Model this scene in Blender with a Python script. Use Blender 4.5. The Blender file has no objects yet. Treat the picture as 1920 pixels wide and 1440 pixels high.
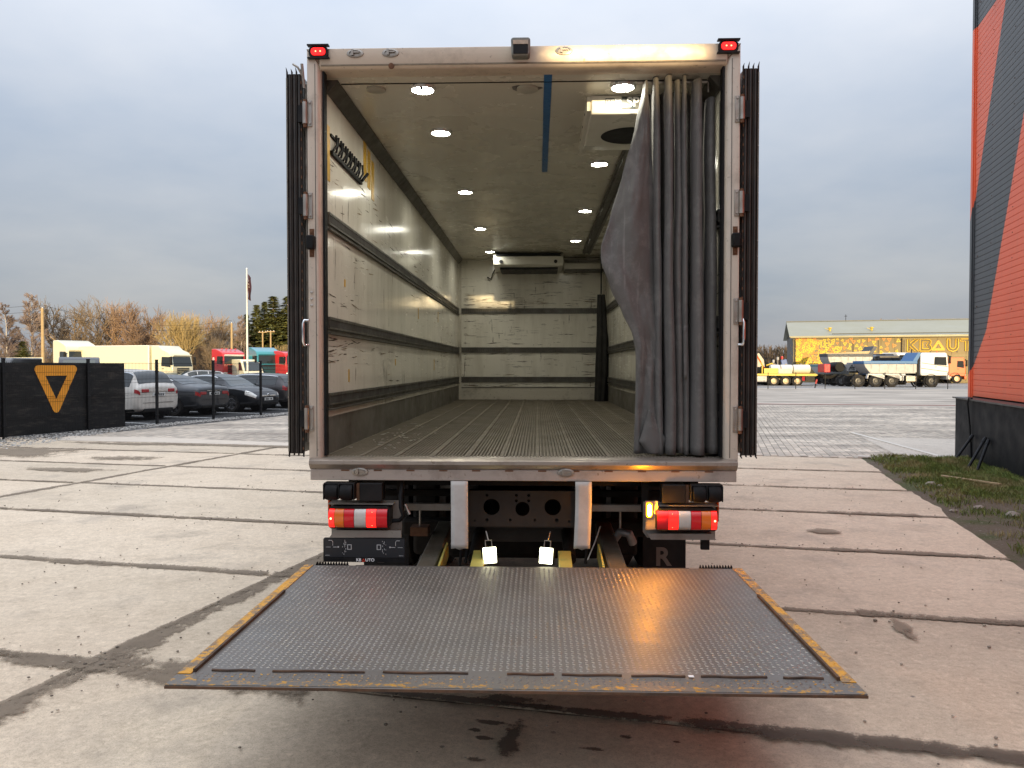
import bpy, bmesh, math, random
from mathutils import Vector, Matrix, noise
R = math.radians
S = bpy.context.scene
COL = S.collection

# ---------------------------------------------------------------- camera
CAM_H, FPX, PITCH = 1.77, 1442.0, R(1.31)
cd = bpy.data.cameras.new('camera')
cd.sensor_fit = 'HORIZONTAL'; cd.sensor_width = 36.0
cd.lens = 36.0 * FPX / 1920.0
cd.clip_start = 0.05; cd.clip_end = 2000.0
cam = bpy.data.objects.new('camera', cd); COL.objects.link(cam)
cam.location = (0, 0, CAM_H)
cam.rotation_euler = (R(90) - PITCH, 0, 0)
S.camera = cam

# ---------------------------------------------------------------- sun + sky
SUN_EL, SUN_AZ = R(4.2), R(6.0)      # low sun behind the photographer, a little to the right
to_sun = Vector((math.sin(SUN_AZ) * math.cos(SUN_EL), -math.cos(SUN_AZ) * math.cos(SUN_EL), math.sin(SUN_EL)))
sd = bpy.data.lights.new('sun', 'SUN'); sd.energy = 5.0; sd.angle = R(0.5); sd.color = (1.0, 0.76, 0.42)
sun = bpy.data.objects.new('sun', sd); COL.objects.link(sun)
sun.rotation_euler = to_sun.to_track_quat('Z', 'Y').to_euler()
sun.location = (20, -60, 40)

W = bpy.data.worlds.new('World'); S.world = W; W.use_nodes = True
nt = W.node_tree; nt.nodes.clear()
def wn(t, **k):
    n = nt.nodes.new(t)
    for a, b in k.items(): setattr(n, a, b)
    return n
def wl(a, b): nt.links.new(a, b)
wo = wn('ShaderNodeOutputWorld')
sky = wn('ShaderNodeTexSky', sky_type='NISHITA', sun_disc=False)
sky.sun_elevation = SUN_EL; sky.sun_rotation = math.atan2(to_sun.x, to_sun.y)
sky.dust_density = 1.5
bg1 = wn('ShaderNodeBackground'); bg1.inputs[1].default_value = 0.12
wl(sky.outputs[0], bg1.inputs[0])
tc = wn('ShaderNodeTexCoord')
sep = wn('ShaderNodeSeparateXYZ'); wl(tc.outputs['Generated'], sep.inputs[0])
mx = wn('ShaderNodeMath', operation='MAXIMUM'); wl(sep.outputs[2], mx.inputs[0]); mx.inputs[1].default_value = 0.0
# plane-projected cloud deck: direction divided by height
addz = wn('ShaderNodeMath', operation='ADD'); wl(mx.outputs[0], addz.inputs[0]); addz.inputs[1].default_value = 0.22
cv = wn('ShaderNodeCombineXYZ')
for i in (0, 1):
    d = wn('ShaderNodeMath', operation='DIVIDE'); wl(sep.outputs[i], d.inputs[0]); wl(addz.outputs[0], d.inputs[1]); wl(d.outputs[0], cv.inputs[i])
nz = wn('ShaderNodeTexNoise'); nz.inputs['Scale'].default_value = 0.85; nz.inputs['Detail'].default_value = 6.0; nz.inputs['Roughness'].default_value = 0.52
wl(cv.outputs[0], nz.inputs['Vector'])
cr = wn('ShaderNodeValToRGB')
cr.color_ramp.elements[0].position = 0.30; cr.color_ramp.elements[0].color = (0.55, 0.655, 0.83, 1)
cr.color_ramp.elements[1].position = 0.70; cr.color_ramp.elements[1].color = (0.95, 0.97, 1.03, 1)
wl(nz.outputs['Fac'], cr.inputs[0])
g1_ = wn('ShaderNodeMath', operation='MULTIPLY_ADD'); wl(mx.outputs[0], g1_.inputs[0]); g1_.inputs[1].default_value = 1.25; g1_.inputs[2].default_value = 0.80   # an overcast deck: the zenith about three times the horizon
grad = wn('ShaderNodeMath', operation='MULTIPLY_ADD'); wl(mx.outputs[0], grad.inputs[0]); wl(g1_.outputs[0], grad.inputs[1]); grad.inputs[2].default_value = 0.38
mulc = wn('ShaderNodeVectorMath', operation='SCALE'); wl(cr.outputs[0], mulc.inputs[0]); wl(grad.outputs[0], mulc.inputs['Scale'])
bg2 = wn('ShaderNodeBackground'); bg2.inputs[1].default_value = 1.12
wl(mulc.outputs[0], bg2.inputs[0])
ms = wn('ShaderNodeMixShader'); ms.inputs[0].default_value = 0.86
wl(bg1.outputs[0], ms.inputs[1]); wl(bg2.outputs[0], ms.inputs[2]); wl(ms.outputs[0], wo.inputs[0])

S.view_settings.view_transform = 'Standard'; S.view_settings.look = 'None'
S.view_settings.exposure = 0.18; S.view_settings.gamma = 1.0; S.view_settings.use_curve_mapping = False
S.render.engine = 'CYCLES'
S.cycles.use_denoising = True
S.cycles.max_bounces = 7; S.cycles.diffuse_bounces = 4; S.cycles.glossy_bounces = 3
S.cycles.transmission_bounces = 3; S.cycles.transparent_max_bounces = 6
S.cycles.caustics_reflective = False; S.cycles.caustics_refractive = False
S.cycles.sample_clamp_indirect = 6.0

# ---------------------------------------------------------------- pixel <-> place (photogrammetry)
CP, SP_ = math.cos(PITCH), math.sin(PITCH)
def ray(px, py):
    a, b = px - 960.0, 720.0 - py
    return Vector((a, FPX * CP + b * SP_, -FPX * SP_ + b * CP))
def gp(px, py, z=0.0):
    r = ray(px, py); t = (z - CAM_H) / r.z
    return Vector((r.x * t, r.y * t, z))
def at(px, py, d):
    r = ray(px, py); t = d / r.y
    return Vector((r.x * t, d, CAM_H + r.z * t))

# ---------------------------------------------------------------- materials
MATS = {}
class NT:
    def __init__(s, name):
        s.m = bpy.data.materials.new(name); s.m.use_nodes = True
        s.t = s.m.node_tree; s.b = s.t.nodes['Principled BSDF']
    def n(s, t, ins=None, **k):
        n = s.t.nodes.new(t)
        for a, b in k.items(): setattr(n, a, b)
        for a, b in (ins or {}).items():
            if hasattr(b, 'is_output'): s.t.links.new(b, n.inputs[a])
            else: n.inputs[a].default_value = b
        return n
    def l(s, a, b): s.t.links.new(a, b)
    def coord(s, kind='Object', scale=(1, 1, 1)):
        c = s.n('ShaderNodeTexCoord')
        return s.n('ShaderNodeMapping', {'Vector': c.outputs[kind], 'Scale': scale}).outputs[0]
    def wcoord(s, scale=(1, 1, 1)):
        c = s.n('ShaderNodeNewGeometry')
        return s.n('ShaderNodeMapping', {'Vector': c.outputs['Position'], 'Scale': scale}).outputs[0]
    def noise(s, vec, scale, detail=4.0, rough=0.55):
        return s.n('ShaderNodeTexNoise', {'Vector': vec, 'Scale': scale, 'Detail': detail, 'Roughness': rough}).outputs['Fac']
    def ramp(s, fac, p0, p1, v0=0.0, v1=1.0):
        return s.n('ShaderNodeMapRange', {'Value': fac, 'From Min': p0, 'From Max': p1, 'To Min': v0, 'To Max': v1}).outputs[0]
    def mix(s, fac, a, b, mode='MIX'):
        n = s.n('ShaderNodeMix', data_type='RGBA', blend_type=mode)
        for sock, v in ((n.inputs[0], fac), (n.inputs[6], a), (n.inputs[7], b)):
            if hasattr(v, 'is_output'): s.l(v, sock)
            elif isinstance(v, (tuple, list)): sock.default_value = (*v[:3], 1)
            else: sock.default_value = v
        return n.outputs[2]
    def math(s, op, a, b=0.0):
        n = s.n('ShaderNodeMath', operation=op)
        for sock, v in ((n.inputs[0], a), (n.inputs[1], b)):
            if hasattr(v, 'is_output'): s.l(v, sock)
            else: sock.default_value = v
        return n.outputs[0]
    def set(s, k, v):
        if hasattr(v, 'is_output'): s.l(v, s.b.inputs[k])
        elif isinstance(v, (tuple, list)): s.b.inputs[k].default_value = (*v[:3], 1)
        else: s.b.inputs[k].default_value = v
    def bump(s, h, strength=0.3, dist=0.01):
        n = s.n('ShaderNodeBump', {'Height': h, 'Strength': strength, 'Distance': dist}); s.l(n.outputs[0], s.b.inputs['Normal'])

def mat(name, col=None, rough=0.5, metal=0.0, var=0.12, sc=6.0, dirt=None, dirt_amt=0.0, bump=0.0, emit=None, es=0.0, coat=0.0, rv=0.1):
    if name in MATS: return MATS[name]
    t = NT(name); v = t.coord()
    if var > 0:
        f = t.noise(v, sc, 5)
        c = t.mix(f, tuple(x * (1 - var * 1.6) for x in col), tuple(min(1, x * (1 + var * 1.3)) for x in col))
    else: c = col
    if dirt:
        d = t.ramp(t.noise(v, sc * 0.45, 7, 0.62), 0.52 - dirt_amt * 0.3, 0.72)
        c = t.mix(t.math('MULTIPLY', d, min(1.0, dirt_amt * 1.4)), c, dirt)
    t.set('Base Color', c)
    if rv > 0: t.set('Roughness', t.ramp(t.noise(v, sc * 1.7, 3), 0.3, 0.7, max(0.03, rough - rv), min(1, rough + rv)))
    else: t.set('Roughness', rough)
    t.set('Metallic', metal)
    if coat: t.set('Coat Weight', coat); t.set('Coat Roughness', 0.06)
    if bump: t.bump(t.noise(v, sc * 8, 3), bump, 0.004)
    if emit: t.set('Emission Color', emit); t.set('Emission Strength', es)
    MATS[name] = t.m
    return t.m

def glass(name, col, rough=0.05):
    if name in MATS: return MATS[name]
    t = NT(name); t.set('Base Color', col); t.set('Roughness', rough); t.set('Metallic', 0.0); t.set('IOR', 1.5); t.set('Coat Weight', 0.5)
    MATS[name] = t.m; return t.m

# ---------------------------------------------------------------- mesh builder
class MB:
    def __init__(s): s.v = []; s.f = []
    def add(s, vs, fs):
        o = len(s.v); s.v += [tuple(p) for p in vs]; s.f += [tuple(i + o for i in q) for q in fs]; return s
    def box(s, a, b, M=None):
        (x0, y0, z0), (x1, y1, z1) = a, b
        vs = [(x0, y0, z0), (x1, y0, z0), (x1, y1, z0), (x0, y1, z0), (x0, y0, z1), (x1, y0, z1), (x1, y1, z1), (x0, y1, z1)]
        if M: vs = [M @ Vector(p) for p in vs]
        return s.add(vs, [(0, 3, 2, 1), (4, 5, 6, 7), (0, 1, 5, 4), (1, 2, 6, 5), (2, 3, 7, 6), (3, 0, 4, 7)])
    def cbox(s, c, d, M=None):
        return s.box([c[i] - d[i] / 2 for i in range(3)], [c[i] + d[i] / 2 for i in range(3)], M)
    def tube(s, pts, r, n=8, cap=True):
        pts = [Vector(p) for p in pts]; rs = r if isinstance(r, (list, tuple)) else [r] * len(pts)
        vs = []; fs = []
        for i, p in enumerate(pts):
            d = (pts[min(i + 1, len(pts) - 1)] - pts[max(i - 1, 0)]).normalized()
            a = d.orthogonal().normalized() if i == 0 else (a - d * a.dot(d)).normalized()
            b = d.cross(a)
            for k in range(n):
                t = 2 * math.pi * k / n; vs.append(p + (a * math.cos(t) + b * math.sin(t)) * rs[i])
        for i in range(len(pts) - 1):
            for k in range(n):
                k2 = (k + 1) % n; fs.append((i * n + k, i * n + k2, (i + 1) * n + k2, (i + 1) * n + k))
        if cap: fs.append(tuple(reversed(range(n)))); fs.append(tuple(range((len(pts) - 1) * n, len(pts) * n)))
        return s.add(vs, fs)
    def cyl(s, a, b, r, n=16): return s.tube([a, b], r, n)
    def lathe(s, prof, c, axis='x', n=24, cap=True):
        # prof: (radius, offset along axis)
        vs = []; fs = []
        for (r, o) in prof:
            for k in range(n):
                t = 2 * math.pi * k / n; u, w = r * math.cos(t), r * math.sin(t)
                p = {'x': (o, u, w), 'y': (u, o, w), 'z': (u, w, o)}[axis]
                vs.append((p[0] + c[0], p[1] + c[1], p[2] + c[2]))
        for i in range(len(prof) - 1):
            for k in range(n):
                k2 = (k + 1) % n; fs.append((i * n + k, (i + 1) * n + k, (i + 1) * n + k2, i * n + k2))
        if cap and prof[0][0] > 1e-4: fs.append(tuple(range(n)))
        if cap and prof[-1][0] > 1e-4: fs.append(tuple(reversed(range((len(prof) - 1) * n, len(prof) * n))))
        return s.add(vs, fs)
    def prism(s, poly, h0, h1, axis='z', M=None):
        # poly in the plane across the axis: z->(x,y)  y->(x,z)  x->(y,z)
        def p3(q, h):
            return {'z': (q[0], q[1], h), 'y': (q[0], h, q[1]), 'x': (h, q[0], q[1])}[axis]
        n = len(poly); vs = [p3(q, h0) for q in poly] + [p3(q, h1) for q in poly]
        if M: vs = [M @ Vector(p) for p in vs]
        return s.add(vs, [tuple(reversed(range(n))), tuple(range(n, 2 * n))] + [(i, (i + 1) % n, n + (i + 1) % n, n + i) for i in range(n)])
    def grid(s, fn, nu, nv):
        vs = [fn(i / nu, j / nv) for j in range(nv + 1) for i in range(nu + 1)]
        return s.add(vs, [(j * (nu + 1) + i, j * (nu + 1) + i + 1, (j + 1) * (nu + 1) + i + 1, (j + 1) * (nu + 1) + i) for j in range(nv) for i in range(nu)])
    def mesh(s, name, m, smooth=0):
        me = bpy.data.meshes.new(name); me.from_pydata(s.v, [], s.f); me.materials.append(m)
        bm = bmesh.new(); bm.from_mesh(me); bmesh.ops.recalc_face_normals(bm, faces=bm.faces); bm.to_mesh(me); bm.free()
        if smooth:
            me.shade_smooth(); me.set_sharp_from_angle(angle=R(smooth))
        return me
    def build(s, name, m, parent=None, smooth=0, bevel=0.0, seg=2, solid=0.0, raw=False):
        if raw:
            me = bpy.data.meshes.new(name); me.from_pydata(s.v, [], s.f); me.materials.append(m)
        else: me = s.mesh(name, m, smooth)
        o = bpy.data.objects.new(name, me); COL.objects.link(o)
        if parent: o.parent = parent
        if solid:
            q = o.modifiers.new('s', 'SOLIDIFY'); q.thickness = solid; q.offset = 0
        if bevel:
            q = o.modifiers.new('b', 'BEVEL'); q.width = bevel; q.segments = seg; q.limit_method = 'ANGLE'; q.angle_limit = R(40)
            me.shade_smooth(); me.set_sharp_from_angle(angle=R(50))
        return o
def bx(name, a, b, m, parent=None, **k): return MB().box(a, b).build(name, m, parent, **k)
def share(name, me, parent, loc, rot=(0, 0, 0), sc=(1, 1, 1)):
    o = bpy.data.objects.new(name, me); COL.objects.link(o); o.parent = parent
    o.location = loc; o.rotation_euler = rot; o.scale = sc; return o
def tag(o, label=None, cat=None, group=None, kind=None):
    for k, v in (('label', label), ('category', cat), ('group', group), ('kind', kind)):
        if v: o[k] = v
    return o
def thing(name, label, cat, loc=(0, 0, 0), rz=0.0, group=None):
    o = bpy.data.objects.new(name, None); COL.objects.link(o); o.location = loc; o.rotation_euler = (0, 0, rz)
    o.empty_display_size = 0.2
    return tag(o, label, cat, group)
def copy_tree(o, parent=None):
    c = o.copy(); COL.objects.link(c); c.parent = parent
    for ch in list(o.children): copy_tree(ch, c)
    return c
DG = None
def text_mesh(name, body, size, m, depth=0.002, offset=0.0, align='CENTER', spacing=1.0):
    cu = bpy.data.curves.new(name, 'FONT'); cu.body = body; cu.size = size; cu.extrude = depth; cu.offset = offset
    cu.align_x = align; cu.align_y = 'CENTER'; cu.space_character = spacing
    o = bpy.data.objects.new(name, cu); COL.objects.link(o)
    dg = bpy.context.evaluated_depsgraph_get(); dg.update()
    me = bpy.data.meshes.new_from_object(o.evaluated_get(dg)); me.name = name
    me.materials.clear(); me.materials.append(m)
    bpy.data.objects.remove(o); bpy.data.curves.remove(cu)
    return me
def text(name, body, size, m, parent, loc, rot=(R(90), 0, 0), **k):
    return share(name, text_mesh(name, body, size, m, **k), parent, loc, rot)
def rounded(poly, r, n=5):
    out = []; N = len(poly)
    for i in range(N):
        p, a, b = Vector(poly[i]), Vector(poly[i - 1]), Vector(poly[(i + 1) % N])
        da, db = (a - p).normalized(), (b - p).normalized()
        ang = da.angle(db); t = min(r / math.tan(ang / 2), (a - p).length * .48, (b - p).length * .48); rr = t * math.tan(ang / 2)
        c = p + (da + db).normalized() * (rr / math.sin(ang / 2))
        s0, s1 = p + da * t - c, p + db * t - c
        for k in range(n + 1):
            q = s0.lerp(s1, k / n).normalized() * rr; out.append(tuple(c + q))
    return out
def ring_prism(outer, inner, h0, h1, axis='y'):
    # two polygons with the same count -> a frame
    n = len(outer); b = MB()
    def p3(q, h): return {'z': (q[0], q[1], h), 'y': (q[0], h, q[1]), 'x': (h, q[0], q[1])}[axis]
    vs = [p3(q, h0) for q in outer] + [p3(q, h0) for q in inner] + [p3(q, h1) for q in outer] + [p3(q, h1) for q in inner]
    fs = []
    for i in range(n):
        j = (i + 1) % n
        fs += [(i, j, n + j, n + i), (2 * n + i, 3 * n + i, 3 * n + j, 2 * n + j), (i, 2 * n + i, 2 * n + j, j), (n + i, n + j, 3 * n + j, 3 * n + i)]
    return b.add(vs, fs)

# shared materials
rubber = mat('rubber_black', (0.011, 0.011, 0.0115), 0.6, var=0.25, sc=20)
plastic = mat('plastic_black', (0.012, 0.012, 0.013), 0.42, var=0.2, sc=12, dirt=(0.045, 0.04, 0.034), dirt_amt=0.25)
chassis_m = mat('chassis_paint', (0.009, 0.0085, 0.008), 0.65, 0.1, var=0.3, sc=8, dirt=(0.03, 0.023, 0.017), dirt_amt=0.4)
tyre_m = mat('tyre', (0.022, 0.022, 0.023), 0.85, var=0.2, sc=9, dirt=(0.09, 0.08, 0.07), dirt_amt=0.35)
dark_glass = glass('dark_glass', (0.018, 0.024, 0.026))
pale_glass = glass('window_glass', (0.045, 0.06, 0.062))
zinc = mat('zinc_hardware', (0.42, 0.39, 0.35), 0.38, 0.85, var=0.25, sc=30, dirt=(0.16, 0.09, 0.05), dirt_amt=0.4)
rust = mat('rust', (0.15, 0.07, 0.035), 0.85, 0.1, var=0.4, sc=30)
chrome = mat('bright_trim', (0.75, 0.75, 0.75), 0.12, 1.0, var=0.0, rv=0)
alloy = mat('alloy_wheel', (0.42, 0.42, 0.43), 0.3, 0.9, var=0.1)
dark_alloy = mat('dark_alloy', (0.20, 0.20, 0.21), 0.35, 0.8, var=0.1)
red_lens = mat('red_lens', (0.35, 0.008, 0.012), 0.12, var=0.05, rv=0, coat=0.6)
white_plate = mat('plate_white', (0.75, 0.75, 0.72), 0.5, var=0.05)
ink = mat('ink_black', (0.02, 0.02, 0.022), 0.6, var=0.0, rv=0)
# ================================================================ ground materials
def concrete_mat(name, ca, cb, stain=(0.20, 0.17, 0.14), seed=0.0, obj_rand=True, pits=0.35):
    t = NT(name); v = t.wcoord()
    big = t.noise(v, 0.35, 6, 0.6); mid = t.noise(v, 2.3, 6, 0.65); fine = t.noise(v, 38, 5, 0.7); speck = t.noise(v, 170, 2)
    c = t.mix(t.ramp(big, 0.3, 0.7), ca, cb)
    c = t.mix(t.ramp(mid, 0.45, 0.75, 0, 0.55), c, tuple(x * 0.74 for x in ca))
    c = t.mix(t.ramp(fine, 0.35, 0.75, 0, 0.6), c, tuple(min(1, x * 1.22) for x in cb))
    c = t.mix(t.ramp(speck, 0.52, 0.70, 0, 0.55), c, tuple(x * 0.45 for x in ca))
    m9 = t.noise(v, 9.0, 6, 0.7); c = t.mix(t.ramp(m9, 0.46, 0.70, 0, 0.34), c, tuple(x * 0.66 for x in ca)); m20 = t.noise(v, 21.0, 5, 0.7); c = t.mix(t.ramp(m20, 0.5, 0.68, 0, 0.45), c, tuple(x * 0.62 for x in ca))
    c = t.mix(t.ramp(t.noise(v, 15.0, 5, .7), 0.55, 0.7, 0, 0.5), c, tuple(min(1, x * 1.3) for x in cb))
    # small dark pock marks / crumbs
    vor = t.n('ShaderNodeTexVoronoi', {'Vector': t.wcoord((1, 1, 0.0)), 'Scale': 4.2, 'Randomness': 1.0})
    pk = t.math('MULTIPLY', t.ramp(t.math('ADD', vor.outputs['Distance'], t.math('MULTIPLY', t.noise(v, 40, 3), .09)), 0.115, 0.075), t.ramp(t.noise(v, 1.9, 3), 0.5, 0.58))
    c = t.mix(t.math('MULTIPLY', pk, 0.85), c, stain)
    # tyre-scuffed, damp darker clouds
    sm = t.math('MULTIPLY', t.ramp(t.noise(v, 0.9, 8, 0.68), 0.53, 0.68), 0.42)
    c = t.mix(sm, c, stain)
    if obj_rand:
        oi = t.n('ShaderNodeObjectInfo')
        c = t.mix(1.0, c, t.n('ShaderNodeCombineXYZ', {0: t.ramp(oi.outputs['Random'], 0, 1, 0.88, 1.08), 1: t.ramp(oi.outputs['Random'], 0, 1, 0.88, 1.07), 2: t.ramp(oi.outputs['Random'], 0, 1, 0.87, 1.07)}).outputs[0], 'MULTIPLY')
    t.set('Base Color', c); t.set('Roughness', t.ramp(mid, 0.3, 0.7, 0.78, 0.95))
    h = t.math('ADD', t.math('MULTIPLY', fine, 0.6), t.math('MULTIPLY', speck, 0.5))
    h = t.math('SUBTRACT', h, t.math('MULTIPLY', pk, 1.2))
    t.bump(h, pits, 0.006)
    return t.m
slab_m = concrete_mat('old_concrete', (0.565, 0.445, 0.315), (0.69, 0.565, 0.42))
apron_m = concrete_mat('pale_concrete', (0.52, 0.44, 0.36), (0.60, 0.52, 0.43), obj_rand=False)

t = NT('joint_soil'); v = t.wcoord()
t.set('Base Color', t.mix(t.noise(v, 7, 6, 0.7), (0.14, 0.104, 0.070), (0.30, 0.23, 0.16))); t.set('Roughness', 0.9)
t.bump(t.noise(v, 45, 6, 0.7), 0.8, 0.012); soil_joint = t.m
t = NT('damp_concrete'); v = t.wcoord()
t.set('Base Color', t.mix(t.noise(v, 5, 6, 0.7), (0.20, 0.15, 0.10), (0.31, 0.24, 0.165))); t.set('Roughness', t.ramp(t.noise(v, 3, 3), .3, .7, 0.75, 0.92))
t.bump(t.noise(v, 60, 5, 0.7), 0.4, 0.006); damp_m = t.m
t = NT('oily_wet'); v = t.wcoord()
t.set('Base Color', t.mix(t.noise(v, 6, 6, 0.7), (0.06, 0.043, 0.029), (0.14, 0.105, 0.072))); t.set('Roughness', 0.82)
t.bump(t.noise(v, 50, 5, 0.7), 0.4, 0.006); wet_m = t.m

t = NT('yard_gravel'); v = t.wcoord()
c = t.mix(t.noise(v, 0.12, 6, .6), (0.25, 0.24, 0.225), (0.36, 0.34, 0.32))
c = t.mix(t.ramp(t.noise(v, 14, 4), .4, .7, 0, .5), c, (0.2, 0.19, 0.18)); t.set('Base Color', c); t.set('Roughness', 0.95)
t.bump(t.noise(v, 30, 4), .5, .02); gravel_ground = t.m
t = NT('car_park_asphalt'); v = t.wcoord()
t.set('Base Color', t.mix(t.noise(v, 3, 5), (0.03, 0.03, 0.031), (0.055, 0.053, 0.052))); t.set('Roughness', 0.85)
t.bump(t.noise(v, 60, 3), .4, .01); asphalt_m = t.m

# paving blocks: each block its own tone, with long drifting pale and dark patches
t = NT('paving_block'); v = t.wcoord()
g = t.n('ShaderNodeNewGeometry'); oi = t.n('ShaderNodeObjectInfo')
rnd = t.math('FRACT', t.math('ADD', g.outputs['Random Per Island'], oi.outputs['Random']))
vv = t.n('ShaderNodeMapping', {'Vector': g.outputs['Position'], 'Rotation': (0, 0, R(13)), 'Scale': (0.22, 0.75, 1)}).outputs[0]
c = t.mix(t.ramp(t.noise(vv, 1.0, 6, .62), .36, .64), (0.32, 0.265, 0.21), (0.66, 0.56, 0.45))
c = t.mix(1.0, c, t.n('ShaderNodeCombineXYZ', {0: t.ramp(rnd, 0, 1, .74, 1.22), 1: t.ramp(rnd, 0, 1, .75, 1.21), 2: t.ramp(rnd, 0, 1, .76, 1.19)}).outputs[0], 'MULTIPLY')
c = t.mix(t.ramp(t.noise(v, 22, 4), .4, .75, 0, .35), c, (0.2, 0.19, 0.18))
t.set('Base Color', c); t.set('Roughness', 0.88); t.bump(t.noise(v, 80, 3), .3, .004); paver_m = t.m

# ================================================================ ground sheets
big = MB().grid(lambda u, w: (-700 + 1400 * u, -300 + 1500 * w, -0.028), 8, 8).build('ground', gravel_ground)
tag(big, kind='structure')

TL, TT = R(15.3), R(13.0)
def ot(o, tt):
    c1, s1, c2, s2 = math.cos(TL), math.sin(TL), math.cos(TT), math.sin(TT)
    det = c1 * c2 + s1 * s2
    return ((o * c2 + tt * s1) / det, (tt * c1 - o * s2) / det)
def to_ot(x, y): return (x * math.cos(TL) - y * math.sin(TL), x * math.sin(TT) + y * math.cos(TT))

bed = MB()
q = [ot(-22.2, -9.0), ot(3.0, -9.0), ot(3.0, 16.1), ot(-22.2, 16.1)]
bed.add([(x, y, -0.016) for x, y in q], [(0, 1, 2, 3)])
tag(bed.build('slab_bed', soil_joint), kind='structure')
yard = bpy.data.objects.new('concrete_yard', None); COL.objects.link(yard); tag(yard, kind='structure')
rnd = random.Random(4)
O_E = [-21.6, -15.5, -9.42, -3.63, 2.61]
T_E = [3.86 + 2.005 * k for k in range(-6, 7)]
for i in range(4):
    for j in range(12):
        g_ = 0.017
        e = rnd.uniform(-0.09, 0.09) if i == 3 else 0.0
        cs = [ot(O_E[i] + g_ * 1.6, T_E[j] + g_), ot(O_E[i + 1] - g_ * 1.6 + e, T_E[j] + g_), ot(O_E[i + 1] - g_ * 1.6 + e, T_E[j + 1] - g_), ot(O_E[i] + g_ * 1.6, T_E[j + 1] - g_)]
        cx = sum(p[0] for p in cs) / 4; cy = sum(p[1] for p in cs) / 4
        pts = []
        for k in range(4):
            a, b = cs[k], cs[(k + 1) % 4]; L = math.hypot(b[0] - a[0], b[1] - a[1])
            n = max(2, int(L / 0.11)) if cy > 1 and cx > -14 else max(2, int(L / 0.5))
            for s_ in range(n):
                f = s_ / n; x, y = a[0] + (b[0] - a[0]) * f, a[1] + (b[1] - a[1]) * f
                m = (noise.noise(Vector((x * 4, y * 4, i))) * .018 + noise.noise(Vector((x * 13, y * 13, j))) * .013)
                m += 0.02 if s_ == 0 else 0
                dx, dy = cx - x, cy - y; dl = math.hypot(dx, dy); pts.append((x + dx / dl * max(m, -.012), y + dy / dl * max(m, -.012)))
        n = len(pts); tz = rnd.uniform(-.004, .004)
        b = MB(); vs = [(x, y, -0.03) for x, y in pts] + [(x, y, -.008 + tz) for x, y in pts] + [(cx + (x - cx) * .9965, cy + (y - cy) * .9965, tz) for x, y in pts]
        fs = [tuple(range(2 * n, 3 * n))]
        for k in range(n):
            k2 = (k + 1) % n; fs += [(k, k2, n + k2, n + k), (n + k, n + k2, 2 * n + k2, 2 * n + k)]
        b.add(vs, fs).build('slab', slab_m, yard)

# soil spilled along the joints: a sheet whose edge breaks up into crumbs
def soft_edge(m):
    t = m.node_tree; bs = t.nodes['Principled BSDF']
    at_ = t.nodes.new('ShaderNodeAttribute'); at_.attribute_name = 'core'
    ge = t.nodes.new('ShaderNodeNewGeometry'); acc = at_.outputs['Fac']
    for sc, amt in ((1.7, .55), (7.0, .50), (31.0, .42), (120.0, .25)):
        nz = t.nodes.new('ShaderNodeTexNoise'); nz.inputs['Scale'].default_value = sc; nz.inputs['Detail'].default_value = 3; t.links.new(ge.outputs['Position'], nz.inputs['Vector'])
        ma = t.nodes.new('ShaderNodeMath'); ma.operation = 'MULTIPLY_ADD'; t.links.new(nz.outputs['Fac'], ma.inputs[0]); ma.inputs[1].default_value = amt * 2; ma.inputs[2].default_value = -amt
        ad = t.nodes.new('ShaderNodeMath'); ad.operation = 'ADD'; t.links.new(acc, ad.inputs[0]); t.links.new(ma.outputs[0], ad.inputs[1]); acc = ad.outputs[0]
    mr = t.nodes.new('ShaderNodeMapRange'); mr.inputs['From Min'].default_value = .44; mr.inputs['From Max'].default_value = .74; mr.inputs['To Max'].default_value = .86; t.links.new(acc, mr.inputs['Value'])
    t.links.new(mr.outputs[0], bs.inputs['Alpha'])
for m_ in (soil_joint.copy(), damp_m, wet_m):
    soft_edge(m_)
    if m_.name.startswith('joint_soil'): soil_edge = m_
def ragged(b, p0, p1, wl_, wr_, seed, z=0.0060, step=.06, grow=None):
    b.lift = getattr(b, 'lift', 0) + .0002; z += b.lift
    p0, p1 = Vector((*p0, 0)), Vector((*p1, 0)); L = (p1 - p0).length; n = max(4, int(L / step)); d = (p1 - p0) / L; nn = Vector((-d.y, d.x, 0))
    o = len(b.v)
    if not hasattr(b, 'core'): b.core = []
    for k in range(n + 1):
        p = p0 + d * (L * k / n); s = k * step; g1 = (grow(k / n) if grow else 1.0)
        a = wl_ * g1 * (1.15 + .8 * noise.noise(Vector((s * .9, seed, 0)))); c = wr_ * g1 * (1.15 + .8 * noise.noise(Vector((s * .9, seed + 9, 0))))
        e = 0.0 if k in (0, n) else 1.0
        for q, w_ in ((p + nn * max(.02, a), 0.0), (p + nn * max(.006, a * .35), .8 * e), (p - nn * max(.006, c * .35), .8 * e), (p - nn * max(.02, c), 0.0)):
            b.v.append((q.x, q.y, z)); b.core.append(w_)
    for k in range(n):
        for r in range(3): b.f.append((o + 4 * k + r, o + 4 * k + r + 1, o + 4 * k + 5 + r, o + 4 * k + 4 + r))
def core_attr(o, vals):
    at_ = o.data.attributes.new('core', 'FLOAT', 'POINT'); at_.data.foreach_set('value', vals)
    return o
dj = MB()
ragged(dj, ot(-3.63, 1.5), ot(-3.63, 9.8), .05, .26, 1, grow=lambda f: 1.25 - .75 * f)
ragged(dj, ot(-9.42, 4), ot(-9.42, 15.8), .10, .12, 2)
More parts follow.
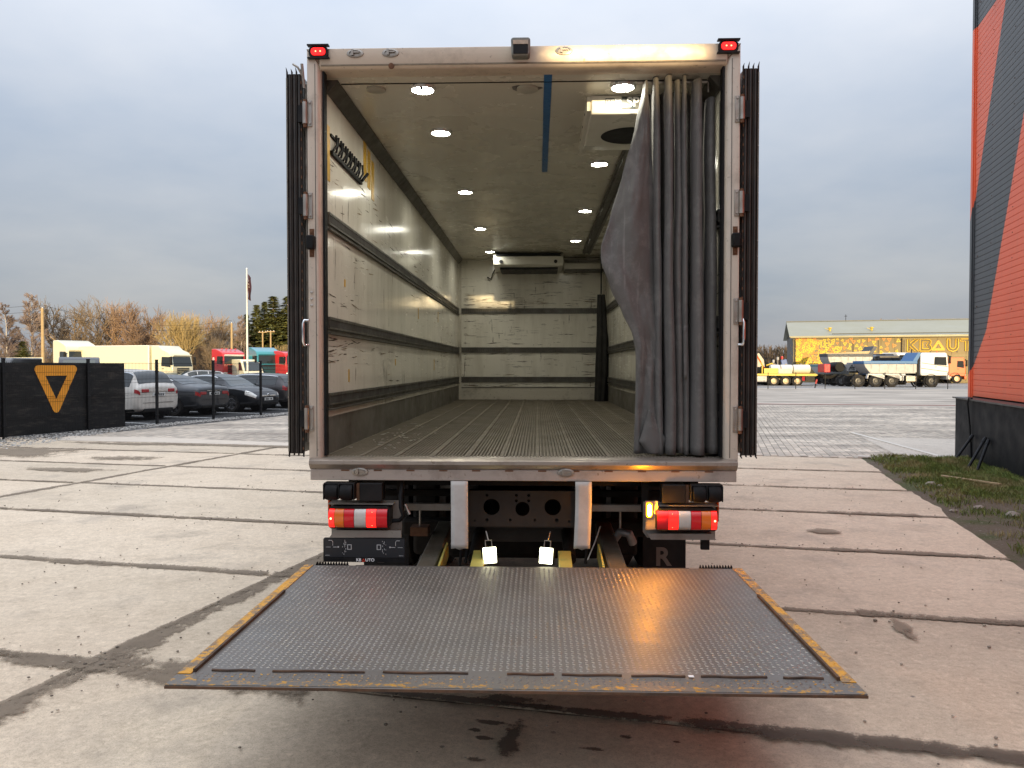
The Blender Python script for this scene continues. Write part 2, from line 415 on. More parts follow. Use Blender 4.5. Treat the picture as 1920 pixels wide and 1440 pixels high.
for j, te in enumerate(T_E):
    if te < 2 or te > 15: continue
    ragged(dj, ot(-15.4, te), ot(-9.5, te), .085, .085, 10 + j); ragged(dj, ot(-9.4, te), ot(-3.7, te), .095, .09, 20 + j)
    if te > 4.5: ragged(dj, ot(-3.55, te), ot(2.6, te), .055, .065, 30 + j)
ragged(dj, ot(-3.63, 3.86), ot(-2.1, 3.86), .22, .22, 51); ragged(dj, ot(-4.4, 3.86), ot(-3.55, 3.86), .12, .16, 53)
ragged(dj, ot(-3.7, 5.85), ot(-3.1, 5.95), .10, .10, 57)
ragged(dj, ot(.9, 5.87), ot(2.2, 5.87), .12, .07, 61); ragged(dj, ot(1.2, 9.88), ot(2.3, 9.88), .14, .10, 62); ragged(dj, ot(1.0, 7.87), ot(2.4, 7.87), .10, .07, 63)
tag(core_attr(dj.build('joint_soil', soil_edge, raw=True), dj.core), 'dark crumbled soil smeared along the concrete slab joints', 'soil', kind='stuff')
wj = MB(); ragged(wj, ot(-2.6, 3.86), ot(2.9, 3.86), .055, .075, 71, z=.0150, grow=lambda f: .35 + 1.1 * min(1, f * 1.8)); ragged(wj, ot(2.3, 3.86), ot(2.75, 3.8), .1, .1, 72, z=.0152)
tag(core_attr(wj.build('wet_joint', wet_m, raw=True), wj.core), 'dark wet strip along the slab joint beneath the lift platform', 'wet patch', kind='stuff')
def blob(b, c, rx, ry, seed, z=.0066, n=44, rot=-.22):
    if not hasattr(b, 'core'): b.core = []
    o = len(b.v); b.v.append((c[0], c[1], z)); b.core.append(.95)
    for ring, (f, w_) in enumerate(((.5, .8), (1.0, .45), (1.5, 0.0))):
        for k in range(n):
            a = 2 * math.pi * k / n
            r = f * (1 + .38 * noise.noise(Vector((math.cos(a) * 1.4, math.sin(a) * 1.4, seed))))
            x, y = math.cos(a) * rx * r, math.sin(a) * ry * r
            b.v.append((c[0] + x * math.cos(rot) - y * math.sin(rot), c[1] + x * math.sin(rot) + y * math.cos(rot), z)); b.core.append(w_)
    b.f += [(o, o + 1 + k, o + 1 + (k + 1) % n) for k in range(n)]
    for q in range(2): b.f += [(o + 1 + q * n + k, o + 1 + (q + 1) * n + k, o + 1 + (q + 1) * n + (k + 1) % n, o + 1 + q * n + (k + 1) % n) for k in range(n)]
dp = MB()
for i, (x, y, rx, ry) in enumerate([(235, 860, .8, .28), (120, 881, 1.0, .22), (25, 848, 1.6, .9), (430, 836, 3.2, .22), (250, 833, 1.6, .25), (1690, 1180, .06, .22), (1545, 998, .16, .1), (1708, 1195, .05, .1)]):
    g0 = gp(x, y); blob(dp, (g0.x, g0.y), rx, ry, i * 3.1, z=.0130 + i * .0003)
tag(core_attr(dp.build('damp_patches', damp_m, raw=True), dp.core), 'grey damp patches drying on the concrete slabs', 'damp patch', kind='stuff')
dp = MB()
for i, (x, y, rx, ry) in enumerate([(955, 1398, .05, .2), (918, 1360, .06, .025), (890, 1375, .03, .02), (1000, 1330, .1, .03), (905, 1390, .05, .02), (893, 1432, .05, .03), (1175, 1388, .03, .02), (1268, 1398, .02, .012), (960, 1318, .15, .05), (1290, 1352, .02, .012), (1345, 1380, .02, .01), (1110, 1412, .05, .02)]):
    g0 = gp(x, y); blob(dp, (g0.x, g0.y), rx, ry, 40 + i * 3.1, z=.0165 + i * .0003)
tag(core_attr(dp.build('oil_drips', wet_m, raw=True), dp.core), 'dark oily drips spotted on the concrete behind the platform', 'oil stain', kind='stuff')

# grit and crumbs lying on the slabs
gt = NT('grit'); g = gt.n('ShaderNodeNewGeometry'); gt.set('Base Color', gt.mix(g.outputs['Random Per Island'], (.10, .08, .06), (.42, .36, .28))); gt.set('Roughness', .9)
bm_ = bmesh.new(); bmesh.ops.create_icosphere(bm_, subdivisions=1, radius=1.0); GV = [tuple(x.co) for x in bm_.verts]; GF = [tuple(q.index for q in x.verts) for x in bm_.faces]; bm_.free()
gb = MB(); rg = random.Random(55)
for k in range(1500):
    if k % 3: o_, t_ = rg.uniform(-9, 2.5), T_E[rg.randint(5, 11)] + rg.gauss(0, .12)
    else: o_, t_ = rg.uniform(-9, 2.5), rg.uniform(2.4, 13)
    if k % 7 == 0: o_ = -3.63 + rg.gauss(0, .15)
    x, y = ot(o_, t_); r = rg.uniform(.003, .009) * (1.6 if rg.random() < .06 else 1)
    gb.add([(x + v_[0] * r * 1.2, y + v_[1] * r, .006 + r * .5 + v_[2] * r * .7) for v_ in GV], GF)
tag(gb.build('grit', gt.m, raw=True), 'fine grit and crumbs scattered on the concrete slabs', 'grit', kind='stuff')

# ================================================================ paving
pav = bpy.data.objects.new('paved_yard', None); COL.objects.link(pav); tag(pav, kind='structure')
t = NT('paving_sand'); t.set('Base Color', (.13, .12, .11)); t.set('Roughness', .95)
q = [ot(-16, 15.9), ot(16, 15.9), ot(16, 37.2), ot(-16, 37.2)]
MB().add([(x, y, -0.018) for x, y in q], [(0, 1, 2, 3)]).build('paving_bed', t.m, pav)
PW, PL = .14, .21
FP0, FD = Vector((-12.3, 18.6, 0)), Vector((.353, .9357, 0))
FN = Vector((-FD.y, FD.x, 0))            # points away from the yard, into the car park
cells = []
no = int(29 / PW); ntt = int(21.2 / PL)
for i in range(no):
    for j in range(ntt):
        o = -16 + (i + .5) * PW; tt = 15.95 + (j + .5 + (.5 if i % 2 else 0)) * PL
        x, y = ot(o, tt)
        if (Vector((x, y, 0)) - FP0).dot(FN) > -.75: continue
        if o > 3.45 and tt < 20.6: continue
        if abs(x / y) > .70: continue
        px = 960 + FPX * x / y
        cells.append((y, x, o, tt, px))
vis = sorted([c for c in cells if 1415 < c[4] < 1800 or c[4] < 545])[:290]
visset = set(vis)
def paver(b, x, y, rot, h=0.0):
    c, s = math.cos(rot), math.sin(rot)
    def P(u, w, z): return (x + u * c - w * s, y + u * s + w * c, z)
    a, d, e = PW / 2 - .004, PL / 2 - .004, .007
    vs = [P(-a, -d, -.014), P(a, -d, -.014), P(a, d, -.014), P(-a, d, -.014), P(-a + e, -d + e, h), P(a - e, -d + e, h), P(a - e, d - e, h), P(-a + e, d - e, h)]
    b.add(vs, [(4, 5, 6, 7), (0, 1, 5, 4), (1, 2, 6, 5), (2, 3, 7, 6), (3, 0, 4, 7)])
one = MB(); paver(one, 0, 0, -R(14.2)); pme = one.mesh('paver', paver_m)
for (y, x, o, tt, px) in vis: share('paver', pme, pav, (x, y, rnd.uniform(-.002, .002)))
rest = MB()
for c in cells:
    if c not in visset: paver(rest, c[1], c[0], -R(14.2), rnd.uniform(-.002, .002))
tag(rest.build('distant_pavers', paver_m, pav, raw=True), kind='stuff')
# far paved yard: too far to tell the blocks apart
q = [ot(-17, 37.1), ot(22, 37.1), ot(34, 66), ot(-30, 66)]
MB().add([(x, y, -0.012) for x, y in q], [(0, 1, 2, 3)]).build('far_paving', paver_m, pav)
redp = mat('red_paver', (0.36, 0.10, 0.08), .85, var=.3, sc=3)
a, b_ = gp(1380, 757), gp(1860, 761)
n_ = Vector((b_.y - a.y, a.x - b_.x, 0)).normalized() * -.16
rb = MB().add([a - n_ + Vector((0, 0, .006)), b_ - n_ + Vector((0, 0, .006)), b_ + n_ + Vector((0, 0, .006)), a + n_ + Vector((0, 0, .006))], [(0, 1, 2, 3)]).build('red_band', redp, pav)
# pale concrete apron beside the orange hall and pale edge strip in front of the paving on the left
ap = MB()
for q in ([ot(3.36, 15.92), ot(14, 15.92), ot(14, 20.62), ot(3.36, 20.62)],):
    ap.add([(x, y, 0.006) for x, y in q], [(0, 1, 2, 3)])
tag(ap.build('pale_apron', apron_m), kind='structure')
ap = MB()
ap.add([(*gp(105, 826)[:2], .009), (*gp(129, 818)[:2], .009), (*gp(300, 821)[:2], .009), (*gp(545, 831)[:2], .009), (*gp(560, 837)[:2], .009), (*gp(300, 830)[:2], .009)], [(0, 1, 2, 3, 4, 5)])
kerb_m = mat('pale_kerb', (.60, .51, .41), .8, var=.1, sc=3)
tag(ap.build('pale_strip', kerb_m), kind='structure')
wl_b = MB()
for (p, q, w) in (((1598, 813), (1775, 861), .045), ((1608, 857.5), (1668, 860), .07)):
    a, b_ = gp(*p), gp(*q); n_ = Vector((b_.y - a.y, a.x - b_.x, 0)).normalized() * w
    wl_b.add([a - n_, b_ - n_, b_ + n_, a + n_, a - n_ + Vector((0, 0, .03)), b_ - n_ + Vector((0, 0, .03)), b_ + n_ + Vector((0, 0, .03)), a + n_ + Vector((0, 0, .03))], [(4, 5, 6, 7), (0, 1, 5, 4), (1, 2, 6, 5), (2, 3, 7, 6), (3, 0, 4, 7)])
tag(wl_b.build('white_kerb', mat('white_kerb', (.66, .60, .52), .7, var=.12)), kind='structure')

# car park behind the fence
cp = MB()
def fpt(s, n, z=0.0): p = FP0 + FD * s + FN * n; return Vector((p.x, p.y, z))
cp.add([fpt(-6, .15, -.01), fpt(40, .15, -.01), fpt(40, 9, -.01), fpt(-6, 9, -.01)], [(0, 1, 2, 3)])
carpark = tag(cp.build('car_park', asphalt_m), kind='structure')
wm = mat('road_paint', (.62, .62, .60), .7, var=.15, sc=4)
for s in (5.35, 8.05, 10.75, 13.45, 16.15):
    MB().add([fpt(s - .06, .7, -.005), fpt(s + .06, .7, -.005), fpt(s + .06, 5.5, -.005), fpt(s - .06, 5.5, -.005)], [(0, 1, 2, 3)]).build('bay_line', wm, carpark)

# gravel strip along the fence
gm = NT('gravel_stones'); g = gm.n('ShaderNodeNewGeometry')
gm.set('Base Color', gm.mix(g.outputs['Random Per Island'], (.17, .16, .145), (.52, .49, .45))); gm.set('Roughness', .9)
ICO = None
def stone_mesh():
    bm = bmesh.new(); bmesh.ops.create_icosphere(bm, subdivisions=1, radius=1.0)
    v = [tuple(x.co) for x in bm.verts]; f = [tuple(q.index for q in x.verts) for x in bm.faces]; bm.free(); return v, f
SV, SF = stone_mesh()
gb = MB(); rg = random.Random(8)
for k in range(4200):
    s = rg.uniform(-4, 17); wid = .34 + max(0, (3.5 - s)) * .22
    n = .12 - (rg.random() ** 1.25) * wid * 1.6
    r = rg.uniform(.014, .035); p = fpt(s, n); zz = .04 * max(0, 1 + n) * rg.random()
    sx, sy, sz = r * rg.uniform(.7, 1.4), r * rg.uniform(.7, 1.3), r * rg.uniform(.5, .9); a = rg.uniform(0, 6.3); ca, sa = math.cos(a), math.sin(a)
    gb.add([(p.x + (v[0] * ca - v[1] * sa) * sx, p.y + (v[0] * sa + v[1] * ca) * sy, zz + v[2] * sz) for v in SV], SF)
tag(gb.build('gravel', gm.m, raw=True), 'loose pale gravel along the foot of the black mesh fence', 'gravel', kind='stuff')

# ================================================================ grass verge
t = NT('verge_soil'); v = t.wcoord()
c = t.mix(t.noise(v, 2.2, 7, .65), (0.075, .055, .036), (.20, .155, .105)); c = t.mix(t.ramp(t.noise(v, 1.1, 6), .5, .6), c, (.075, .085, .025)); c = t.mix(t.ramp(t.noise(v, 40, 3), .62, .72, 0, .8), c, (.35, .32, .28))
t.set('Base Color', c); t.set('Roughness', .95); t.bump(t.noise(v, 25, 6, .7), 1.0, .03); verge_m = t.m
def vz(x, y):
    o, tt = to_ot(x, y); e = min(1, max(0, (o - 2.5) / .5)) * min(1, max(0, (15.95 - tt) / .4))
    return -.012 + e * (.05 + .05 * noise.noise(Vector((x * .9, y * .9, 0))) + .025 * noise.noise(Vector((x * 3.1, y * 3.1, 2))))
def vg(u, w):
    x, y = ot(2.45 + 2.6 * u, -3 + 19 * w); return (x, y, vz(x, y))
verge = tag(MB().grid(vg, 40, 200).build('grass_verge', verge_m, smooth=180), kind='structure')
t = NT('grass_blade'); g = t.n('ShaderNodeNewGeometry'); v = t.wcoord()
c = t.mix(g.outputs['Random Per Island'], (.07, .105, .02), (.24, .28, .06)); c = t.mix(t.ramp(t.noise(v, 1.6, 4), .46, .66), c, (.34, .26, .12)); t.set('Base Color', c); t.set('Roughness', .7)
gbm = MB(); rg = random.Random(21); cnt = 0
while cnt < 60000:
    o, tt = 2.68 + 1.85 * rg.random() ** .8, 4.5 + 11.3 * rg.random()
    x, y = ot(o, tt)
    dn = noise.noise(Vector((x * .8, y * .8, 5))) + .5 * noise.noise(Vector((x * 2.6, y * 2.6, 1)))
    if rg.random() > .45 + dn + (o - 3.1) * .35: continue
    cnt += 1
    hgt = rg.uniform(.025, .075) * (1 + max(0, dn)) * (1.6 if tt > 14.8 or o > 4.2 else 1); w = rg.uniform(.003, .006); a = rg.uniform(0, 6.28); l = rg.uniform(0, .9) * hgt; z = vz(x, y)
    dx, dy = math.cos(a), math.sin(a)
    gbm.add([(x - dy * w, y + dx * w, z - .006), (x + dy * w, y - dx * w, z - .006), (x + dx * l * .4 + dy * w * .7, y + dy * l * .4 - dx * w * .7, z + hgt * .6), (x + dx * l, y + dy * l, z + hgt)], [(0, 1, 2), (0, 2, 3)])
tag(gbm.build('grass', t.m, raw=True), 'short patchy green and straw grass on the verge by the orange hall', 'grass', kind='stuff')
stone_m = mat('pale_stone', (.33, .29, .24), .9, var=.3, sc=14, bump=.4)
for i, (px, py, r, nm) in enumerate([(1745, 912, .075, 'grey flat stone lying by the end of the pale wooden batten'), (1762, 917, .045, 'small pale stone beside the grey flat stone'), (1835, 961, .06, 'pale stone on the edge of the grass, nearest the bare soil'), (1900, 973, .085, 'white pointed stone standing in green grass'), (1788, 961, .05, 'small stone at the ragged edge of the concrete slab'), (1695, 868, .09, 'broken concrete lump where the white kerb meets the grass'), (1734, 864, .055, 'pale stone in the bright green tuft of grass')]):
    g0 = gp(px, py); b = MB(); rr = random.Random(i); bm = bmesh.new(); bmesh.ops.create_icosphere(bm, subdivisions=2, radius=1)
    b.add([(v.co.x * r * (1 + .3 * noise.noise(v.co * 1.7 + Vector((i * 5, 0, 0)))), v.co.y * r * .75 * (1 + .3 * noise.noise(v.co * 1.6 + Vector((i, 7, 0)))), v.co.z * r * .5 * (1 + .4 * noise.noise(v.co * 2 + Vector((0, i, 3))))) for v in bm.verts], [tuple(q.index for q in f.verts) for f in bm.faces]); bm.free()
    o = b.build('stone', stone_m, smooth=25); o.location = (g0.x, g0.y, vz(g0.x, g0.y) + r * .25); tag(o, nm, 'stone')
wood_m = mat('raw_wood', (.42, .30, .16), .7, var=.25, sc=9, bump=.3)
def batten(p, q, w, label, zz=(.05, .05)):
    a, b = gp(*p), gp(*q); a.z = vz(a.x, a.y) + zz[0]; b.z = vz(b.x, b.y) + zz[1]
    d = (b - a); M = Matrix.Translation(a) @ d.to_track_quat('X', 'Z').to_matrix().to_4x4()
    o = MB().box((0, -w, 0), (d.length, w, w * 1.1), M).build('wooden_batten', wood_m, bevel=.003); tag(o, label, 'batten')
batten((1766, 903), (1876, 923), .022, 'long pale wooden batten lying across the grass')
batten((1868, 880), (1945, 899), .03, 'yellowish wooden batten lying along the black plinth')
batten((1806, 874), (1822, 867), .014, 'short thin stick of wood in the grass')
# ================================================================ orange hall on the right
hall = thing('clad_hall', 'tall orange and charcoal ribbed metal hall on a black plinth', 'building', (8.66, 15.0, 0), -R(16.5))
t = NT('painted_cladding'); v = t.n('ShaderNodeTexCoord').outputs['Object']
sp = t.n('ShaderNodeSeparateXYZ', {0: v}); u = t.math('MULTIPLY', sp.outputs[1], -1.0); z = sp.outputs[2]
A = t.math('ADD', t.math('MULTIPLY', u, 1.90), 4.63)
B = t.math('MAXIMUM', t.math('ADD', t.math('MULTIPLY', u, 1.87), .65), t.math('ADD', t.math('MULTIPLY', u, .85), 1.62))
band = t.math('MULTIPLY', t.math('LESS_THAN', z, A), t.math('GREATER_THAN', z, B))
m = t.math('MAXIMUM', band, t.math('GREATER_THAN', z, 8.22))
nz_ = t.noise(v, 1.5, 4)
org = t.mix(nz_, (.78, .12, .045), (.88, .155, .06)); chc = t.mix(nz_, (.045, .05, .055), (.065, .07, .075))
drt = t.ramp(t.noise(t.coord(scale=(1, 3.5, .22)), 2.2, 6, .65), .5, .78, 0, .16); cc_ = t.mix(drt, t.mix(m, org, chc), (.25, .17, .13)); t.set('Base Color', cc_); t.set('Roughness', .42); t.set('Metallic', 0.0); clad_m = t.m
plinth_m = mat('plinth_black', (.0085, .009, .0105), .6, var=.15, sc=2, dirt=(.03, .028, .026), dirt_amt=.15)
bx('plinth', (0, -17, -.2), (10, 0, 1.15), plinth_m, hall)
bx('plinth_cap', (-.05, -17, 1.152), (10, .04, 1.18), mat('plinth_cap', (.05, .048, .047), .4, .4, var=.2), hall)
bx('wall_core', (.34, -17, 1.182), (10, -.06, 10.0), mat('hall_core', (.1, .1, .1), .8), hall)
p = .105; nb = int((9.98 - 1.2) / p)
prof = [(.34, .0), (.258, .001), (.2508, .006), (.250, .05), (.2508, .098), (.257, .1032), (.34, .1042)]
for k in range(nb):
    z0 = 1.2 + k * p
    MB().prism([(x, z0 + q) for x, q in prof], -17, -.07, axis='y').build('cladding_rib', clad_m, hall)
MB().prism([(.236, -.16), (.236, .02), (.60, .02), (.60, -.02), (.255, -.02), (.255, -.16)], 1.182, 10.0).build('corner_trim', clad_m, hall)
MB().prism([(.215, -.10), (.215, .03), (.26, .03), (.26, -.10)], 1.182, 10.0).build('corner_edge', clad_m, hall)
for z0 in [1.9 + .95 * k for k in range(8)]:
    MB().lathe([(.011, -.008), (.011, 0), (.0, 0)], (.248, -.36, z0 + .053), 'x', 8).build('screw', rust, hall)
sc_me = MB().lathe([(.009, -.006), (.009, 0), (.0, 0)], (0, 0, 0), 'x', 6).mesh('screw', rust)
for k in range(2, nb, 4):
    for y_ in (-1.16, -2.3): share('screw', sc_me, hall, (.2495, y_, 1.2 + k * p + .05))
for y_ in (-3.5,): bx('sheet_overlap', (.2462, y_ - .006, 1.2), (.2505, y_, 9.98), clad_m, hall)
bx('roof_edge', (.2, -17, 10.0), (10, .03, 10.12), mat('hall_roof', (.05, .05, .055), .5, .4), hall)
# flood light on an arm
fl = MB().box((-.16, -1.34, 8.49), (.25, -1.30, 8.53)).build('floodlight_arm', plastic, hall, bevel=.006)
hd = MB().box((-.30, -1.45, 8.40), (-.10, -1.17, 8.55)).build('floodlight_head', plastic, hall, bevel=.02)
bx('floodlight_glass', (-.29, -1.43, 8.392), (-.12, -1.19, 8.399), pale_glass, hd)
bx('floodlight_box', (.10, -1.46, 8.42), (.26, -1.20, 8.60), plastic, hall, bevel=.012)
MB().tube([(.0, -1.15, 1.19), (-.06, -1.13, 1.2), (-.075, -1.12, 1.1), (-.03, -1.1, .7), (-.012, -1.12, .3), (-.01, -1.15, .04)], .014, 8).build('hanging_cable', rubber, hall, smooth=60)
prop_m = mat('prop_tube', (.02, .02, .022), .45, .3, var=.2)
def hl(x, y, z=0.0): return hall.matrix_basis @ Vector((x, y, z))
bpy.context.view_layer.update()
for (x0, y0, x1, y1, zt, lab) in ((-.42, -1.55, -.03, -1.3, .42, 'single black steel tube leaning on the plinth under the cable'), (-.40, -2.35, -.03, -2.05, .44, 'black steel tube of the leaning pair, foot further from the plinth'), (-.30, -2.55, -.03, -2.22, .42, 'black steel tube of the leaning pair, foot closer to the plinth')):
    a, b = hl(x0, y0), hl(x1, y1); a.z = vz(a.x, a.y) - .02; b.z = zt + .12
    o = MB().tube([a, b], .024, 10).build('steel_prop', prop_m, smooth=50); tag(o, lab, 'prop')
    MB().tube([a + (b - a) * .86, a + (b - a) * .97], .031, 10).build('collar', prop_m, o)

# ================================================================ the truck
TY = R(1.9)
truck = thing('box_truck', 'refrigerated box truck with open rear doors and lowered steel tail lift', 'truck', (.058, 4.653, 0), -TY)

def streaky(name, ca, cb, rough, metal, vert=True, dirt=(.12, .09, .06), amt=.5, coat=0):
    t = NT(name); v = t.coord(scale=(14, 14, .7) if vert else (.8, 12, 14)); w = t.coord()
    c = t.mix(t.noise(v, 1.6, 6, .65), ca, cb)
    d = t.ramp(t.noise(w, 3.2, 8, .7), .52, .74, 0, amt); c = t.mix(d, c, dirt)
    sp_ = t.ramp(t.noise(w, 34, 4), .64, .72, 0, .6); c = t.mix(sp_, c, dirt)
    t.set('Base Color', c); t.set('Metallic', metal); t.set('Roughness', t.ramp(t.noise(w, 9, 5), .3, .7, rough - .08, rough + .14))
    t.bump(t.noise(w, 60, 3), .06, .003)
    return t.m
steel_v = streaky('stainless_upright', (.50, .425, .345), (.66, .575, .48), .40, .4)
steel_h = streaky('stainless_header', (.53, .44, .345), (.68, .58, .47), .42, .35, vert=False)
sill_m = streaky('sill_steel', (.31, .265, .225), (.44, .385, .335), .34, .7, vert=False, amt=.7)
beam_m = streaky('beam_painted', (.36, .305, .262), (.45, .388, .335), .5, .2, vert=False, amt=.6)

def panel_mat(name, base, sx, scuff=1.0, rough=.16, gouge=True):
    # white GRP liner with scuffs running along the wall (sx: the axis the wall runs in)
    t = NT(name); w = t.coord()
    sc = (1.3, 1.3, 16) if sx == 'h' else (1.5, 1.5, 14)
    c = t.mix(t.noise(w, 1.1, 5), base, tuple(x * .90 for x in base))
    grime = t.ramp(t.noise(t.coord(scale=(2.5, 2.5, .5)), 1.4, 7, .65), .45, .8, 0, .45 * scuff)
    c = t.mix(grime, c, (.30, .25, .17))
    streak = t.math('MULTIPLY', t.ramp(t.noise(t.coord(scale=sc), 1.9, 6, .72), .575, .63), t.ramp(t.noise(w, 1.3, 4), .44, .58))
    c = t.mix(t.math('MULTIPLY', streak, .85 * scuff), c, (.085, .07, .05))
    ver = t.math('MULTIPLY', t.ramp(t.noise(t.coord(scale=(13, 13, 1.6)), 1.4, 5, .7), .625, .665), t.ramp(t.noise(w, 2.1, 4), .46, .55))
    c = t.mix(t.math('MULTIPLY', ver, .9 * scuff), c, (.10, .075, .045))
    dots = t.ramp(t.noise(w, 26, 3, .6), .73, .77, 0, .8 * scuff); c = t.mix(dots, c, (.07, .06, .045))
    t.set('Base Color', c); t.set('Roughness', t.math('ADD', t.math('MULTIPLY', streak, .4), t.ramp(t.noise(w, 3, 4), .3, .7, rough - .03, rough + .12)))
    t.set('Specular IOR Level', .5)
    return t.m
wall_m = panel_mat('wall_liner', (.80, .765, .67), 'h', .9, .12)
front_m = panel_mat('front_liner', (.80, .765, .67), 'f', 1.0, .16)
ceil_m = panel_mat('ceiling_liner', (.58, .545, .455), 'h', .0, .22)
outer_m = mat('outer_panel', (.62, .62, .60), .4, var=.06, sc=2)
rail_m = mat('rail_steel', (.15, .145, .13), .5, .6, var=.3, sc=10, dirt=(.06, .05, .04), dirt_amt=.5)
kick_m = mat('kick_plate', (.20, .19, .165), .55, .4, var=.25, sc=5, dirt=(.08, .065, .05), dirt_amt=.6)
alu_m = streaky('kick_alu', (.50, .46, .39), (.62, .58, .50), .5, .1, vert=False, amt=.8)
floor_m = None
t = NT('floor_aluminium'); w = t.coord(); oi = t.n('ShaderNodeObjectInfo')
c = t.mix(t.noise(t.coord(scale=(3, .5, 1)), 2.2, 7, .65), (.10, .084, .060), (.235, .20, .15)); c = t.mix(t.ramp(oi.outputs['Random'], 0, 1, 0, .3), c, (.09, .075, .055))
t.set('Base Color', c); t.set('Metallic', .25); t.set('Roughness', t.ramp(t.noise(w, 5, 4), .3, .7, .5, .78)); floor_m = t.m

WI, ZF, ZC, LEN = 1.235, 1.213, 3.568, 8.28
YB = .12
for s in (-1, 1):
    wobj = MB().box((min(s * WI, s * 1.298), YB, 1.09), (max(s * WI, s * 1.298), LEN + .06, ZC + .1)).build('side_wall', wall_m, truck)
    ob = bx('outer_skin', (min(s * 1.3, s * 1.306), YB + .02, 1.09), (max(s * 1.3, s * 1.306), LEN + .06, ZC + .1), outer_m, wobj)
    bx('kick_plate', (min(s * (WI - .008), s * WI), YB + .06, ZF), (max(s * (WI - .008), s * WI), LEN, ZF + .235), kick_m, wobj)
    # cornice where wall meets ceiling
    MB().prism([(s * WI, ZC), (s * (WI - .075), ZC), (s * (WI - .075), ZC - .012), (s * (WI - .012), ZC - .075), (s * WI, ZC - .075)], YB + .06, LEN, axis='y').build('cornice', rail_m, wobj)
    for zc in (2.69, 2.03, 1.545):
        b = MB(); i0, i1 = s * (WI - .001), s * (WI - .020)
        def sb(y0, y1, z0, z1, xa, xb): b.box((min(xa, xb), y0, z0), (max(xa, xb), y1, z1))
        sb(YB + .06, LEN, zc - .055, zc + .055, s * WI, s * (WI - .006))
        sb(YB + .06, LEN, zc + .038, zc + .055, i0, i1); sb(YB + .06, LEN, zc - .022, zc - .010, i0, i1); sb(YB + .06, LEN, zc - .055, zc - .045, i0, s * (WI - .026))
        y = YB + .07
        while y < LEN - .02:
            sb(y, y + .011, zc - .010, zc + .038, i0, s * (WI - .017)); y += .027
        b.build('lashing_rail', rail_m, wobj)
    # front corner trim
    MB().prism([(s * WI, LEN), (s * (WI - .05), LEN), (s * (WI - .05), LEN - .012), (s * (WI - .012), LEN - .05), (s * WI, LEN - .05)], ZF, ZC - .08).build('corner_trim', alu_m, wobj)
    if s < 0: left_wall = wobj
    else: right_wall = wobj
tape_m = mat('yellow_tape', (.62, .36, .02), .4, var=.15, sc=20, dirt=(.2, .12, .03), dirt_amt=.4)
for (y0, y1, z0, z1) in ((.145, .26, 2.95, 3.30), (1.22, 1.32, 3.20, 3.50), (1.36, 1.46, 3.17, 3.47), (1.50, 1.60, 3.11, 3.42)):
    bx('yellow_tape', (-WI, y0, z0), (-WI + .003, y1, z1), tape_m, left_wall)
for (y0, z0, z1) in ((.62, 2.32, 2.37), (.72, 1.66, 1.75), (3.9, 2.30, 2.42), (5.2, 1.72, 1.86), (2.5, 1.78, 1.84), (5.6, 2.36, 2.5)):
    bx('tape_scrap', (-WI, y0, z0), (-WI + .003, y0 + .03, z1), tape_m, left_wall)
# scuffs and gouges scraped into the liners by years of cargo
scuff_m = mat('scuff_dark', (.085, .066, .044), .8, var=.35, sc=12); scuff_l = mat('scuff_brown', (.22, .165, .10), .8, var=.35, sc=12)
fw_ = [None]
def scuffs(parent, place, items, seed, m_):
    rs = random.Random(seed); b = MB()
    for (u, z, lu, lz, n) in items:
        for q in range(max(1, int(n * .62))):
            uu, zz = u + rs.gauss(0, lu * .5) if n > 1 else u, z + rs.gauss(0, lz * .5) if n > 1 else z
            horiz = lu > lz; L = min(.30, (lu if horiz else lz)) * rs.uniform(.12, .8) + .012; T = min(.006, L * rs.uniform(.008, .03)) + rs.uniform(.0005, .0016)
            if parent is not fw_[0]: uu = min(max(uu, .2 + L / 2), 8.2 - L / 2)
            else: uu = min(max(uu, -1.15 + L / 2), 1.1 - L / 2)
            zz = min(max(zz, 1.24), 3.45)
            top, bot = [], []; N = 7; sl = rs.uniform(-.12, .12)
            for k in range(N + 1):
                f = k / N; w_ = T * math.sin(math.pi * min(1, f * .92 + .05)) * rs.uniform(.3, 1.2); o_ = (f - .5) * L; d_ = sl * o_ + rs.uniform(-.2, .2) * T
                pa, pb = ((uu + o_, zz + d_ + w_), (uu + o_, zz + d_ - w_)) if horiz else ((uu + d_ + w_, zz + o_), (uu + d_ - w_, zz + o_))
                top.append(pa); bot.append(pb)
            o = len(b.v); b.v += [place(*p_) for p_ in top + bot]; b.f += [(o + k, o + k + 1, o + N + 2 + k, o + N + 1 + k) for k in range(N)]
    tag(b.build('scuff_marks', m_, parent, raw=True), kind='stuff')
cnt_ = [0]
def on_left(u, z): cnt_[0] += 1; return (-WI + .0012 + (cnt_[0] % 40) * .00002, u, z)
def on_right(u, z): cnt_[0] += 1; return (WI - .0012 - (cnt_[0] % 40) * .00002, u, z)
def on_front(u, z): cnt_[0] += 1; return (u, LEN - .0012 - (cnt_[0] % 40) * .00002, z)
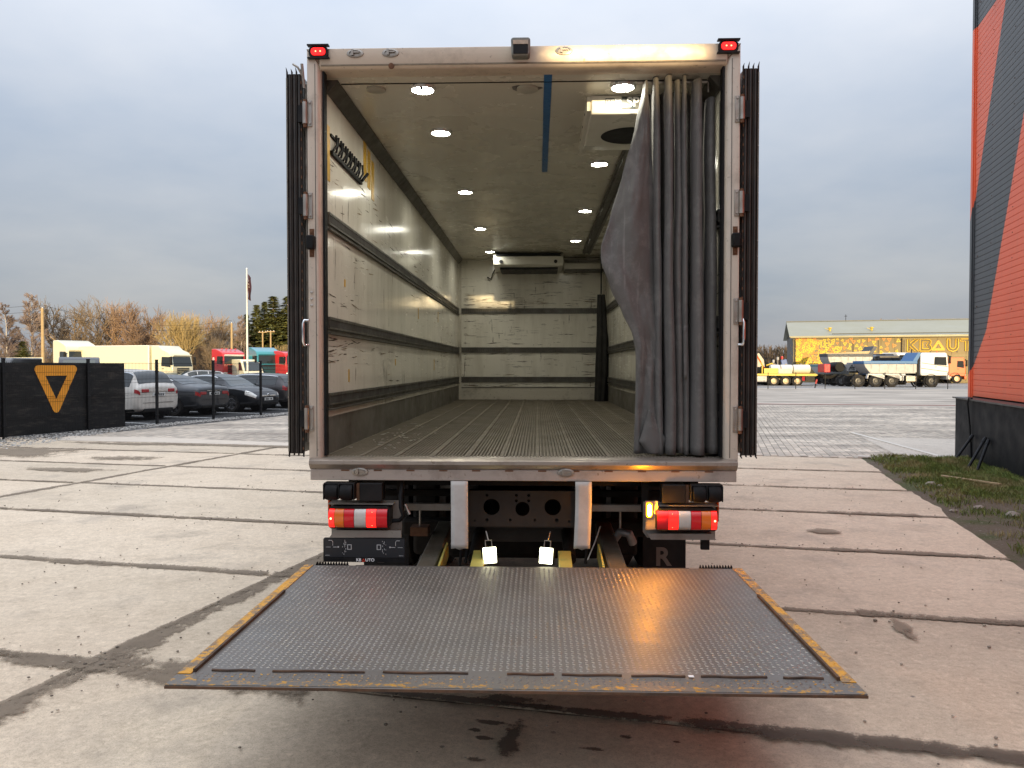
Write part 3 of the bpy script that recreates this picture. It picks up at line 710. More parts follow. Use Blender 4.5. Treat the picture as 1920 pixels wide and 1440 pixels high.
LW = [(.55, 1.93, .8, .10, 22), (.45, 1.83, .5, .08, 8), (.45, 2.22, .35, .10, 12), (1.5, 1.92, 1.4, .06, 14), (1.0, 2.58, .7, .05, 10), (1.6, 2.98, 1.6, .18, 26), (3.0, 2.92, 1.8, .10, 20), (4.6, 2.90, 1.6, .10, 16), (.8, 3.08, .9, .10, 12), (2.0, 1.72, .12, .35, 14), (2.0, 1.52, .8, .12, 8), (3.4, 1.62, 2.2, .16, 16), (5.8, 1.8, .9, .3, 10), (.35, 2.45, .05, .16, 5), (.95, 2.42, .08, .24, 5), (1.05, 2.33, .06, .20, 4), (2.0, 2.42, .10, .25, 4), (2.25, 2.30, .06, .2, 3), (2.6, 2.40, .08, .22, 3), (3.6, 2.36, .6, .25, 8), (5.0, 2.36, .9, .25, 14), (6.5, 2.35, .8, .3, 14), (4.2, 2.86, .1, .2, 5), (6.4, 2.0, .6, .2, 10), (4.0, 1.80, .7, .2, 7), (1.2, 1.40, 1.4, .06, 14), (.7, 2.80, .04, .26, 3)]
scuffs(left_wall, on_left, LW, 5, scuff_m); scuffs(left_wall, on_left, [(u + .2, z - .05, a_, b_, max(1, n_ // 2)) for u, z, a_, b_, n_ in LW], 6, scuff_l)
scuffs(right_wall, on_right, LW, 8, scuff_m)
# hook rack with short straps near the door
rk = MB().box((-WI, .27, 3.13), (-WI + .02, 1.10, 3.155)).box((-WI, .27, 3.245), (-WI + .012, 1.05, 3.262)).build('strap_rack', rubber, left_wall)
stp = MB()
for k in range(13):
    y = .29 + k * .062; a = (-1) ** k * .02
    stp.tube([(-WI + .018, y, 3.16), (-WI + .03, y + .02 + a, 3.205), (-WI + .022, y + .055, 3.27)], .008, 6)
stp.tube([(-WI + .03, 1.05, 3.15), (-WI + .05, 1.14, 3.22)], .012, 6)
stp.build('rack_hooks', rubber, left_wall, smooth=60)

fw = bx('front_wall', (-WI, LEN, 1.09), (WI, LEN + .06, ZC + .1), front_m, truck)
bx('kick_board', (-WI + .05, LEN - .008, ZF), (WI - .05, LEN, ZF + .20), alu_m, fw)
bx('kick_edge', (-WI + .05, LEN - .016, ZF + .20), (WI - .05, LEN, ZF + .212), rail_m, fw)
fw_[0] = fw
FW = [(0, 2.83, 2.2, .10, 46), (.1, 2.95, 1.6, .10, 14)]
for z_ in (1.98, 1.88, 1.80, 2.16, 2.30, 2.42, 2.54): FW += [(x_, z_, .10, .02, 4) for x_ in (-1.12, -.36, .38, 1.0)] + [(.0, z_, 1.8, .03, 4)]
FW += [(-.92, 2.42, .06, .05, 8), (-.35, 2.36, .07, .09, 8), (.2, 2.48, .10, .03, 4), (-.8, 1.90, .02, .14, 3), (0, 1.33, 2.0, .10, 50), (.3, 1.36, .15, .05, 12), (.5, 1.70, 1.2, .2, 10), (-.6, 1.44, 1.0, .03, 12)]
scuffs(fw, on_front, FW, 15, scuff_m); scuffs(fw, on_front, FW, 16, scuff_l)
for zc in (2.70, 2.045, 1.55):
    b = MB().box((-WI + .05, LEN - .004, zc - .045), (WI - .05, LEN, zc + .045)).box((-WI + .05, LEN - .02, zc + .03), (WI - .05, LEN - .004, zc + .045)).box((-WI + .05, LEN - .02, zc - .045), (WI - .05, LEN - .004, zc - .03))
    x = -WI + .06
    while x < WI - .07:
        b.box((x, LEN - .018, zc - .03), (x + .016, LEN - .004, zc + .03)); x += .037
    b.build('lashing_rail', rail_m, fw)

cl = bx('ceiling', (-WI - .06, YB, ZC), (WI + .06, LEN + .05, 3.68), ceil_m, truck)
bx('roof_skin', (-1.298, YB, 3.68), (1.298, LEN + .05, 3.695), outer_m, cl)
bx('ceiling_seam', (-WI + .08, .245, ZC - .004), (WI - .08, .255, ZC), rubber, cl)
bx('front_cove', (-WI + .05, LEN - .07, ZC - .02), (WI - .05, LEN, ZC), ceil_m, cl)
MB().box((.135, .13, ZC - .003), (.185, 2.5, ZC)).build('blue_tape', mat('blue_tape', (.012, .11, .30), .35, var=.2, sc=18), cl)
track = MB().box((.80, 1.55, ZC - .03), (.93, LEN - .8, ZC)).box((.82, 1.55, ZC - .045), (.84, LEN - .8, ZC - .03)).box((.89, 1.55, ZC - .045), (.91, LEN - .8, ZC - .03)).build('curtain_track', rail_m, cl)
for (x, y, r) in ((-.95, .34, .062), (.03, .36, .07)):
    MB().lathe([(r, ZC), (r, ZC - .012), (r * .82, ZC - .016), (0, ZC - .017)], (x, y, 0), 'z', 24).build('blank_cover', mat('cover_grey', (.36, .34, .28), .5, var=.1), cl, smooth=40)
MB().prism([(-.07, .33), (-.03, .305), (.0, .315), (.02, .40), (-.04, .41), (-.065, .38)], ZC - .002, ZC).build('torn_patch', mat('torn_patch', (.12, .11, .10), .9), cl)
MB().prism([(.06, .33), (.12, .34), (.13, .36), (.09, .40), (.05, .40)], ZC - .002, ZC).build('torn_patch', mat('torn_patch', (.12, .11, .10), .9), cl)
MB().box((-.655, .262, ZC - .03), (-.635, .285, ZC)).build('cable_stub', rubber, cl)

lens_lit = mat('lit_lamp', (.9, .95, .85), .3, var=0, rv=0, emit=(1.0, .98, .84), es=120.0)
bez_m = mat('lamp_bezel', (.7, .7, .68), .25, .6, var=.05)
lamp_b = MB().lathe([(.084, ZC), (.082, ZC - .014), (.073, ZC - .021), (.070, ZC - .019), (.068, ZC - .009)], (0, 0, 0), 'z', 28, cap=False).mesh('bezel', bez_m, 40)
lamp_l = MB().lathe([(.0685, ZC - .010), (.05, ZC - .014), (0, ZC - .015)], (0, 0, 0), 'z', 28, cap=False).mesh('lens', lens_lit, 60)
for (x, y) in ((-.645, .33), (-.645, 1.25), (-.645, 3.25), (-.645, 5.35), (-.645, 7.35), (.64, .33), (.64, 2.2), (.64, 4.25), (.64, 6.35)):
    lo = share('ceiling_lamp', lamp_b, truck, (x, y, 0)); share('lens', lamp_l, lo, (0, 0, 0))

# ceiling evaporator near the door
ev = thing('evaporator', None, None); ev.parent = truck
white_c = mat('evaporator_white', (.66, .64, .56), .35, var=.06, sc=3, dirt=(.3, .26, .18), dirt_amt=.25)
def evap(p, x0, x1, y0, y1, z0, side_up):
    o = MB().prism([(y0, ZC - .002), (y0, z0 + .03), (y0 + .02, z0), (y1 - .35, z0), (y1, z0 + side_up), (y1, ZC - .002)], x0, x1, axis='x').build('casing', white_c, p, bevel=.008)
    return o
ec = evap(ev, .45, 1.17, .50, 1.55, 3.445, .05)
bx('side_rail', (.425, .52, 3.47), (.449, 1.54, ZC - .004), white_c, ev)
MB().lathe([(.205, 3.444), (.19, 3.4405), (0, 3.4405)], (.76, 1.0, 0), 'z', 40).build('fan_opening', mat('fan_black', (.004, .004, .004), .9, var=0), ec)
bx('badge', (.650, .4955, 3.475), (1.02, .4998, 3.555), mat('badge_grey', (.05, .055, .05), .4, var=.05), ec, bevel=.03, seg=5)
text('badge_lettering', 'SP', .085, mat('badge_white', (.8, .8, .78), .5, var=0), ec, (.726, .4945, 3.515), depth=.0008, offset=.002)
ring_prism([(.545, 3.485), (.605, 3.485), (.605, 3.545), (.545, 3.545)], [(.549, 3.489), (.601, 3.489), (.601, 3.541), (.549, 3.541)], .4985, .4998).build('symbol_frame', ink, ec)
b = MB()
for k in range(3):
    x = .558 + k * .017
    b.box((x, .4985, 3.495), (x + .004, .4998, 3.508)).box((x, .4985, 3.520), (x + .004, .4998, 3.533))
b.box((.572, .4985, 3.512), (.580, .4998, 3.516)).build('symbol', ink, ec)
for (y, z) in ((.75, 3.52), (1.0, 3.51), (1.3, 3.505)): MB().lathe([(.008, -.003), (.008, 0), (0, 0)], (.424, y, z), 'x', 8).build('screw', ink, ev)
# evaporator at the front wall
e2 = bpy.data.objects.new('evaporator', None); COL.objects.link(e2); e2.parent = truck
c2 = MB().prism([(7.55, ZC - .001), (7.47, ZC - .06), (7.50, 3.375), (7.56, 3.345), (LEN - .01, 3.345), (LEN - .01, ZC - .001)], -.60, .50, axis='x').build('casing', white_c, e2, bevel=.01)
MB().box((-.56, 7.462, 3.50), (.46, 7.50, 3.545)).build('air_slot', ink, c2)
bx('drip_tray', (-.50, 7.6, 3.31), (.42, LEN - .05, 3.344), plastic, e2)
for x in (-.48, .38): MB().lathe([(.028, 7.478), (.028, 7.50)], (x, 0, 3.42), 'y', 14).build('screw_cap', ink, c2)
b = MB()
for k, w_ in enumerate((.012, 0, .016, .014, .018, .012, .016, 0, .015, .012, .017, .014)):
    if w_: b.box((-.43 + k * .021, 7.4775, 3.470), (-.43 + k * .021 + w_, 7.4795, 3.484))
b.build('maker_mark', ink, c2)
MB().tube([(.50, 8.1, 3.45), (.62, 8.15, 3.38), (.75, 8.2, 3.33)], .012, 6).build('hose', rubber, e2, smooth=60)
MB().tube([(-.60, 8.15, 3.40), (-.66, 8.2, 3.3), (-.68, 8.2, 3.22), (-.74, 8.22, 3.26)], .010, 6).build('hose', rubber, e2, smooth=60)
bx('duct', (.52, 7.95, 3.36), (WI - .01, LEN - .01, 3.46), white_c, e2, bevel=.01)
bx('duct_shadow_gap', (.54, 7.97, 3.33), (WI - .01, LEN - .02, 3.358), rail_m, e2)

# floor planks, ribbed
fl = bx('floor', (-WI, .10, 1.10), (WI, LEN, ZF - .016), floor_m, truck)
npk = 11; pw = (2 * WI - .02) / npk
for k in range(npk):
    x0 = -WI + .01 + k * pw; x1 = x0 + pw - .004; prf = [(x0, ZF - .016), (x0, ZF + .003), (x0 + .012, ZF + .003), (x0 + .013, ZF)]
    nr = 9; st = (x1 - x0 - .024) / nr
    for r in range(nr):
        a = x0 + .012 + r * st
        prf += [(a + st * .12, ZF - .013), (a + st * .42, ZF - .013), (a + st * .54, ZF), (a + st, ZF)]
    prf += [(x1, ZF + .001), (x1, ZF - .016)]
    b = MB(); n = len(prf); b.add([(x, .085, z) for x, z in prf] + [(x, LEN - .01, z) for x, z in prf], [(i, i + 1, n + i + 1, n + i) for i in range(n - 1)] + [tuple(range(n))])
    b.build('floor_plank', floor_m, fl)
lint = mat('floor_litter', (.42, .40, .34), .9, var=.3)
b = MB(); rg = random.Random(3)
for k in range(60):
    x, y = -1.0 + rg.gauss(0, .12), .5 + rg.random() * 2.4; r = rg.uniform(.004, .016)
    b.prism([(x + r * math.cos(a) * rg.uniform(.5, 1.3), y + r * 1.6 * math.sin(a)) for a in (0, 1.2, 2.4, 3.5, 4.9)], ZF + .001, ZF + .004)
tag(b.build('floor_litter', lint, fl), kind='stuff')

# rear frame
rf = bpy.data.objects.new('rear_frame', None); COL.objects.link(rf); rf.parent = truck
hd = MB().prism([(0, 3.69), (0, 3.592), (.012, 3.574), (.03, 3.566), (.14, 3.566), (.14, 3.69)], -1.225, 1.225, axis='x').build('header', steel_h, rf, bevel=.004)
bx('header_lip', (-1.215, -.004, 3.583), (1.215, .0, 3.592), mat('lip_grime', (.2, .16, .11), .6, .4, var=.3, sc=30), rf)
for s in (-1, 1):
    MB().prism([(s * 1.3, 0), (s * 1.245, 0), (s * 1.228, .012), (s * 1.216, .03), (s * 1.216, .14), (s * 1.3, .14)], 1.20, 3.69).build('jamb', steel_v, rf, bevel=.003)
    bx('jamb_groove', (min(s * 1.249, s * 1.253), -.002, 1.22), (max(s * 1.249, s * 1.253), 0, 3.60), rail_m, rf)
    bx('jamb_gasket', (min(s * 1.203, s * 1.2155), .03, 1.22), (max(s * 1.203, s * 1.2155), .09, 3.566), rubber, rf)
    MB().prism([(s * 1.225, 3.60), (s * 1.3, 3.688), (s * 1.3, 3.682), (s * 1.23, 3.60)], -.003, 0, axis='y').build('mitre_seam', rust, rf)
# sill and beam
MB().prism([(.14, ZF - .003), (.02, ZF), (-.02, 1.208), (-.035, 1.196), (-.036, 1.176), (-.02, 1.155), (-.008, 1.143), (.14, 1.143)], -1.292, 1.292, axis='x').build('sill', sill_m, rf, smooth=35)
bx('rear_beam', (-1.29, -.012, 1.076), (1.29, .16, 1.142), beam_m, rf, bevel=.004)
b = MB()
for k in range(12): b.box((-1.1 + k * .2, -.014, 1.133), (-1.1 + k * .2 + .05, -.0125, 1.1415))
b.build('weld_grime', rust, rf)['kind'] = 'stuff'
def lock_cup(x, z, up):
    o = MB().lathe([(.052, .0), (.05, -.006), (.036, -.008), (.034, -.002)], (0, 0, 0), 'y', 24)
    o.v = [(px_ * 1.0, py_, pz_ * .5) for px_, py_, pz_ in o.v]
    c = o.build('lock_keeper', zinc, truck, smooth=40); c.location = (x, -.0005 if up else -.013, z)
    MB().box((-.022, -.016, -.014), (-.008, -.004, .022)).box((-.008, -.012, .002), (.026, -.005, .010)).build('keeper_pin', zinc, c)
for x in (-1.005, -.79, .252): lock_cup(x, 3.657, True)
for x in (-.985, .268): lock_cup(x, 1.128, False)
b = MB().lathe([(.018, 0), (.017, -.008), (0, -.010)], (-.785, -.004, 3.578), 'y', 14).build('bolt_cap', rust, rf, smooth=40)
# marker lamps in the top corners
mk = mat('marker_red', (.5, .01, .01), .15, var=0, rv=0, emit=(1, .010, .008), es=1.8)
mkd = mat('marker_led', (1, .3, .2), .2, var=0, rv=0, emit=(1, .12, .05), es=9)
for s in (-1, 1):
    h = bpy.data.objects.new('marker_lamp', None); COL.objects.link(h); h.parent = truck; h.location = (s * 1.225, 0, 3.665)
    MB().box((-.065, -.035, .032), (.065, .0, .040)).box((-.066, -.025, -.04), (.066, 0, -.033)).build('hood', plastic, h)
    MB().prism(rounded([(-.058, -.032), (.058, -.032), (.058, .030), (-.058, .030)], .02), -.018, 0, axis='y').build('housing', plastic, h)
    MB().prism(rounded([(-.043, -.022), (.043, -.022), (.043, .022), (-.043, .022)], .018), -.025, -.018, axis='y').build('lens', mk, h)
    for x in (-.014, .014): MB().lathe([(.005, -.0265), (.0, -.027)], (x, 0, 0), 'y', 10).build('led', mkd, h)
# reversing camera on the header
cm = bpy.data.objects.new('rear_camera', None); COL.objects.link(cm); cm.parent = truck
MB().prism(rounded([(-.058, 3.605), (.048, 3.605), (.053, 3.712), (-.063, 3.712)], .016), -.075, 0, axis='y').build('camera_hood', mat('camera_hood', (.16, .165, .15), .6, var=.4, sc=30, dirt=(.3, .28, .24), dirt_amt=.5), cm, bevel=.008)
bx('camera_face', (-.048, -.081, 3.612), (.038, -.0755, 3.668), plastic, cm, bevel=.004)
bx('camera_rim', (-.05, -.083, 3.668), (.04, -.0755, 3.692), mat('worn_rim', (.45, .36, .27), .5, var=.4, sc=30), cm)

# hinges, buffers and grab handles on the jambs
def hinge(s, z):
    h = bpy.data.objects.new('hinge', None); COL.objects.link(h); h.parent = truck; h.location = (s * 1.296, -.004, z)
    MB().box((min(0, -s * .028), -.006, -.078), (max(0, -s * .028), .004, .078)).build('hinge_plate', zinc, h, bevel=.002)
    MB().tube([(s * .012, -.012, -.065), (s * .012, -.012, .065)], .016, 12).build('hinge_barrel', zinc, h, smooth=50)
    MB().tube([(s * .012, -.012, -.085), (s * .012, -.012, .08)], .012, 10).build('hinge_pin', rust, h, smooth=50)
    for q in (-.062, .062): MB().lathe([(.007, -.012), (.004, -.014)], (-s * .014, 0, q), 'y', 8).build('hinge_bolt', zinc, h)
    bx('hinge_arm', (min(s * .02, s * .06), -.004, -.05), (max(s * .02, s * .06), .03, .05), plastic, h)
for s in (-1, 1):
    for z in (3.30, 2.745, 1.452): hinge(s, z)
hinge(1, 2.10)
for s in (-1, 1):
    bf = bpy.data.objects.new('door_buffer', None); COL.objects.link(bf); bf.parent = truck; bf.location = (s * 1.275, 0, 2.52)
    bx('buffer_plate', (-.014, -.004, -.085), (.014, 0, .085), rust, bf)
    bx('buffer_block', (-.024, -.05, -.042), (.024, -.004, .042), rubber, bf, bevel=.008)
    for q in (-.068, .068): MB().lathe([(.009, -.010), (.0, -.012)], (0, 0, q), 'y', 8).build('buffer_bolt', rust, bf)
    gh = MB().tube([(s * 1.298, -.006, 2.05), (s * 1.32, -.02, 2.05), (s * 1.325, -.024, 2.03), (s * 1.325, -.024, 1.92), (s * 1.32, -.02, 1.90), (s * 1.298, -.006, 1.90)], .009, 8).build('grab_handle', chrome, truck, smooth=60)
for z in (2.10, 2.06, 2.02): MB().lathe([(.009, -.007), (.0, -.010)], (-1.277, 0, z + .12), 'y', 10).build('rivet', zinc, rf)

# doors folded back along the sides, edge towards the camera
gas_m = mat('door_gasket', (.02, .019, .018), .55, var=.3, sc=12, dirt=(.06, .04, .03), dirt_amt=.5)
dst = mat('gasket_strip', (.17, .155, .13), .5, .5, var=.3, sc=14)
for s in (-1, 1):
    dr = bpy.data.objects.new('rear_door', None); COL.objects.link(dr); dr.parent = truck; dr.location = (-1.385 if s < 0 else 1.368, .03, 0)
    dr.rotation_euler = (0, 0, s * R(.7))
    MB().box((-.042, .01, 1.24), (.042, 1.22, 3.55)).build('door_panel', wall_m if False else outer_m, dr, bevel=.006)
    MB().box((-.046, -.006, 1.235), (.046, .0095, 3.545)).build('door_edge', gas_m, dr)
    for k, xo in enumerate((-.047, -.016, .012, .042)):
        w_ = .007
        b = MB(); nn = 60
        for i in range(nn):
            z0, z1 = 1.225 + 2.335 * i / nn, 1.225 + 2.335 * (i + 1) / nn
            e0 = .0012 * math.sin(i * 1.7 + k); b.box((s * xo - w_ / 2, -.020 + e0, z0), (s * xo + w_ / 2, -.006, z1))
        b.prism([(s * xo - w_ / 2, 3.56), (s * xo + w_ / 2, 3.56), (s * xo + s * .006, 3.578 + .008 * (k % 2))], -.019, -.008, axis='y')
        b.prism([(s * xo - w_ / 2, 1.225), (s * xo + w_ / 2, 1.225), (s * xo + .004, 1.215 + .008 * (k % 3))], -.03, -.01, axis='y')
        b.build('gasket_fin', gas_m, dr)
    for xo in (-.031, -.002, .027): MB().tube([(s * xo, -.006, 1.235), (s * xo, -.006, 3.545)], .0115, 10).build('gasket_bulb', mat('gasket_bulb', (.020, .018, .016), .38, var=.25, sc=9, dirt=(.07, .05, .035), dirt_amt=.45), dr, smooth=60)
    so = .042 * s
    bx('gasket_strip', (so - .004, -.0235, 1.25), (so + .004, -.0208, 3.52), dst, dr)
    b = MB()
    for i in range(24): b.lathe([(.0045, -.003), (.003, -.005)], (so, -.0225, 1.30 + i * .094), 'y', 6)
    b.build('rivet_row', zinc, dr)['kind'] = 'stuff'
    b = MB()
    for i in range(40): b.box((-s * .047 - .003, -.0235, 1.26 + i * .057), (-s * .047 + .003, -.0205, 1.26 + i * .057 + .016))
    b.build('stitch_row', rust, dr)['kind'] = 'stuff'
    MB().tube([(-s * .058, .04, 1.30), (-s * .058, .04, 3.50)], .011, 8).build('lock_bar', zinc, dr, smooth=60)
    if s < 0: MB().tube([(.055, -.02, 3.53), (.03, -.03, 3.58), (.0, -.03, 3.60)], .007, 6).tube([(.062, -.01, 3.46), (.055, -.03, 3.60)], .010, 6).build('lock_tongue', zinc, dr, smooth=60)
# ================================================================ under the sill: lamps, brackets, chassis
brk_m = streaky('bracket_galv', (.24, .215, .185), (.34, .31, .27), .55, .4, vert=False, amt=.7)
def emp(name, parent, loc=(0, 0, 0), rot=(0, 0, 0)):
    o = bpy.data.objects.new(name, None); COL.objects.link(o); o.parent = parent; o.location = loc; o.rotation_euler = rot; return o
red_on = mat('lens_red_lit', (.6, .01, .01), .15, var=0, rv=0, emit=(1, .018, .012), es=1.5, coat=.15)
red_dim = mat('lens_red_dim', (.42, .008, .014), .12, var=0, rv=0, emit=(1, .01, .015), es=.12, coat=.2)
red_hot = mat('lens_red_hot', (1, .2, .1), .2, var=0, rv=0, emit=(1, .16, .06), es=16)
amb_l = mat('lens_amber', (.62, .13, .01), .15, var=.05, rv=0, emit=(1, .2, .0), es=.10, coat=.5)
clr_l = mat('lens_clear', (.60, .56, .50), .2, var=.1, sc=20, rv=0, coat=.5)
for s in (-1, 1):
    tl = emp('tail_lamp', truck, (s * .985, -.02, .853))
    LB = MB().prism(rounded([(-.185, -.066), (.185, -.066), (.185, .066), (-.185, .066)], .022), -.03, .09, axis='y').build('lamp_housing', plastic, tl)
    # compartments from the outside inwards, lens slightly domed
    segs = [(-.178, -.142, red_on, 'position_lens'), (-.142, -.084, amb_l, 'indicator_lens'), (-.084, -.022, red_dim, 'fog_lens'), (-.022, .050, clr_l, 'reverse_lens'), (.050, .112, red_on, 'brake_lens'), (.112, .178, red_dim, 'reflector_lens')]
    for (a, b_, m_, nm) in segs:
        aa, bb = (a, b_) if s < 0 else (-b_, -a)
        def f(u, w, aa=aa, bb=bb):
            x = aa + .0012 + (bb - aa - .0024) * u; z = -.056 + .112 * w
            return (x, -.034 - .022 * math.sqrt(max(0, 1 - (2 * w - 1) ** 2)) ** .7 - .006 * (1 - (x / .18) ** 2), z)
        b = MB().grid(f, 6, 10)
        b.build(nm, m_, tl, smooth=60)
    xo = s * .163
    MB().lathe([(.010, -.055), (.0, -.060)], (xo, 0, .0), 'y', 10).build('led', red_hot, tl)
    b = MB()
    for k in range(9):
        a = -1.1 + k * .275; x = (.104 - .043 * math.cos(a)) * -s * -1
        b.lathe([(.0045, -.0535), (0, -.056)], (-s * (.107 - .045 * math.cos(a)) , 0, .045 * math.sin(a)), 'y', 8)
    b.build('brake_led', red_hot, tl)
    b = MB()
    for (x, z) in ((-.06, -.05), (.13, -.05), (-.06, .05), (.13, .05)): b.lathe([(.004, -.043), (0, -.044)], (-s * x * -1, 0, z), 'y', 6)
    b.build('lens_screw', chrome, tl)
    # bracket
    MB().prism([(-.20, -.135), (.215, -.135), (.24, -.10), (.24, .085), (-.20, .085)] if s < 0 else [(-.24, -.10), (-.215, -.135), (.20, -.135), (.20, .085), (-.24, .085)], .095, .105, axis='y').build('lamp_bracket', brk_m, tl)
    bx('bracket_top', (-.20, .02, .072), (.20, .095, .080), brk_m, tl)
    MB().prism([(-.185, -.125), (.205, -.125), (.225, -.09), (-.16, -.088)] if s < 0 else [(-.205, -.125), (.185, -.125), (.16, -.088), (-.225, -.09)], .0, .094, axis='y').build('bracket_tray', brk_m, tl)
    # buffer: two rubber rollers in a yoke and a black box
    rb_ = emp('dock_roller', truck, (s * 1.105, -.03, 1.008))
    for xo in (-.045, .046):
        MB().lathe([(.03, -.038), (.048, -.036), (.051, -.02), (.051, .02), (.048, .036), (.03, .038)], (xo, .0, 0), 'x', 20).build('rubber_roller', rubber, rb_, smooth=40)
    MB().box((-.095, -.02, .046), (.095, .06, .056)).box((-.004, -.035, -.04), (.004, .06, .05)).box((.088, -.03, -.045), (.096, .06, .05)).box((-.096, -.03, -.045), (-.088, .06, .05)).build('roller_yoke', plastic, rb_, bevel=.003)
    MB().prism(rounded([(-.07, -.055), (.07, -.055), (.07, .055), (-.07, .055)], .006), -.02, .08, axis='y').build('buffer_box', plastic, emp('buffer', truck, (s * .915, -.01, 1.006)), bevel=.004)
    bx('buffer_rust', (min(s * .985, s * 1.005), -.02, .955), (max(s * .985, s * 1.005), .03, 1.055), rust, truck)
    bx('side_reflector', (min(s * 1.19, s * 1.205), .06, .82), (max(s * 1.19, s * 1.205), .12, .955), mat('reflector_orange', (.5, .075, .01), .25, var=.05), truck, bevel=.008)
    bx('hanger', (min(s * .74, s * .78), .10, .87), (max(s * .74, s * .78), .14, 1.08), chassis_m, truck)
# lamp cable loop, left
MB().tube([(-.735, .05, 1.05), (-.74, .01, .98), (-.735, -.01, .91), (-.72, -.01, .86), (-.745, 0, .83), (-.79, .01, .825)], .013, 8).build('lamp_cable', rubber, truck, smooth=60)
MB().tube([(-.715, .02, .925), (-.685, .01, .865)], .011, 8).build('cable_gland', zinc, truck, smooth=60)
# registration plate carrier
pl = emp('plate_carrier', truck, (-.955, -.03, .655))
MB().prism([(-.215, .075), (.225, .075), (.225, .118), (-.18, .118)], .0, .01, axis='y').build('carrier_strap', brk_m, pl)
MB().prism(rounded([(-.251, -.073), (.251, -.073), (.251, .073), (-.251, .073)], .012), -.006, .006, axis='y').build('plate_frame', plastic, pl)
bx('plate_recess', (-.245, -.008, -.045), (.245, -.0062, .07), mat('carrier_black', (.018, .019, .022), .4, var=.1), pl)
bx('plate_lower_rail', (-.25, -.010, -.0735), (.25, -.0062, -.05), plastic, pl)
gm_ = mat('moulded_mark', (.55, .55, .54), .5, var=.1)
b = MB(); rg = random.Random(5)
for s in (-1, 1):
    b.box((s * .09 - .012, -.0095, .002), (s * .09 + .012, -.0081, .006)); b.box((s * .09 - .012, -.0095, .030), (s * .09 + .012, -.0081, .034)); b.box((s * .09 - .013, -.0095, .002), (s * .09 - .009, -.0081, .034)); b.box((s * .09 + .009, -.0095, .002), (s * .09 + .013, -.0081, .034))
    b.box((min(s * .158, s * .19), -.0095, .016), (max(s * .158, s * .19), -.0081, .0185)); b.box((min(s * .205, s * .235), -.0095, .016), (max(s * .205, s * .235), -.0081, .0178))
    b.lathe([(.005, -.0095), (0, -.011)], (s * .158, 0, .018), 'y', 10)
    b.tube([(s * .192, -.009, .026), (s * .192, -.009, .050), (s * .199, -.009, .058), (s * .218, -.009, .058)], .0016, 5)
    for k in range(16):
        x = s * rg.choice((.112, .118, .124, .132)); z = rg.uniform(-.03, .055); b.box((x - .0015, -.0095, z), (x + .0015, -.0081, z + rg.uniform(.003, .01)))
    for k in range(4): b.box((s * (.215 + k * .007) - .002, -.0095, -.035), (s * (.215 + k * .007) + .002, -.0081, -.032))
b.build('moulded_marks', gm_, pl)
for s in (-1, 1): bx('plate_divider', (s * .13 - .0012, -.0095, -.04), (s * .13 + .0012, -.0082, .066), ink, pl)
wht = mat('letter_white', (.82, .82, .80), .5, var=0); redl = mat('letter_red', (.65, .05, .02), .5, var=0)
text('lettering', 'KB', .026, wht, pl, (-.0335, -.0106, -.0605), depth=.0004, offset=.0007)
ring_prism([(-.0155, -.070), (.0075, -.070), (-.004, -.050)], [(-.009, -.0665), (.001, -.0665), (-.004, -.0575)], -.0110, -.0102).build('lettering_triangle', redl, pl)
text('lettering', 'UTO', .026, wht, pl, (.035, -.0106, -.0605), depth=.0004, offset=.0007)
# amber beacon
bc = emp('amber_beacon', truck, (.762, -.06, .915))
amb = mat('beacon_lit', (1, .5, .05), .3, var=0, rv=0, emit=(1, .36, .015), es=850)
amb2 = mat('beacon_lens', (.8, .25, .01), .2, var=0, rv=0, emit=(1, .30, .0), es=3.0)
MB().tube([(0, -.012, -.034), (0, -.016, -.026), (0, -.017, .026), (0, -.012, .034)], [.004, .010, .010, .004], 10).build('lit_strip', amb, bc, smooth=60)
MB().prism(rounded([(-.016, -.042), (.016, -.042), (.016, .042), (-.016, .042)], .008), -.009, .012, axis='y').build('lens', amb2, bc)
MB().box((-.02, .0125, -.12), (.055, .02, .05)).build('beacon_bracket', brk_m, bc)
bx('side_stub', (1.09, .03, .655), (1.142, .06, .75), plastic, truck, bevel=.004)

# pale lower guards
guard_m = mat('guard_paint', (.60, .58, .54), .5, var=.12, sc=6, dirt=(.22, .16, .11), dirt_amt=.45, bump=.1)
for s, x0, x1, zb in ((-1, -.428, -.325, .664), (1, .320, .418, .668)):
    def gf(u, w, x0=x0, x1=x1, zb=zb, s=s):
        z = 1.074 - (1.074 - zb) * w
        bend = .012 * math.sin(w * 3 + s) * (1 if s > 0 else .2)
        return (x0 + (x1 - x0) * u + bend * .5, -.012 - .012 * w + .004 * math.sin(7 * w) * (s > 0), z + (.006 * math.sin(u * 9) if w > .97 else 0))
    MB().grid(gf, 4, 14).build('guard_plate', guard_m, truck, solid=.012, smooth=60)

# chassis: rails, crossmember with holes, axle, wheels, mud flaps
for s in (-1, 1): bx('chassis_rail', (min(s * .36, s * .44), .25, .74), (max(s * .36, s * .44), LEN, 1.0), chassis_m, truck)
bx('subframe', (-1.1, .17, 1.02), (1.1, LEN, 1.088), chassis_m, truck)
cm_ = emp('crossmember', truck, (0, .30, .862))
hole = [(-.20, .0, .053), (0, -.012, .046), (.195, .0, .053)]
bm = bmesh.new()
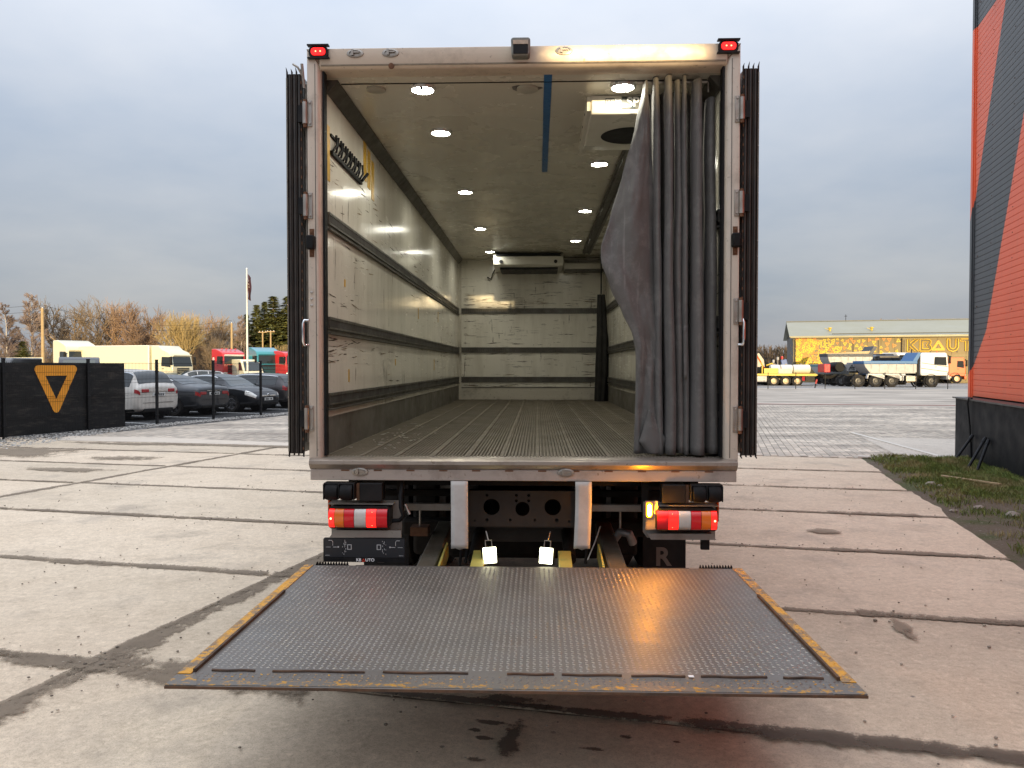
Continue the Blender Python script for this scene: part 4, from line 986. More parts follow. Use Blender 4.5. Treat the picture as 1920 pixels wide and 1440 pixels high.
# plate with circular holes: scan-filled
def loop(pts, y):
    vs = [bm.verts.new((x, y, z)) for x, z in pts]; return [bm.edges.new((vs[i], vs[(i + 1) % len(vs)])) for i in range(len(vs))]
ed = loop([(-.40, -.125), (.40, -.125), (.40, .105), (-.40, .105)], 0)
for (x, z, r) in hole + [(-.23, .075, .010), (-.04, .075, .010), (.04, .075, .010), (.04, .04, .010), (-.04, .04, .010), (-.23, -.085, .011), (-.08, -.085, .010), (.08, -.085, .010), (.22, -.085, .012), (.30, -.09, .008), (-.31, -.09, .008)]:
    ed += loop([(x + r * math.cos(a * math.pi / 12), z + r * math.sin(a * math.pi / 12)) for a in range(24)], 0)
bmesh.ops.triangle_fill(bm, edges=ed, use_beauty=True, use_dissolve=False)
me = bpy.data.meshes.new('hole_plate'); bm.to_mesh(me); bm.free(); me.materials.append(mat('crossmember', (.055, .053, .05), .6, .3, var=.2, sc=6, dirt=(.12, .09, .06), dirt_amt=.3))
o = bpy.data.objects.new('hole_plate', me); COL.objects.link(o); o.parent = cm_; q = o.modifiers.new('s', 'SOLIDIFY'); q.thickness = .008
bx('plate_flange', (-.40, .0, -.133), (.40, .09, -.1255), mat('crossmember', None), cm_)
for s in (-1, 1): bx('lateral_tube', (min(s * .42, s * .95), .32, .83), (max(s * .42, s * .95), .36, .875), brk_m, truck, bevel=.004)
bx('cross_tube', (-.95, .50, .895), (.95, .56, .935), chassis_m, truck)
bx('axle_beam', (-1.0, 2.15, .44), (1.0, 2.29, .58), chassis_m, truck)
bx('storage_box', (-.80, 1.30, .82), (-.52, 2.6, 1.01), mat('pale_box', (.50, .50, .49), .5, var=.08), truck)
MB().lathe([(.0, -.17), (.12, -.16), (.19, -.08), (.19, .08), (.12, .16), (.0, .17)], (0, 2.22, .51), 'x', 20).build('differential', chassis_m, truck, smooth=50)
for s in (-1, 1):
    for k, xo in enumerate((.78, 1.10)):
        wh = emp('wheel', truck, (s * xo, 2.22, .50))
        MB().lathe([(.28, -.13), (.44, -.14), (.49, -.11), (.50, -.05), (.50, .05), (.49, .11), (.44, .14), (.28, .13)], (0, 0, 0), 'x', 36).build('tyre', tyre_m, wh, smooth=40)
        MB().lathe([(.28, -.12), (.25, -.05), (.10, 0), (0, 0)], (0, 0, 0), 'x', 24).build('rim', zinc, wh, smooth=40)
mat('flap_print', (.17, .15, .13), .7, var=.1)
for s, x0, x1 in ((-1, -1.29, -.93), (1, .93, 1.265)):
    fp = bx('mud_flap', (x0, 1.42, .10), (x1, 1.435, .86), plastic, truck)
    if s > 0: text('flap_letter', 'R', .20, mat('flap_print', (.30, .27, .24), .7, var=.1), fp, (1.085, 1.418, .262), depth=.0005, offset=.006)
    else:
        MB().box((-1.18, 1.416, .205), (-1.125, 1.419, .235)).build('flap_print', mat('flap_print', None), fp)
        MB().prism([(-1.075, .235), (-1.035, .235), (-1.055, .205)], 1.416, 1.419, axis='y').build('flap_print', mat('flap_print', None), fp)
bx('dark_fill_panel', (-.60, 1.25, .28), (.60, 1.45, .84), chassis_m, truck, bevel=.05)  # invented dark panel, added to block light and view beneath the truck
bx('dark_fill_block', (-.86, 1.2, .32), (-.66, 1.7, .95), chassis_m, truck, bevel=.03); bx('dark_fill_block', (.66, 1.2, .32), (.86, 1.7, .95), chassis_m, truck, bevel=.03)  # invented dark blocks, added to keep the underside black
b = bx('flap_bracket', (.87, .9, .56), (.925, .93, .86), chassis_m, truck)
bx('fuel_block', (-.78, .6, .60), (-.66, .72, .66), rust, truck); MB().tube([(-.72, .65, .66), (-.72, .66, .80)], .008, 6).build('brake_pipe', zinc, truck)
MB().tube([(.62, .62, .58), (.66, .6, .64), (.72, .58, .63), (.75, .6, .56)], .03, 8).build('valve_block', mat('grey_valve', (.3, .29, .27), .5, .5, var=.3, sc=20), truck, smooth=50)
MB().tube([(.66, .6, .64), (.66, .6, .82)], .008, 6).build('brake_pipe', zinc, truck)
MB().tube([(.42, .3, .52), (.47, .35, .62), (.51, .4, .72)], .005, 6).build('spring_wire', zinc, truck)
for (x, z) in ((-.40, .56), (-.36, .60), (.40, .60)): MB().tube([(x, .2, z - .08), (x + .02, .22, z + .12)], .01, 6).build('hose', rubber, truck)

# work lamps under the crossmember
wl_m = mat('work_lamp_lit', (1, 1, .8), .3, var=0, rv=0, emit=(1, .97, .62), es=7)
for s, x in ((-1, -.195), (1, .150)):
    wp = emp('work_lamp', truck, (x, .02, .615), (R(-12), 0, s * R(-20)))
    MB().prism(rounded([(-.046, -.052), (.046, -.052), (.046, .052), (-.046, .052)], .008), .0, .03, axis='y').build('lamp_body', plastic, wp)
    MB().prism(rounded([(-.042, -.048), (.042, -.048), (.042, .048), (-.042, .048)], .006), -.003, -.0005, axis='y').build('lamp_glass', wl_m, wp)
    MB().tube([(-.02, .01, .05), (-.02, .01, .09), (.02, .01, .09), (.02, .01, .05)], .0035, 6).build('lamp_stirrup', zinc, wp)
    MB().tube([(0, .01, .09), (0, .05, .145)], .004, 6).build('stirrup_bolt', zinc, wp)

# ================================================================ tail lift platform
ZP = .585; PX, PY0, PY1 = 1.29, -1.86, -.13
lift = emp('tail_lift', truck)
t = NT('tread_plate'); w = t.coord()
c = t.mix(t.noise(w, 2.1, 6, .6), (.125, .113, .10), (.205, .187, .168)); c = t.mix(t.ramp(t.noise(w, 5.5, 8, .7), .5, .72, 0, .55), c, (.17, .132, .10)); c = t.mix(t.ramp(t.noise(t.coord(scale=(1, 6, 1)), 3, 5), .62, .72, 0, .35), c, (.32, .30, .28))
t.set('Base Color', c); t.set('Metallic', .45); t.set('Roughness', t.ramp(t.noise(w, 4, 6, .65), .3, .7, .38, .60)); t.bump(t.noise(w, 120, 3), .12, .002); plate_m = t.m
t = NT('tread_worn'); w = t.coord()
c = t.mix(t.noise(w, 6, 5), (.19, .175, .155), (.36, .335, .30)); t.set('Base Color', c); t.set('Metallic', .65); t.set('Roughness', .36); tread_m = t.m
t = NT('worn_yellow'); w = t.coord()
yl = t.mix(t.noise(w, 5, 4), (.56, .25, .012), (.70, .35, .025))
wear = t.ramp(t.noise(w, 18, 6, .75), .44, .56); c = t.mix(t.math('MULTIPLY', wear, t.ramp(t.noise(w, 3, 3), .25, .6, .45, 1)), yl, (.13, .115, .10)); t.set('Base Color', c); t.set('Roughness', .5); t.set('Metallic', .2); ylw = t.m
t = NT('scraped_yellow'); w = t.coord()
wear = t.ramp(t.noise(t.coord(scale=(1, 1.6, 1)), 24, 6, .75), .525, .585); c = t.mix(wear, (.155, .14, .122), (.52, .26, .025)); t.set('Base Color', c); t.set('Roughness', .5); t.set('Metallic', .35); ysc = t.m
edge_m = mat('platform_edge', (.065, .045, .033), .7, .4, var=.4, sc=25, dirt=(.2, .10, .05), dirt_amt=.5)
deck = MB().prism([(PY1, ZP), (PY1, ZP - .045), (PY0 + .35, ZP - .05), (PY0, ZP - .014), (PY0, ZP - .002), (PY0 + .10, ZP)], -PX, PX, axis='x').build('platform_deck', plate_m, lift, bevel=.003)
# bare plate areas and tread bars
SLOT = PY0 + .135
tr = MB()
def bar(b, x, y, a, z, l=.0098, w_=.0044, h=.0020):
    ca, sa = math.cos(a), math.sin(a)
    def P(u, q, zz): return (x + u * ca - q * sa, y + u * sa + q * ca, zz)
    b.add([P(-l, 0, z), P(-l * .35, -w_, z), P(l * .35, -w_, z), P(l, 0, z), P(l * .35, w_, z), P(-l * .35, w_, z), P(-l * .5, 0, z + h), P(l * .5, 0, z + h)], [(0, 1, 6), (1, 2, 7, 6), (2, 3, 7), (3, 4, 7), (4, 5, 6, 7), (5, 0, 6)])
trn = MB(); sx = .0262; rg = random.Random(2)
i = 0; y = PY0 + .015
while y < PY1 - .01:
    x = -PX + .012; j = 0
    while x < PX - .01:
        a = R(45) if (i + j) % 2 else R(-45)
        inx = abs(x) < PX - .07
        if y > SLOT + .02 and inx: bar(tr, x, y, a, ZP, h=rg.uniform(.0013, .0022))
        elif y < SLOT - .02 and y > PY0 + .03: bar(trn, x, y, a, ZP + .0005 - (.002 if y < PY0 + .1 else 0) * (1 - (y - PY0) / .1))
        x += sx; j += 1
    y += sx * .88; i += 1
tag(tr.build('tread_pattern', tread_m, lift, raw=True), kind='stuff')
tag(trn.build('lip_tread_pattern', ysc, lift, raw=True), kind='stuff')
for s in (-1, 1):
    st = MB().box((min(s * (PX - .052), s * PX), PY0 + .10, ZP), (max(s * (PX - .052), s * PX), PY1, ZP + .004)).build('yellow_edge', ylw, lift)
    b = MB(); y = PY0 + .12; j = 0
    while y < PY1 - .02:
        for q in range(2): bar(b, s * (PX - .04 + q * .025), y, R(45) if (q + j) % 2 else R(-45), ZP + .004)
        y += .026; j += 1
    tag(b.build('edge_tread', ylw, st, raw=True), kind='stuff')
    bx('edge_ledge', (min(s * (PX - .064), s * (PX - .0525)), PY0 + .12, ZP), (max(s * (PX - .064), s * (PX - .0525)), PY1 - .55, ZP + .014), edge_m, lift)
    MB().prism([(s * PX, PY0), (s * (PX - .12), PY0), (s * (PX - .075), PY0 + .1), (s * PX, PY0 + .1)], ZP - .0015, ZP + .001).build('yellow_corner', ysc, lift)
bx('lip_paint', (-PX + .12, PY0 + .004, ZP - .0020), (PX - .12, PY0 + .05, ZP + .0004), ysc, lift)
for (x0, x1) in ((-1.17, -1.0), (-.93, -.57), (-.50, -.17), (-.02, .16), (.19, .42), (.455, .66), (.72, .97), (1.03, 1.18)):
    def rf_(u, w, x0=x0, x1=x1): return None
    pts = [(x0 + (x1 - x0) * k / 8, SLOT + .003 * math.sin(k + x0 * 9), ZP + .003) for k in range(9)]
    MB().tube(pts, .0055, 6).build('roll_stop', edge_m, lift, smooth=60)
bx('rear_edge', (-PX, PY0 - .005, ZP - .013), (PX, PY0 - .0005, ZP - .003), edge_m, lift)
b = bx('paint_chip', (.672, SLOT - .012, ZP + .004), (.692, SLOT + .006, ZP + .006), white_plate, lift)
for s in (-1, 1):
    b = MB(); x0 = -1.23 if s < 0 else 1.05
    b.box((x0, PY1 + .005, ZP - .03), (x0 + .2, PY1 + .035, ZP - .009))
    for k in range(12): b.prism([(x0 + k * .0165, ZP - .01), (x0 + k * .0165 + .014, ZP - .01), (x0 + k * .0165 + .007, ZP + .014)], PY1 + .006, PY1 + .034, axis='y')
    b.build('serrated_strip', rubber, lift)
bx('hinge_beam', (-1.0, PY1 - .01, ZP - .09), (1.0, PY1 + .06, ZP - .012), chassis_m, lift, bevel=.006)
arm_m = mat('lift_arm', (.17, .155, .12), .5, .3, var=.3, sc=8, dirt=(.10, .08, .05), dirt_amt=.6)
for s in (-1, 1):
    MB().prism([(PY1 + .01, ZP - .08), (PY1 + .01, ZP - .01), (.95, ZP + .05), (1.0, ZP + .02), (1.0, ZP - .06), (.95, ZP - .08)], s * .575 - .055, s * .575 + .055, axis='x').build('lift_arm', arm_m, lift, bevel=.008)
    MB().prism([(PY1 + .01, ZP - .10), (PY1 + .01, ZP + .0), (.30, ZP + .04), (.35, ZP - .06)], s * .49 - .006, s * .49 + .006, axis='x').build('arm_side_plate', mat('arm_yellow_lamp_tint', (.45, .40, .10), .5, var=.2), lift)  # plain metal coloured yellow in place of work-lamp light
    MB().prism([(PY1 + .01, ZP - .08), (PY1 + .01, ZP - .004), (.16, ZP + .028), (.16, ZP - .06)], s * .265 - .04, s * .265 + .04, axis='x').build('tilt_ram_bracket', mat('arm_yellow_lamp_tint', None), lift, bevel=.004)
    MB().tube([(s * .30, .14, ZP - .02), (s * .30, 1.2, ZP + .12)], .04, 12).build('lift_ram', chassis_m, lift, smooth=50)
bx('rear_tube', (-.9, .95, ZP - .06), (.9, 1.07, ZP + .06), chassis_m, lift, bevel=.02)
bx('valve_cover', (-.42, .62, .56), (.42, .78, .72), mat('dull_cover', (.05, .048, .045), .6, var=.3), lift, bevel=.01)

# ================================================================ curtains
t = NT('curtain_cloth'); w = t.coord()
c = t.mix(t.noise(w, 2.0, 6, .6), (.074, .069, .064), (.142, .132, .122)); c = t.mix(t.ramp(t.noise(w, 9, 7, .75), .50, .78, 0, .55), c, (.245, .23, .212)); c = t.mix(t.ramp(t.noise(t.coord(scale=(30, 30, 2)), 1.5, 4), .6, .7, 0, .35), c, (.245, .23, .212))
t.set('Base Color', c); t.set('Roughness', .72); t.set('Sheen Weight', .08)
vo = t.n('ShaderNodeTexVoronoi', {'Vector': t.coord(scale=(1, .3, .45)), 'Scale': 7.0}, feature='DISTANCE_TO_EDGE').outputs['Distance']
crease = t.ramp(vo, .0, .10)
wv = t.n('ShaderNodeTexWave', {'Vector': t.coord(scale=(1, 1, 1)), 'Scale': 160.0, 'Distortion': .5}).outputs['Fac']
t.bump(t.math('ADD', t.math('ADD', t.math('MULTIPLY', t.noise(w, 11, 6, .7), 1.0), t.math('MULTIPLY', crease, .35)), t.math('MULTIPLY', wv, .05)), .35, .012); cloth = t.m
TM = Matrix.Translation((.058, 4.653, 0)) @ Matrix.Rotation(-TY, 4, 'Z')
cur = thing('thermal_curtain', 'heavy grey pleated curtain gathered at the side of the truck opening', 'curtain', (.058, 4.653, 0), -TY)
ZT, ZB = 3.562, 1.222
def lerpT(tab, v):
    for (a, x), (b, y) in zip(tab, tab[1:]):
        if v <= b:
            f = (v - a) / (b - a); g = f * f * (3 - 2 * f); f = .65 * f + .35 * g; return x + (y - x) * f
    return tab[-1][1]
# broad front panel whose free edge bellies out towards the middle
eL = [(0, .760), (.12, .705), (.25, .625), (.36, .55), (.445, .490), (.48, .492), (.55, .55), (.62, .625), (.68, .690), (.72, .708), (.80, .712), (1, .702)]
eR = [(0, .775), (.10, .80), (.25, .815), (.45, .835), (.60, .835), (.80, .865), (1, .885)]
def drape(u, w):
    z = ZT - .02 - (ZT - .02 - ZB) * w
    x0, x1 = lerpT(eL, w), lerpT(eR, w); x = x0 + (x1 - x0) * u
    y = .22 - .05 * math.sin(u * math.pi * .9) - .05 * (1 - u) * math.sin(w * math.pi) + .012 * math.sin(u * 7 + w * 5) * min(1, w * 3)
    y += .035 * math.exp(-((w - .44) / .07) ** 2) * math.sin(u * 7) + .03 * max(0, w - .55) * math.sin(u * 12 - 3 * w)
    y += .028 * abs(noise.noise(Vector((u * 2.2 + w * 3, w * 5 - u, 3)))) + .02 * noise.noise(Vector((u * 3, w * 8, 1))) + .008 * noise.noise(Vector((u * 9, w * 22, 4)))
    return (x, y, z)
MB().grid(drape, 26, 70).build('front_panel', cloth, cur, smooth=180, solid=.004)
# folded hem triangle on the front panel
def flap(u, w):
    z = 1.226 + .27 * (1 - w) ** 1.0 if False else 1.50 - .275 * w
    hw = .004 + .082 * min(1, w / .72) - (.052 * max(0, w - .72) / .28)
    return (.795 + .03 * w + (u - .5) * 2 * hw, .16 - .02 * math.sin(u * math.pi), z)
MB().grid(flap, 4, 25).build('hem_fold', cloth, cur, smooth=25, solid=.004)
folds = [(.830, .862, .021, .12), (.902, .925, .026, .10), (.968, .985, .022, .12), (1.002, 1.018, .014, .08), (1.083, 1.090, .035, .10), (1.172, 1.178, .036, .14)]
for k, (xt, xb, r, y0) in enumerate(folds):
    zt = ZT - (.0, .0, .02, .0, .03, .13)[k]; zb = ZB + .004 * (k % 3)
    def fold(u, w, xt=xt, xb=xb, r=r, y0=y0, zt=zt, zb=zb, k=k):
        z = zt - (zt - zb) * w; a = math.pi * (1.25 * u - .125)
        rr = r * (.72 + .5 * w ** .7 + .12 * noise.noise(Vector((w * 4, k, 0)))) * (1 + .05 * math.sin(w * 6 + k * 2))
        x = xt + (xb - xt) * w + .010 * noise.noise(Vector((w * 3, k * 2.3, 5)))
        return (x - math.cos(a) * rr, y0 + .09 - math.sin(a) * rr * 2.7 + .006 * noise.noise(Vector((u * 4, w * 14, k))), z)
    MB().grid(fold, 10, 48).build('pleat', cloth, cur, smooth=180, solid=.004)
def backsheet(u, w):
    x = .80 + .405 * u + .015 * w; z = ZT - .03 - (ZT - .03 - ZB - .01) * w - (.12 * max(0, u - .8) / .2 * (1 - w))
    return (x, .37 + .05 * math.sin(u * 38) * (.6 + .4 * w) + .01 * noise.noise(Vector((u * 6, w * 9, 2))), z)
MB().grid(backsheet, 80, 30).build('back_panel', cloth, cur, smooth=180, solid=.004)
MB().tube([(.72, .26, 3.558), (1.20, .26, 3.558)], .012, 8).build('curtain_rod', zinc, cur)
for x in (.845, .935, 1.005, 1.075, 1.165): MB().tube([(x, .25, 3.556), (x, .25, 3.49)], .006, 6).build('hanger_hook', zinc, cur)
# scraps of cloth: torn strip
MB().grid(lambda u, w: (.998 + .022 * u * (1 - .5 * abs(w - .5)), .125 + .01 * math.sin(w * 5), 2.02 - .33 * w), 3, 10).build('torn_strip', cloth, cur, smooth=180, solid=.003)
dark_cloth = mat('dark_bundle', (.012, .011, .010), .75, var=.3, sc=6)
bun = thing('curtain_bundle', 'black rolled curtain standing in the front corner of the cargo hold', 'curtain', (.058, 4.653, 0), -TY)
def bund(u, w):
    a = 2 * math.pi * u; r = .085 * (.55 + .55 * math.sin(min(1, w * 1.15 + .12) * math.pi * .52)) * (1 + .16 * math.sin(a * 6 + w * 2) + .1 * noise.noise(Vector((w * 5, a, 0))))
    return (1.115 + .02 * math.sin(w * 3) + math.cos(a) * r, 7.75 + math.sin(a) * r, 2.92 - (2.92 - ZF) * w)
MB().grid(bund, 36, 30).build('roll', dark_cloth, bun, smooth=60)
MB().tube([(1.115, 7.75, 2.93), (1.115, 7.75, 3.56)], .012, 6).build('hanging_strap', dark_cloth, bun)
# ================================================================ unseen hall added behind the photographer to shade the near yard
dep = thing('unseen_shade_hall', 'long low grey depot hall whose shade falls across the near yard', 'building', (0, -25, 0))
dw = mat('shade_hall_wall', (.30, .29, .28), .7, var=.1, sc=.5)
HL = 3.46 + 29.65 * math.tan(SUN_EL)
bx('wall', (-75, -14, -.3), (75, 0, HL), dw, dep)
NX = .72 + 29.65 * math.tan(SUN_AZ)
bx('shade_parapet', (-75, -.4, HL), (NX - .46, 0, HL + .62), dw, dep); bx('shade_parapet', (NX + .42, -.4, HL), (75, 0, HL + .62), dw, dep)  # gap shaped to let one sunbeam reach the truck header
for k in range(9): bx('gate', (-40 + k * 10, .0, 0), (-36 + k * 10, .05, 4.2), mat('shade_hall_gate', (.2, .21, .22), .5, var=.1), dep)

# ================================================================ fence with banner
fence_m = mat('fence_black', (.014, .014, .015), .5, var=.2, sc=8)
fen = thing('mesh_fence', 'black welded mesh fence with square posts along the gravel strip', 'fence')
SPN = 2.36
def wire_panel(s0, s1, name, parent, n=.0, z0=.06, z1=1.88, pitch=.05):
    b = MB(); k = s0
    def wv(a, c, r):
        d = (c - a); u = d.orthogonal().normalized() * r; w_ = d.normalized().cross(u)
        b.add([a + u, a - u * .5 + w_ * .87, a - u * .5 - w_ * .87, c + u, c - u * .5 + w_ * .87, c - u * .5 - w_ * .87], [(0, 1, 4, 3), (1, 2, 5, 4), (2, 0, 3, 5)])
    while k < s1:
        wv(fpt(k, n, z0), fpt(k, n, z1), .0036); k += pitch
    for z in (.08, .45, .50, .86, .95, 1.0, 1.3, 1.4, 1.62, 1.86): wv(fpt(s0, n - .004, z), fpt(s1, n - .004, z), .0045)
    return b.build(name, fence_m, parent, raw=True)
for k in range(-2, 9):
    c = fpt(k * SPN, 0); b = MB(); M = Matrix.Translation((c.x, c.y, 0)) @ Matrix.Rotation(math.atan2(FD.y, FD.x), 4, 'Z')
    b.box((-.035, -.03, -.1), (.035, .03, 1.95), M).box((-.04, -.034, 1.95), (.04, .034, 1.975), M)
    for z in (.3, .95, 1.6): b.box((-.05, -.045, z), (.05, .02, z + .035), M)
    b.build('post', fence_m, fen, bevel=.004)
    wire_panel(k * SPN + .03, (k + 1) * SPN - .03, 'mesh_panel', fen)
# banner cloth tied behind the wires
t = NT('banner_cloth'); w = t.wcoord()
c = t.mix(t.noise(w, 1.4, 6, .6), (.013, .013, .014), (.03, .03, .03)); c = t.mix(t.ramp(t.noise(t.wcoord((1, 1, 5)), 2.2, 6, .7), .50, .66, 0, .6), c, (.075, .066, .058)); t.set('Base Color', c); t.set('Roughness', .55); t.bump(t.noise(t.wcoord((1, 1, .6)), 1.6, 3), .6, .08); ban_m = t.m
ban = thing('banner', 'black cloth banner with an orange triangle logo tied to the fence', 'banner')
def bcl(s, z, off=0.0):
    return fpt(s, .055 + .022 * noise.noise(Vector((s * 1.3, z * 1.5, 0))) - off + .010 * math.sin(s * 2.2), z)
MB().grid(lambda u, w_: bcl(-5 + 8.62 * u, .05 + 1.81 * w_), 150, 34).build('cloth', ban_m, ban, smooth=180)
# triangle: outline through rounded corners
def s_at(px):
    k = (px - 960) / FPX; return (k * FP0.y - FP0.x) / (FD.x - k * FD.y)
sa, sb_, sc_ = s_at(64), s_at(150), s_at(107)
out = rounded([(sa, 1.80), (sc_, .44), (sb_, 1.80)], .10, 8); inn = rounded([(sa + (sb_ - sa) * .27, 1.53), (sc_, .92), (sb_ - (sb_ - sa) * .27, 1.53)], .004, 8)
n = len(out); b = MB()
lay = [out] + [[(o[0] + (i[0] - o[0]) * f, o[1] + (i[1] - o[1]) * f) for o, i in zip(out, inn)] for f in (.33, .66, 1)]
for L in lay: b.v += [tuple(bcl(s, z, .012)) for s, z in L]
for r in range(3): b.f += [(r * n + i, r * n + (i + 1) % n, (r + 1) * n + (i + 1) % n, (r + 1) * n + i) for i in range(n)]
b.build('triangle_logo', mat('banner_orange', (.90, .36, .025), .55, var=.08, sc=3), ban)

# ================================================================ cars
def catm(p0, p1, p2, p3, t):
    return [.5 * ((2 * b) + (c - a) * t + (2 * a - 5 * b + 4 * c - d) * t * t + (3 * b - a - 3 * c + d) * t ** 3) for a, b, c, d in zip(p0, p1, p2, p3)]
def car_wheel_mesh(r, w, rimm, spokes=5):
    ty = MB().lathe([(r * .66, -w / 2), (r * .93, -w / 2), (r, -w * .36), (r, w * .36), (r * .93, w / 2), (r * .66, w / 2)], (0, 0, 0), 'y', 28, cap=False).mesh('tyre', tyre_m, 40)
    b = MB().lathe([(r * .66, w * .46), (r * .60, w * .48), (r * .58, w * .1), (0, w * .1)], (0, 0, 0), 'y', 28, cap=False).lathe([(r * .13, w * .1), (r * .12, w * .42), (0, w * .43)], (0, 0, 0), 'y', 14)
    for k in range(spokes):
        M = Matrix.Rotation(2 * math.pi * k / spokes, 4, 'Y'); b.box((-r * .07, w * .12, 0), (r * .07, w * .42, r * .62), M)
    return ty, b.mesh('rim', rimm, 40)
def car(name, label, st, paint, rz, loc, win, rearw, windw, lamps, wheels, r=.335, rimm=alloy, trim=chrome, front_lamp=None, ztail=.85, plate='rear', spoil=None, handles=(.25, -.75)):
    root = thing(name, label, 'car', loc, rz)
    N = len(st)
    def S(s):
        s = max(0, min(N - 1.0001, s)); i = int(s); t_ = s - i
        return catm(st[max(i - 1, 0)], st[i], st[min(i + 1, N - 1)], st[min(i + 2, N - 1)], t_)
    def sec(s):
        x, zb, w, zs, zt, wt = S(s); zs = min(zs, zt - .005)
        return [(x, 0, zb), (x, w * .86, zb), (x, w * .975, zb + .10), (x, w, zb + (zs - zb) * .55), (x, w * .965, zs), (x, wt, zt - .035), (x, wt * .62, zt - .004), (x, 0, zt + .012)]
    def SK(s, k, side):
        q = sec(s); k = max(0, min(6.9999, k)); i = int(k); f = k - i
        p = [a + (b - a) * f for a, b in zip(q[i], q[i + 1])]; return Vector((p[0], p[1] * side, p[2]))
    n = (N - 1) * 4; b = MB(); M = 16
    for i in range(n + 1):
        q = sec(i * (N - 1) / n); ring = [SK(i * (N - 1) / n, k, 1) for k in (0, 1, 1.5, 2, 2.5, 3, 3.5, 4, 4.5, 5, 5.5, 6, 7)]
        ring = [Vector((p.x, p.y, p.z)) for p in ring]; full = ring + [Vector((p.x, -p.y, p.z)) for p in reversed(ring[1:-1])]
        b.v += [tuple(p) for p in full]; M = len(full)
    for i in range(n):
        for k in range(M): b.f.append((i * M + k, i * M + (k + 1) % M, (i + 1) * M + (k + 1) % M, (i + 1) * M + k))
    b.f += [tuple(range(M)), tuple(reversed(range(n * M, n * M + M)))]
    body = b.build('body', paint, root)
    # cut the wheel openings out of the body shell
    cut = []
    for xw in wheels:
        wd = S(min(range(N), key=lambda i_: abs(st[i_][0] - xw)))[2]
        for sd_ in (1, -1):
            co = MB().cyl((xw, sd_ * wd * .55, r), (xw, sd_ * (wd + .3), r), r + .045, 28).build('cutter', ink); co.matrix_world = root.matrix_basis
            md = body.modifiers.new('c', 'BOOLEAN'); md.operation = 'DIFFERENCE'; md.object = co; md.solver = 'EXACT'; cut.append(co)
    bpy.context.view_layer.update(); dg = bpy.context.evaluated_depsgraph_get()
    nm_ = bpy.data.meshes.new_from_object(body.evaluated_get(dg)); body.modifiers.clear(); body.data = nm_
    nm_.materials.clear(); nm_.materials.append(paint); nm_.polygons.foreach_set('material_index', [0] * len(nm_.polygons))
    for co in cut: bpy.data.objects.remove(co)
    nm_.shade_smooth(); nm_.set_sharp_from_angle(angle=R(42))
    def patch(nm, s0, s1, k0, k1, sides, m_, off=.006, nu=10, nv=6, parent=root, shear=0.0):
        out = []
        for sd_ in sides:
            def f(u, w_):
                s = s0 + (s1 - s0) * u; k = k0 + (k1 - k0) * w_; s = s + shear * (w_ - .5)
                p = SK(s, k, sd_); du = SK(s + .02, k, sd_) - SK(s - .02, k, sd_); dv = SK(s, k + .02, sd_) - SK(s, k - .02, sd_)
                nn = du.cross(dv); nn = nn.normalized() if nn.length > 1e-9 else Vector((0, 0, 1))
                c = SK(s, 2.4, sd_); c.y = 0
                if nn.dot(p - c) < 0: nn = -nn
                return p + nn * off
            out.append(MB().grid(f, nu, nv).build(nm, m_, parent, smooth=60))
        return out
    for (s0, s1) in win: patch('side_window', s0, s1, 4.08, 4.90, (1, -1), dark_glass, shear=.0)
    a0, a1 = win[0][0], win[-1][1]
    if trim: patch('window_trim', a0 - .05, a1 + .05, 4.90, 4.96, (1, -1), trim, off=.010, nu=16, nv=1)
    def top(nm, s0, s1, m_):
        def f(u, w_):
            sd_ = 1 if u >= .5 else -1; k = 7 - abs(u - .5) * 2 * 1.92; s = s0 + (s1 - s0) * w_
            p = SK(s, k, sd_); d = SK(s + .03, k, sd_) - SK(s - .03, k, sd_); nn = Vector((-d.z, 0, d.x)); nn = nn.normalized() if nn.length > 0 else Vector((0, 0, 1))
            if nn.z < 0: nn = -nn
            return p + nn * .008
        MB().grid(f, 16, 8).build(nm, m_, root, smooth=60)
    top('rear_window', *rearw, dark_glass); top('windscreen', *windw, pale_glass)
    for (s0, s1, k0, k1) in lamps: patch('tail_lamp', s0, s1, k0, k1, (1, -1), red_lens, off=.008, nu=6, nv=3)
    if plate == 'rear':
        for sd_ in (1, -1): MB().box((st[0][0] - .018, min(sd_ * .40, sd_ * .70), st[1][3] - .10), (st[0][0] + .10, max(sd_ * .40, sd_ * .70), st[1][3] + .02)).build('tail_lamp', red_lens, root, bevel=.02)
        bx('tailgate_seam', (st[0][0] - .012, -.64, .58), (st[0][0] + .05, .64, .592), ink, root); bx('rear_trim', (st[0][0] - .016, -.38, ztail + .10), (st[0][0] + .04, .38, ztail + .125), chrome if trim else ink, root)
    if front_lamp:
        for (s0, s1, k0, k1) in front_lamp: patch('headlamp', s0, s1, k0, k1, (1, -1), mat('headlamp', (.78, .76, .70), .1, .3, var=.1, coat=.5), off=.010, nu=6, nv=3)
    patch('sill_trim', 2.2, N - 2.6, 1.15, 1.9, (1, -1), plastic, off=.006, nu=14, nv=2)
    ty, rm = car_wheel_mesh(r, .22, rimm)
    for xw in wheels:
        wd = S(min(range(N), key=lambda i_: abs(st[i_][0] - xw)))[2]
        for sd_ in (1, -1):
            MB().lathe([(.02, sd_ * wd * .56), (r + .044, sd_ * wd * .56), (r + .044, sd_ * (wd + .003)), (r + .038, sd_ * (wd + .003)), (r + .036, sd_ * wd * .58)], (xw, 0, r), 'y', 28, cap=False).build('wheel_arch', ink, root, smooth=40)
            wo_ = bpy.data.objects.new('wheel', None); COL.objects.link(wo_); wo_.parent = root; wo_.location = (xw, sd_ * (wd - .125), r); wo_.rotation_euler = (0, 0, 0 if sd_ > 0 else math.pi)
            share('tyre', ty, wo_, (0, 0, 0)); share('rim', rm, wo_, (0, 0, 0))
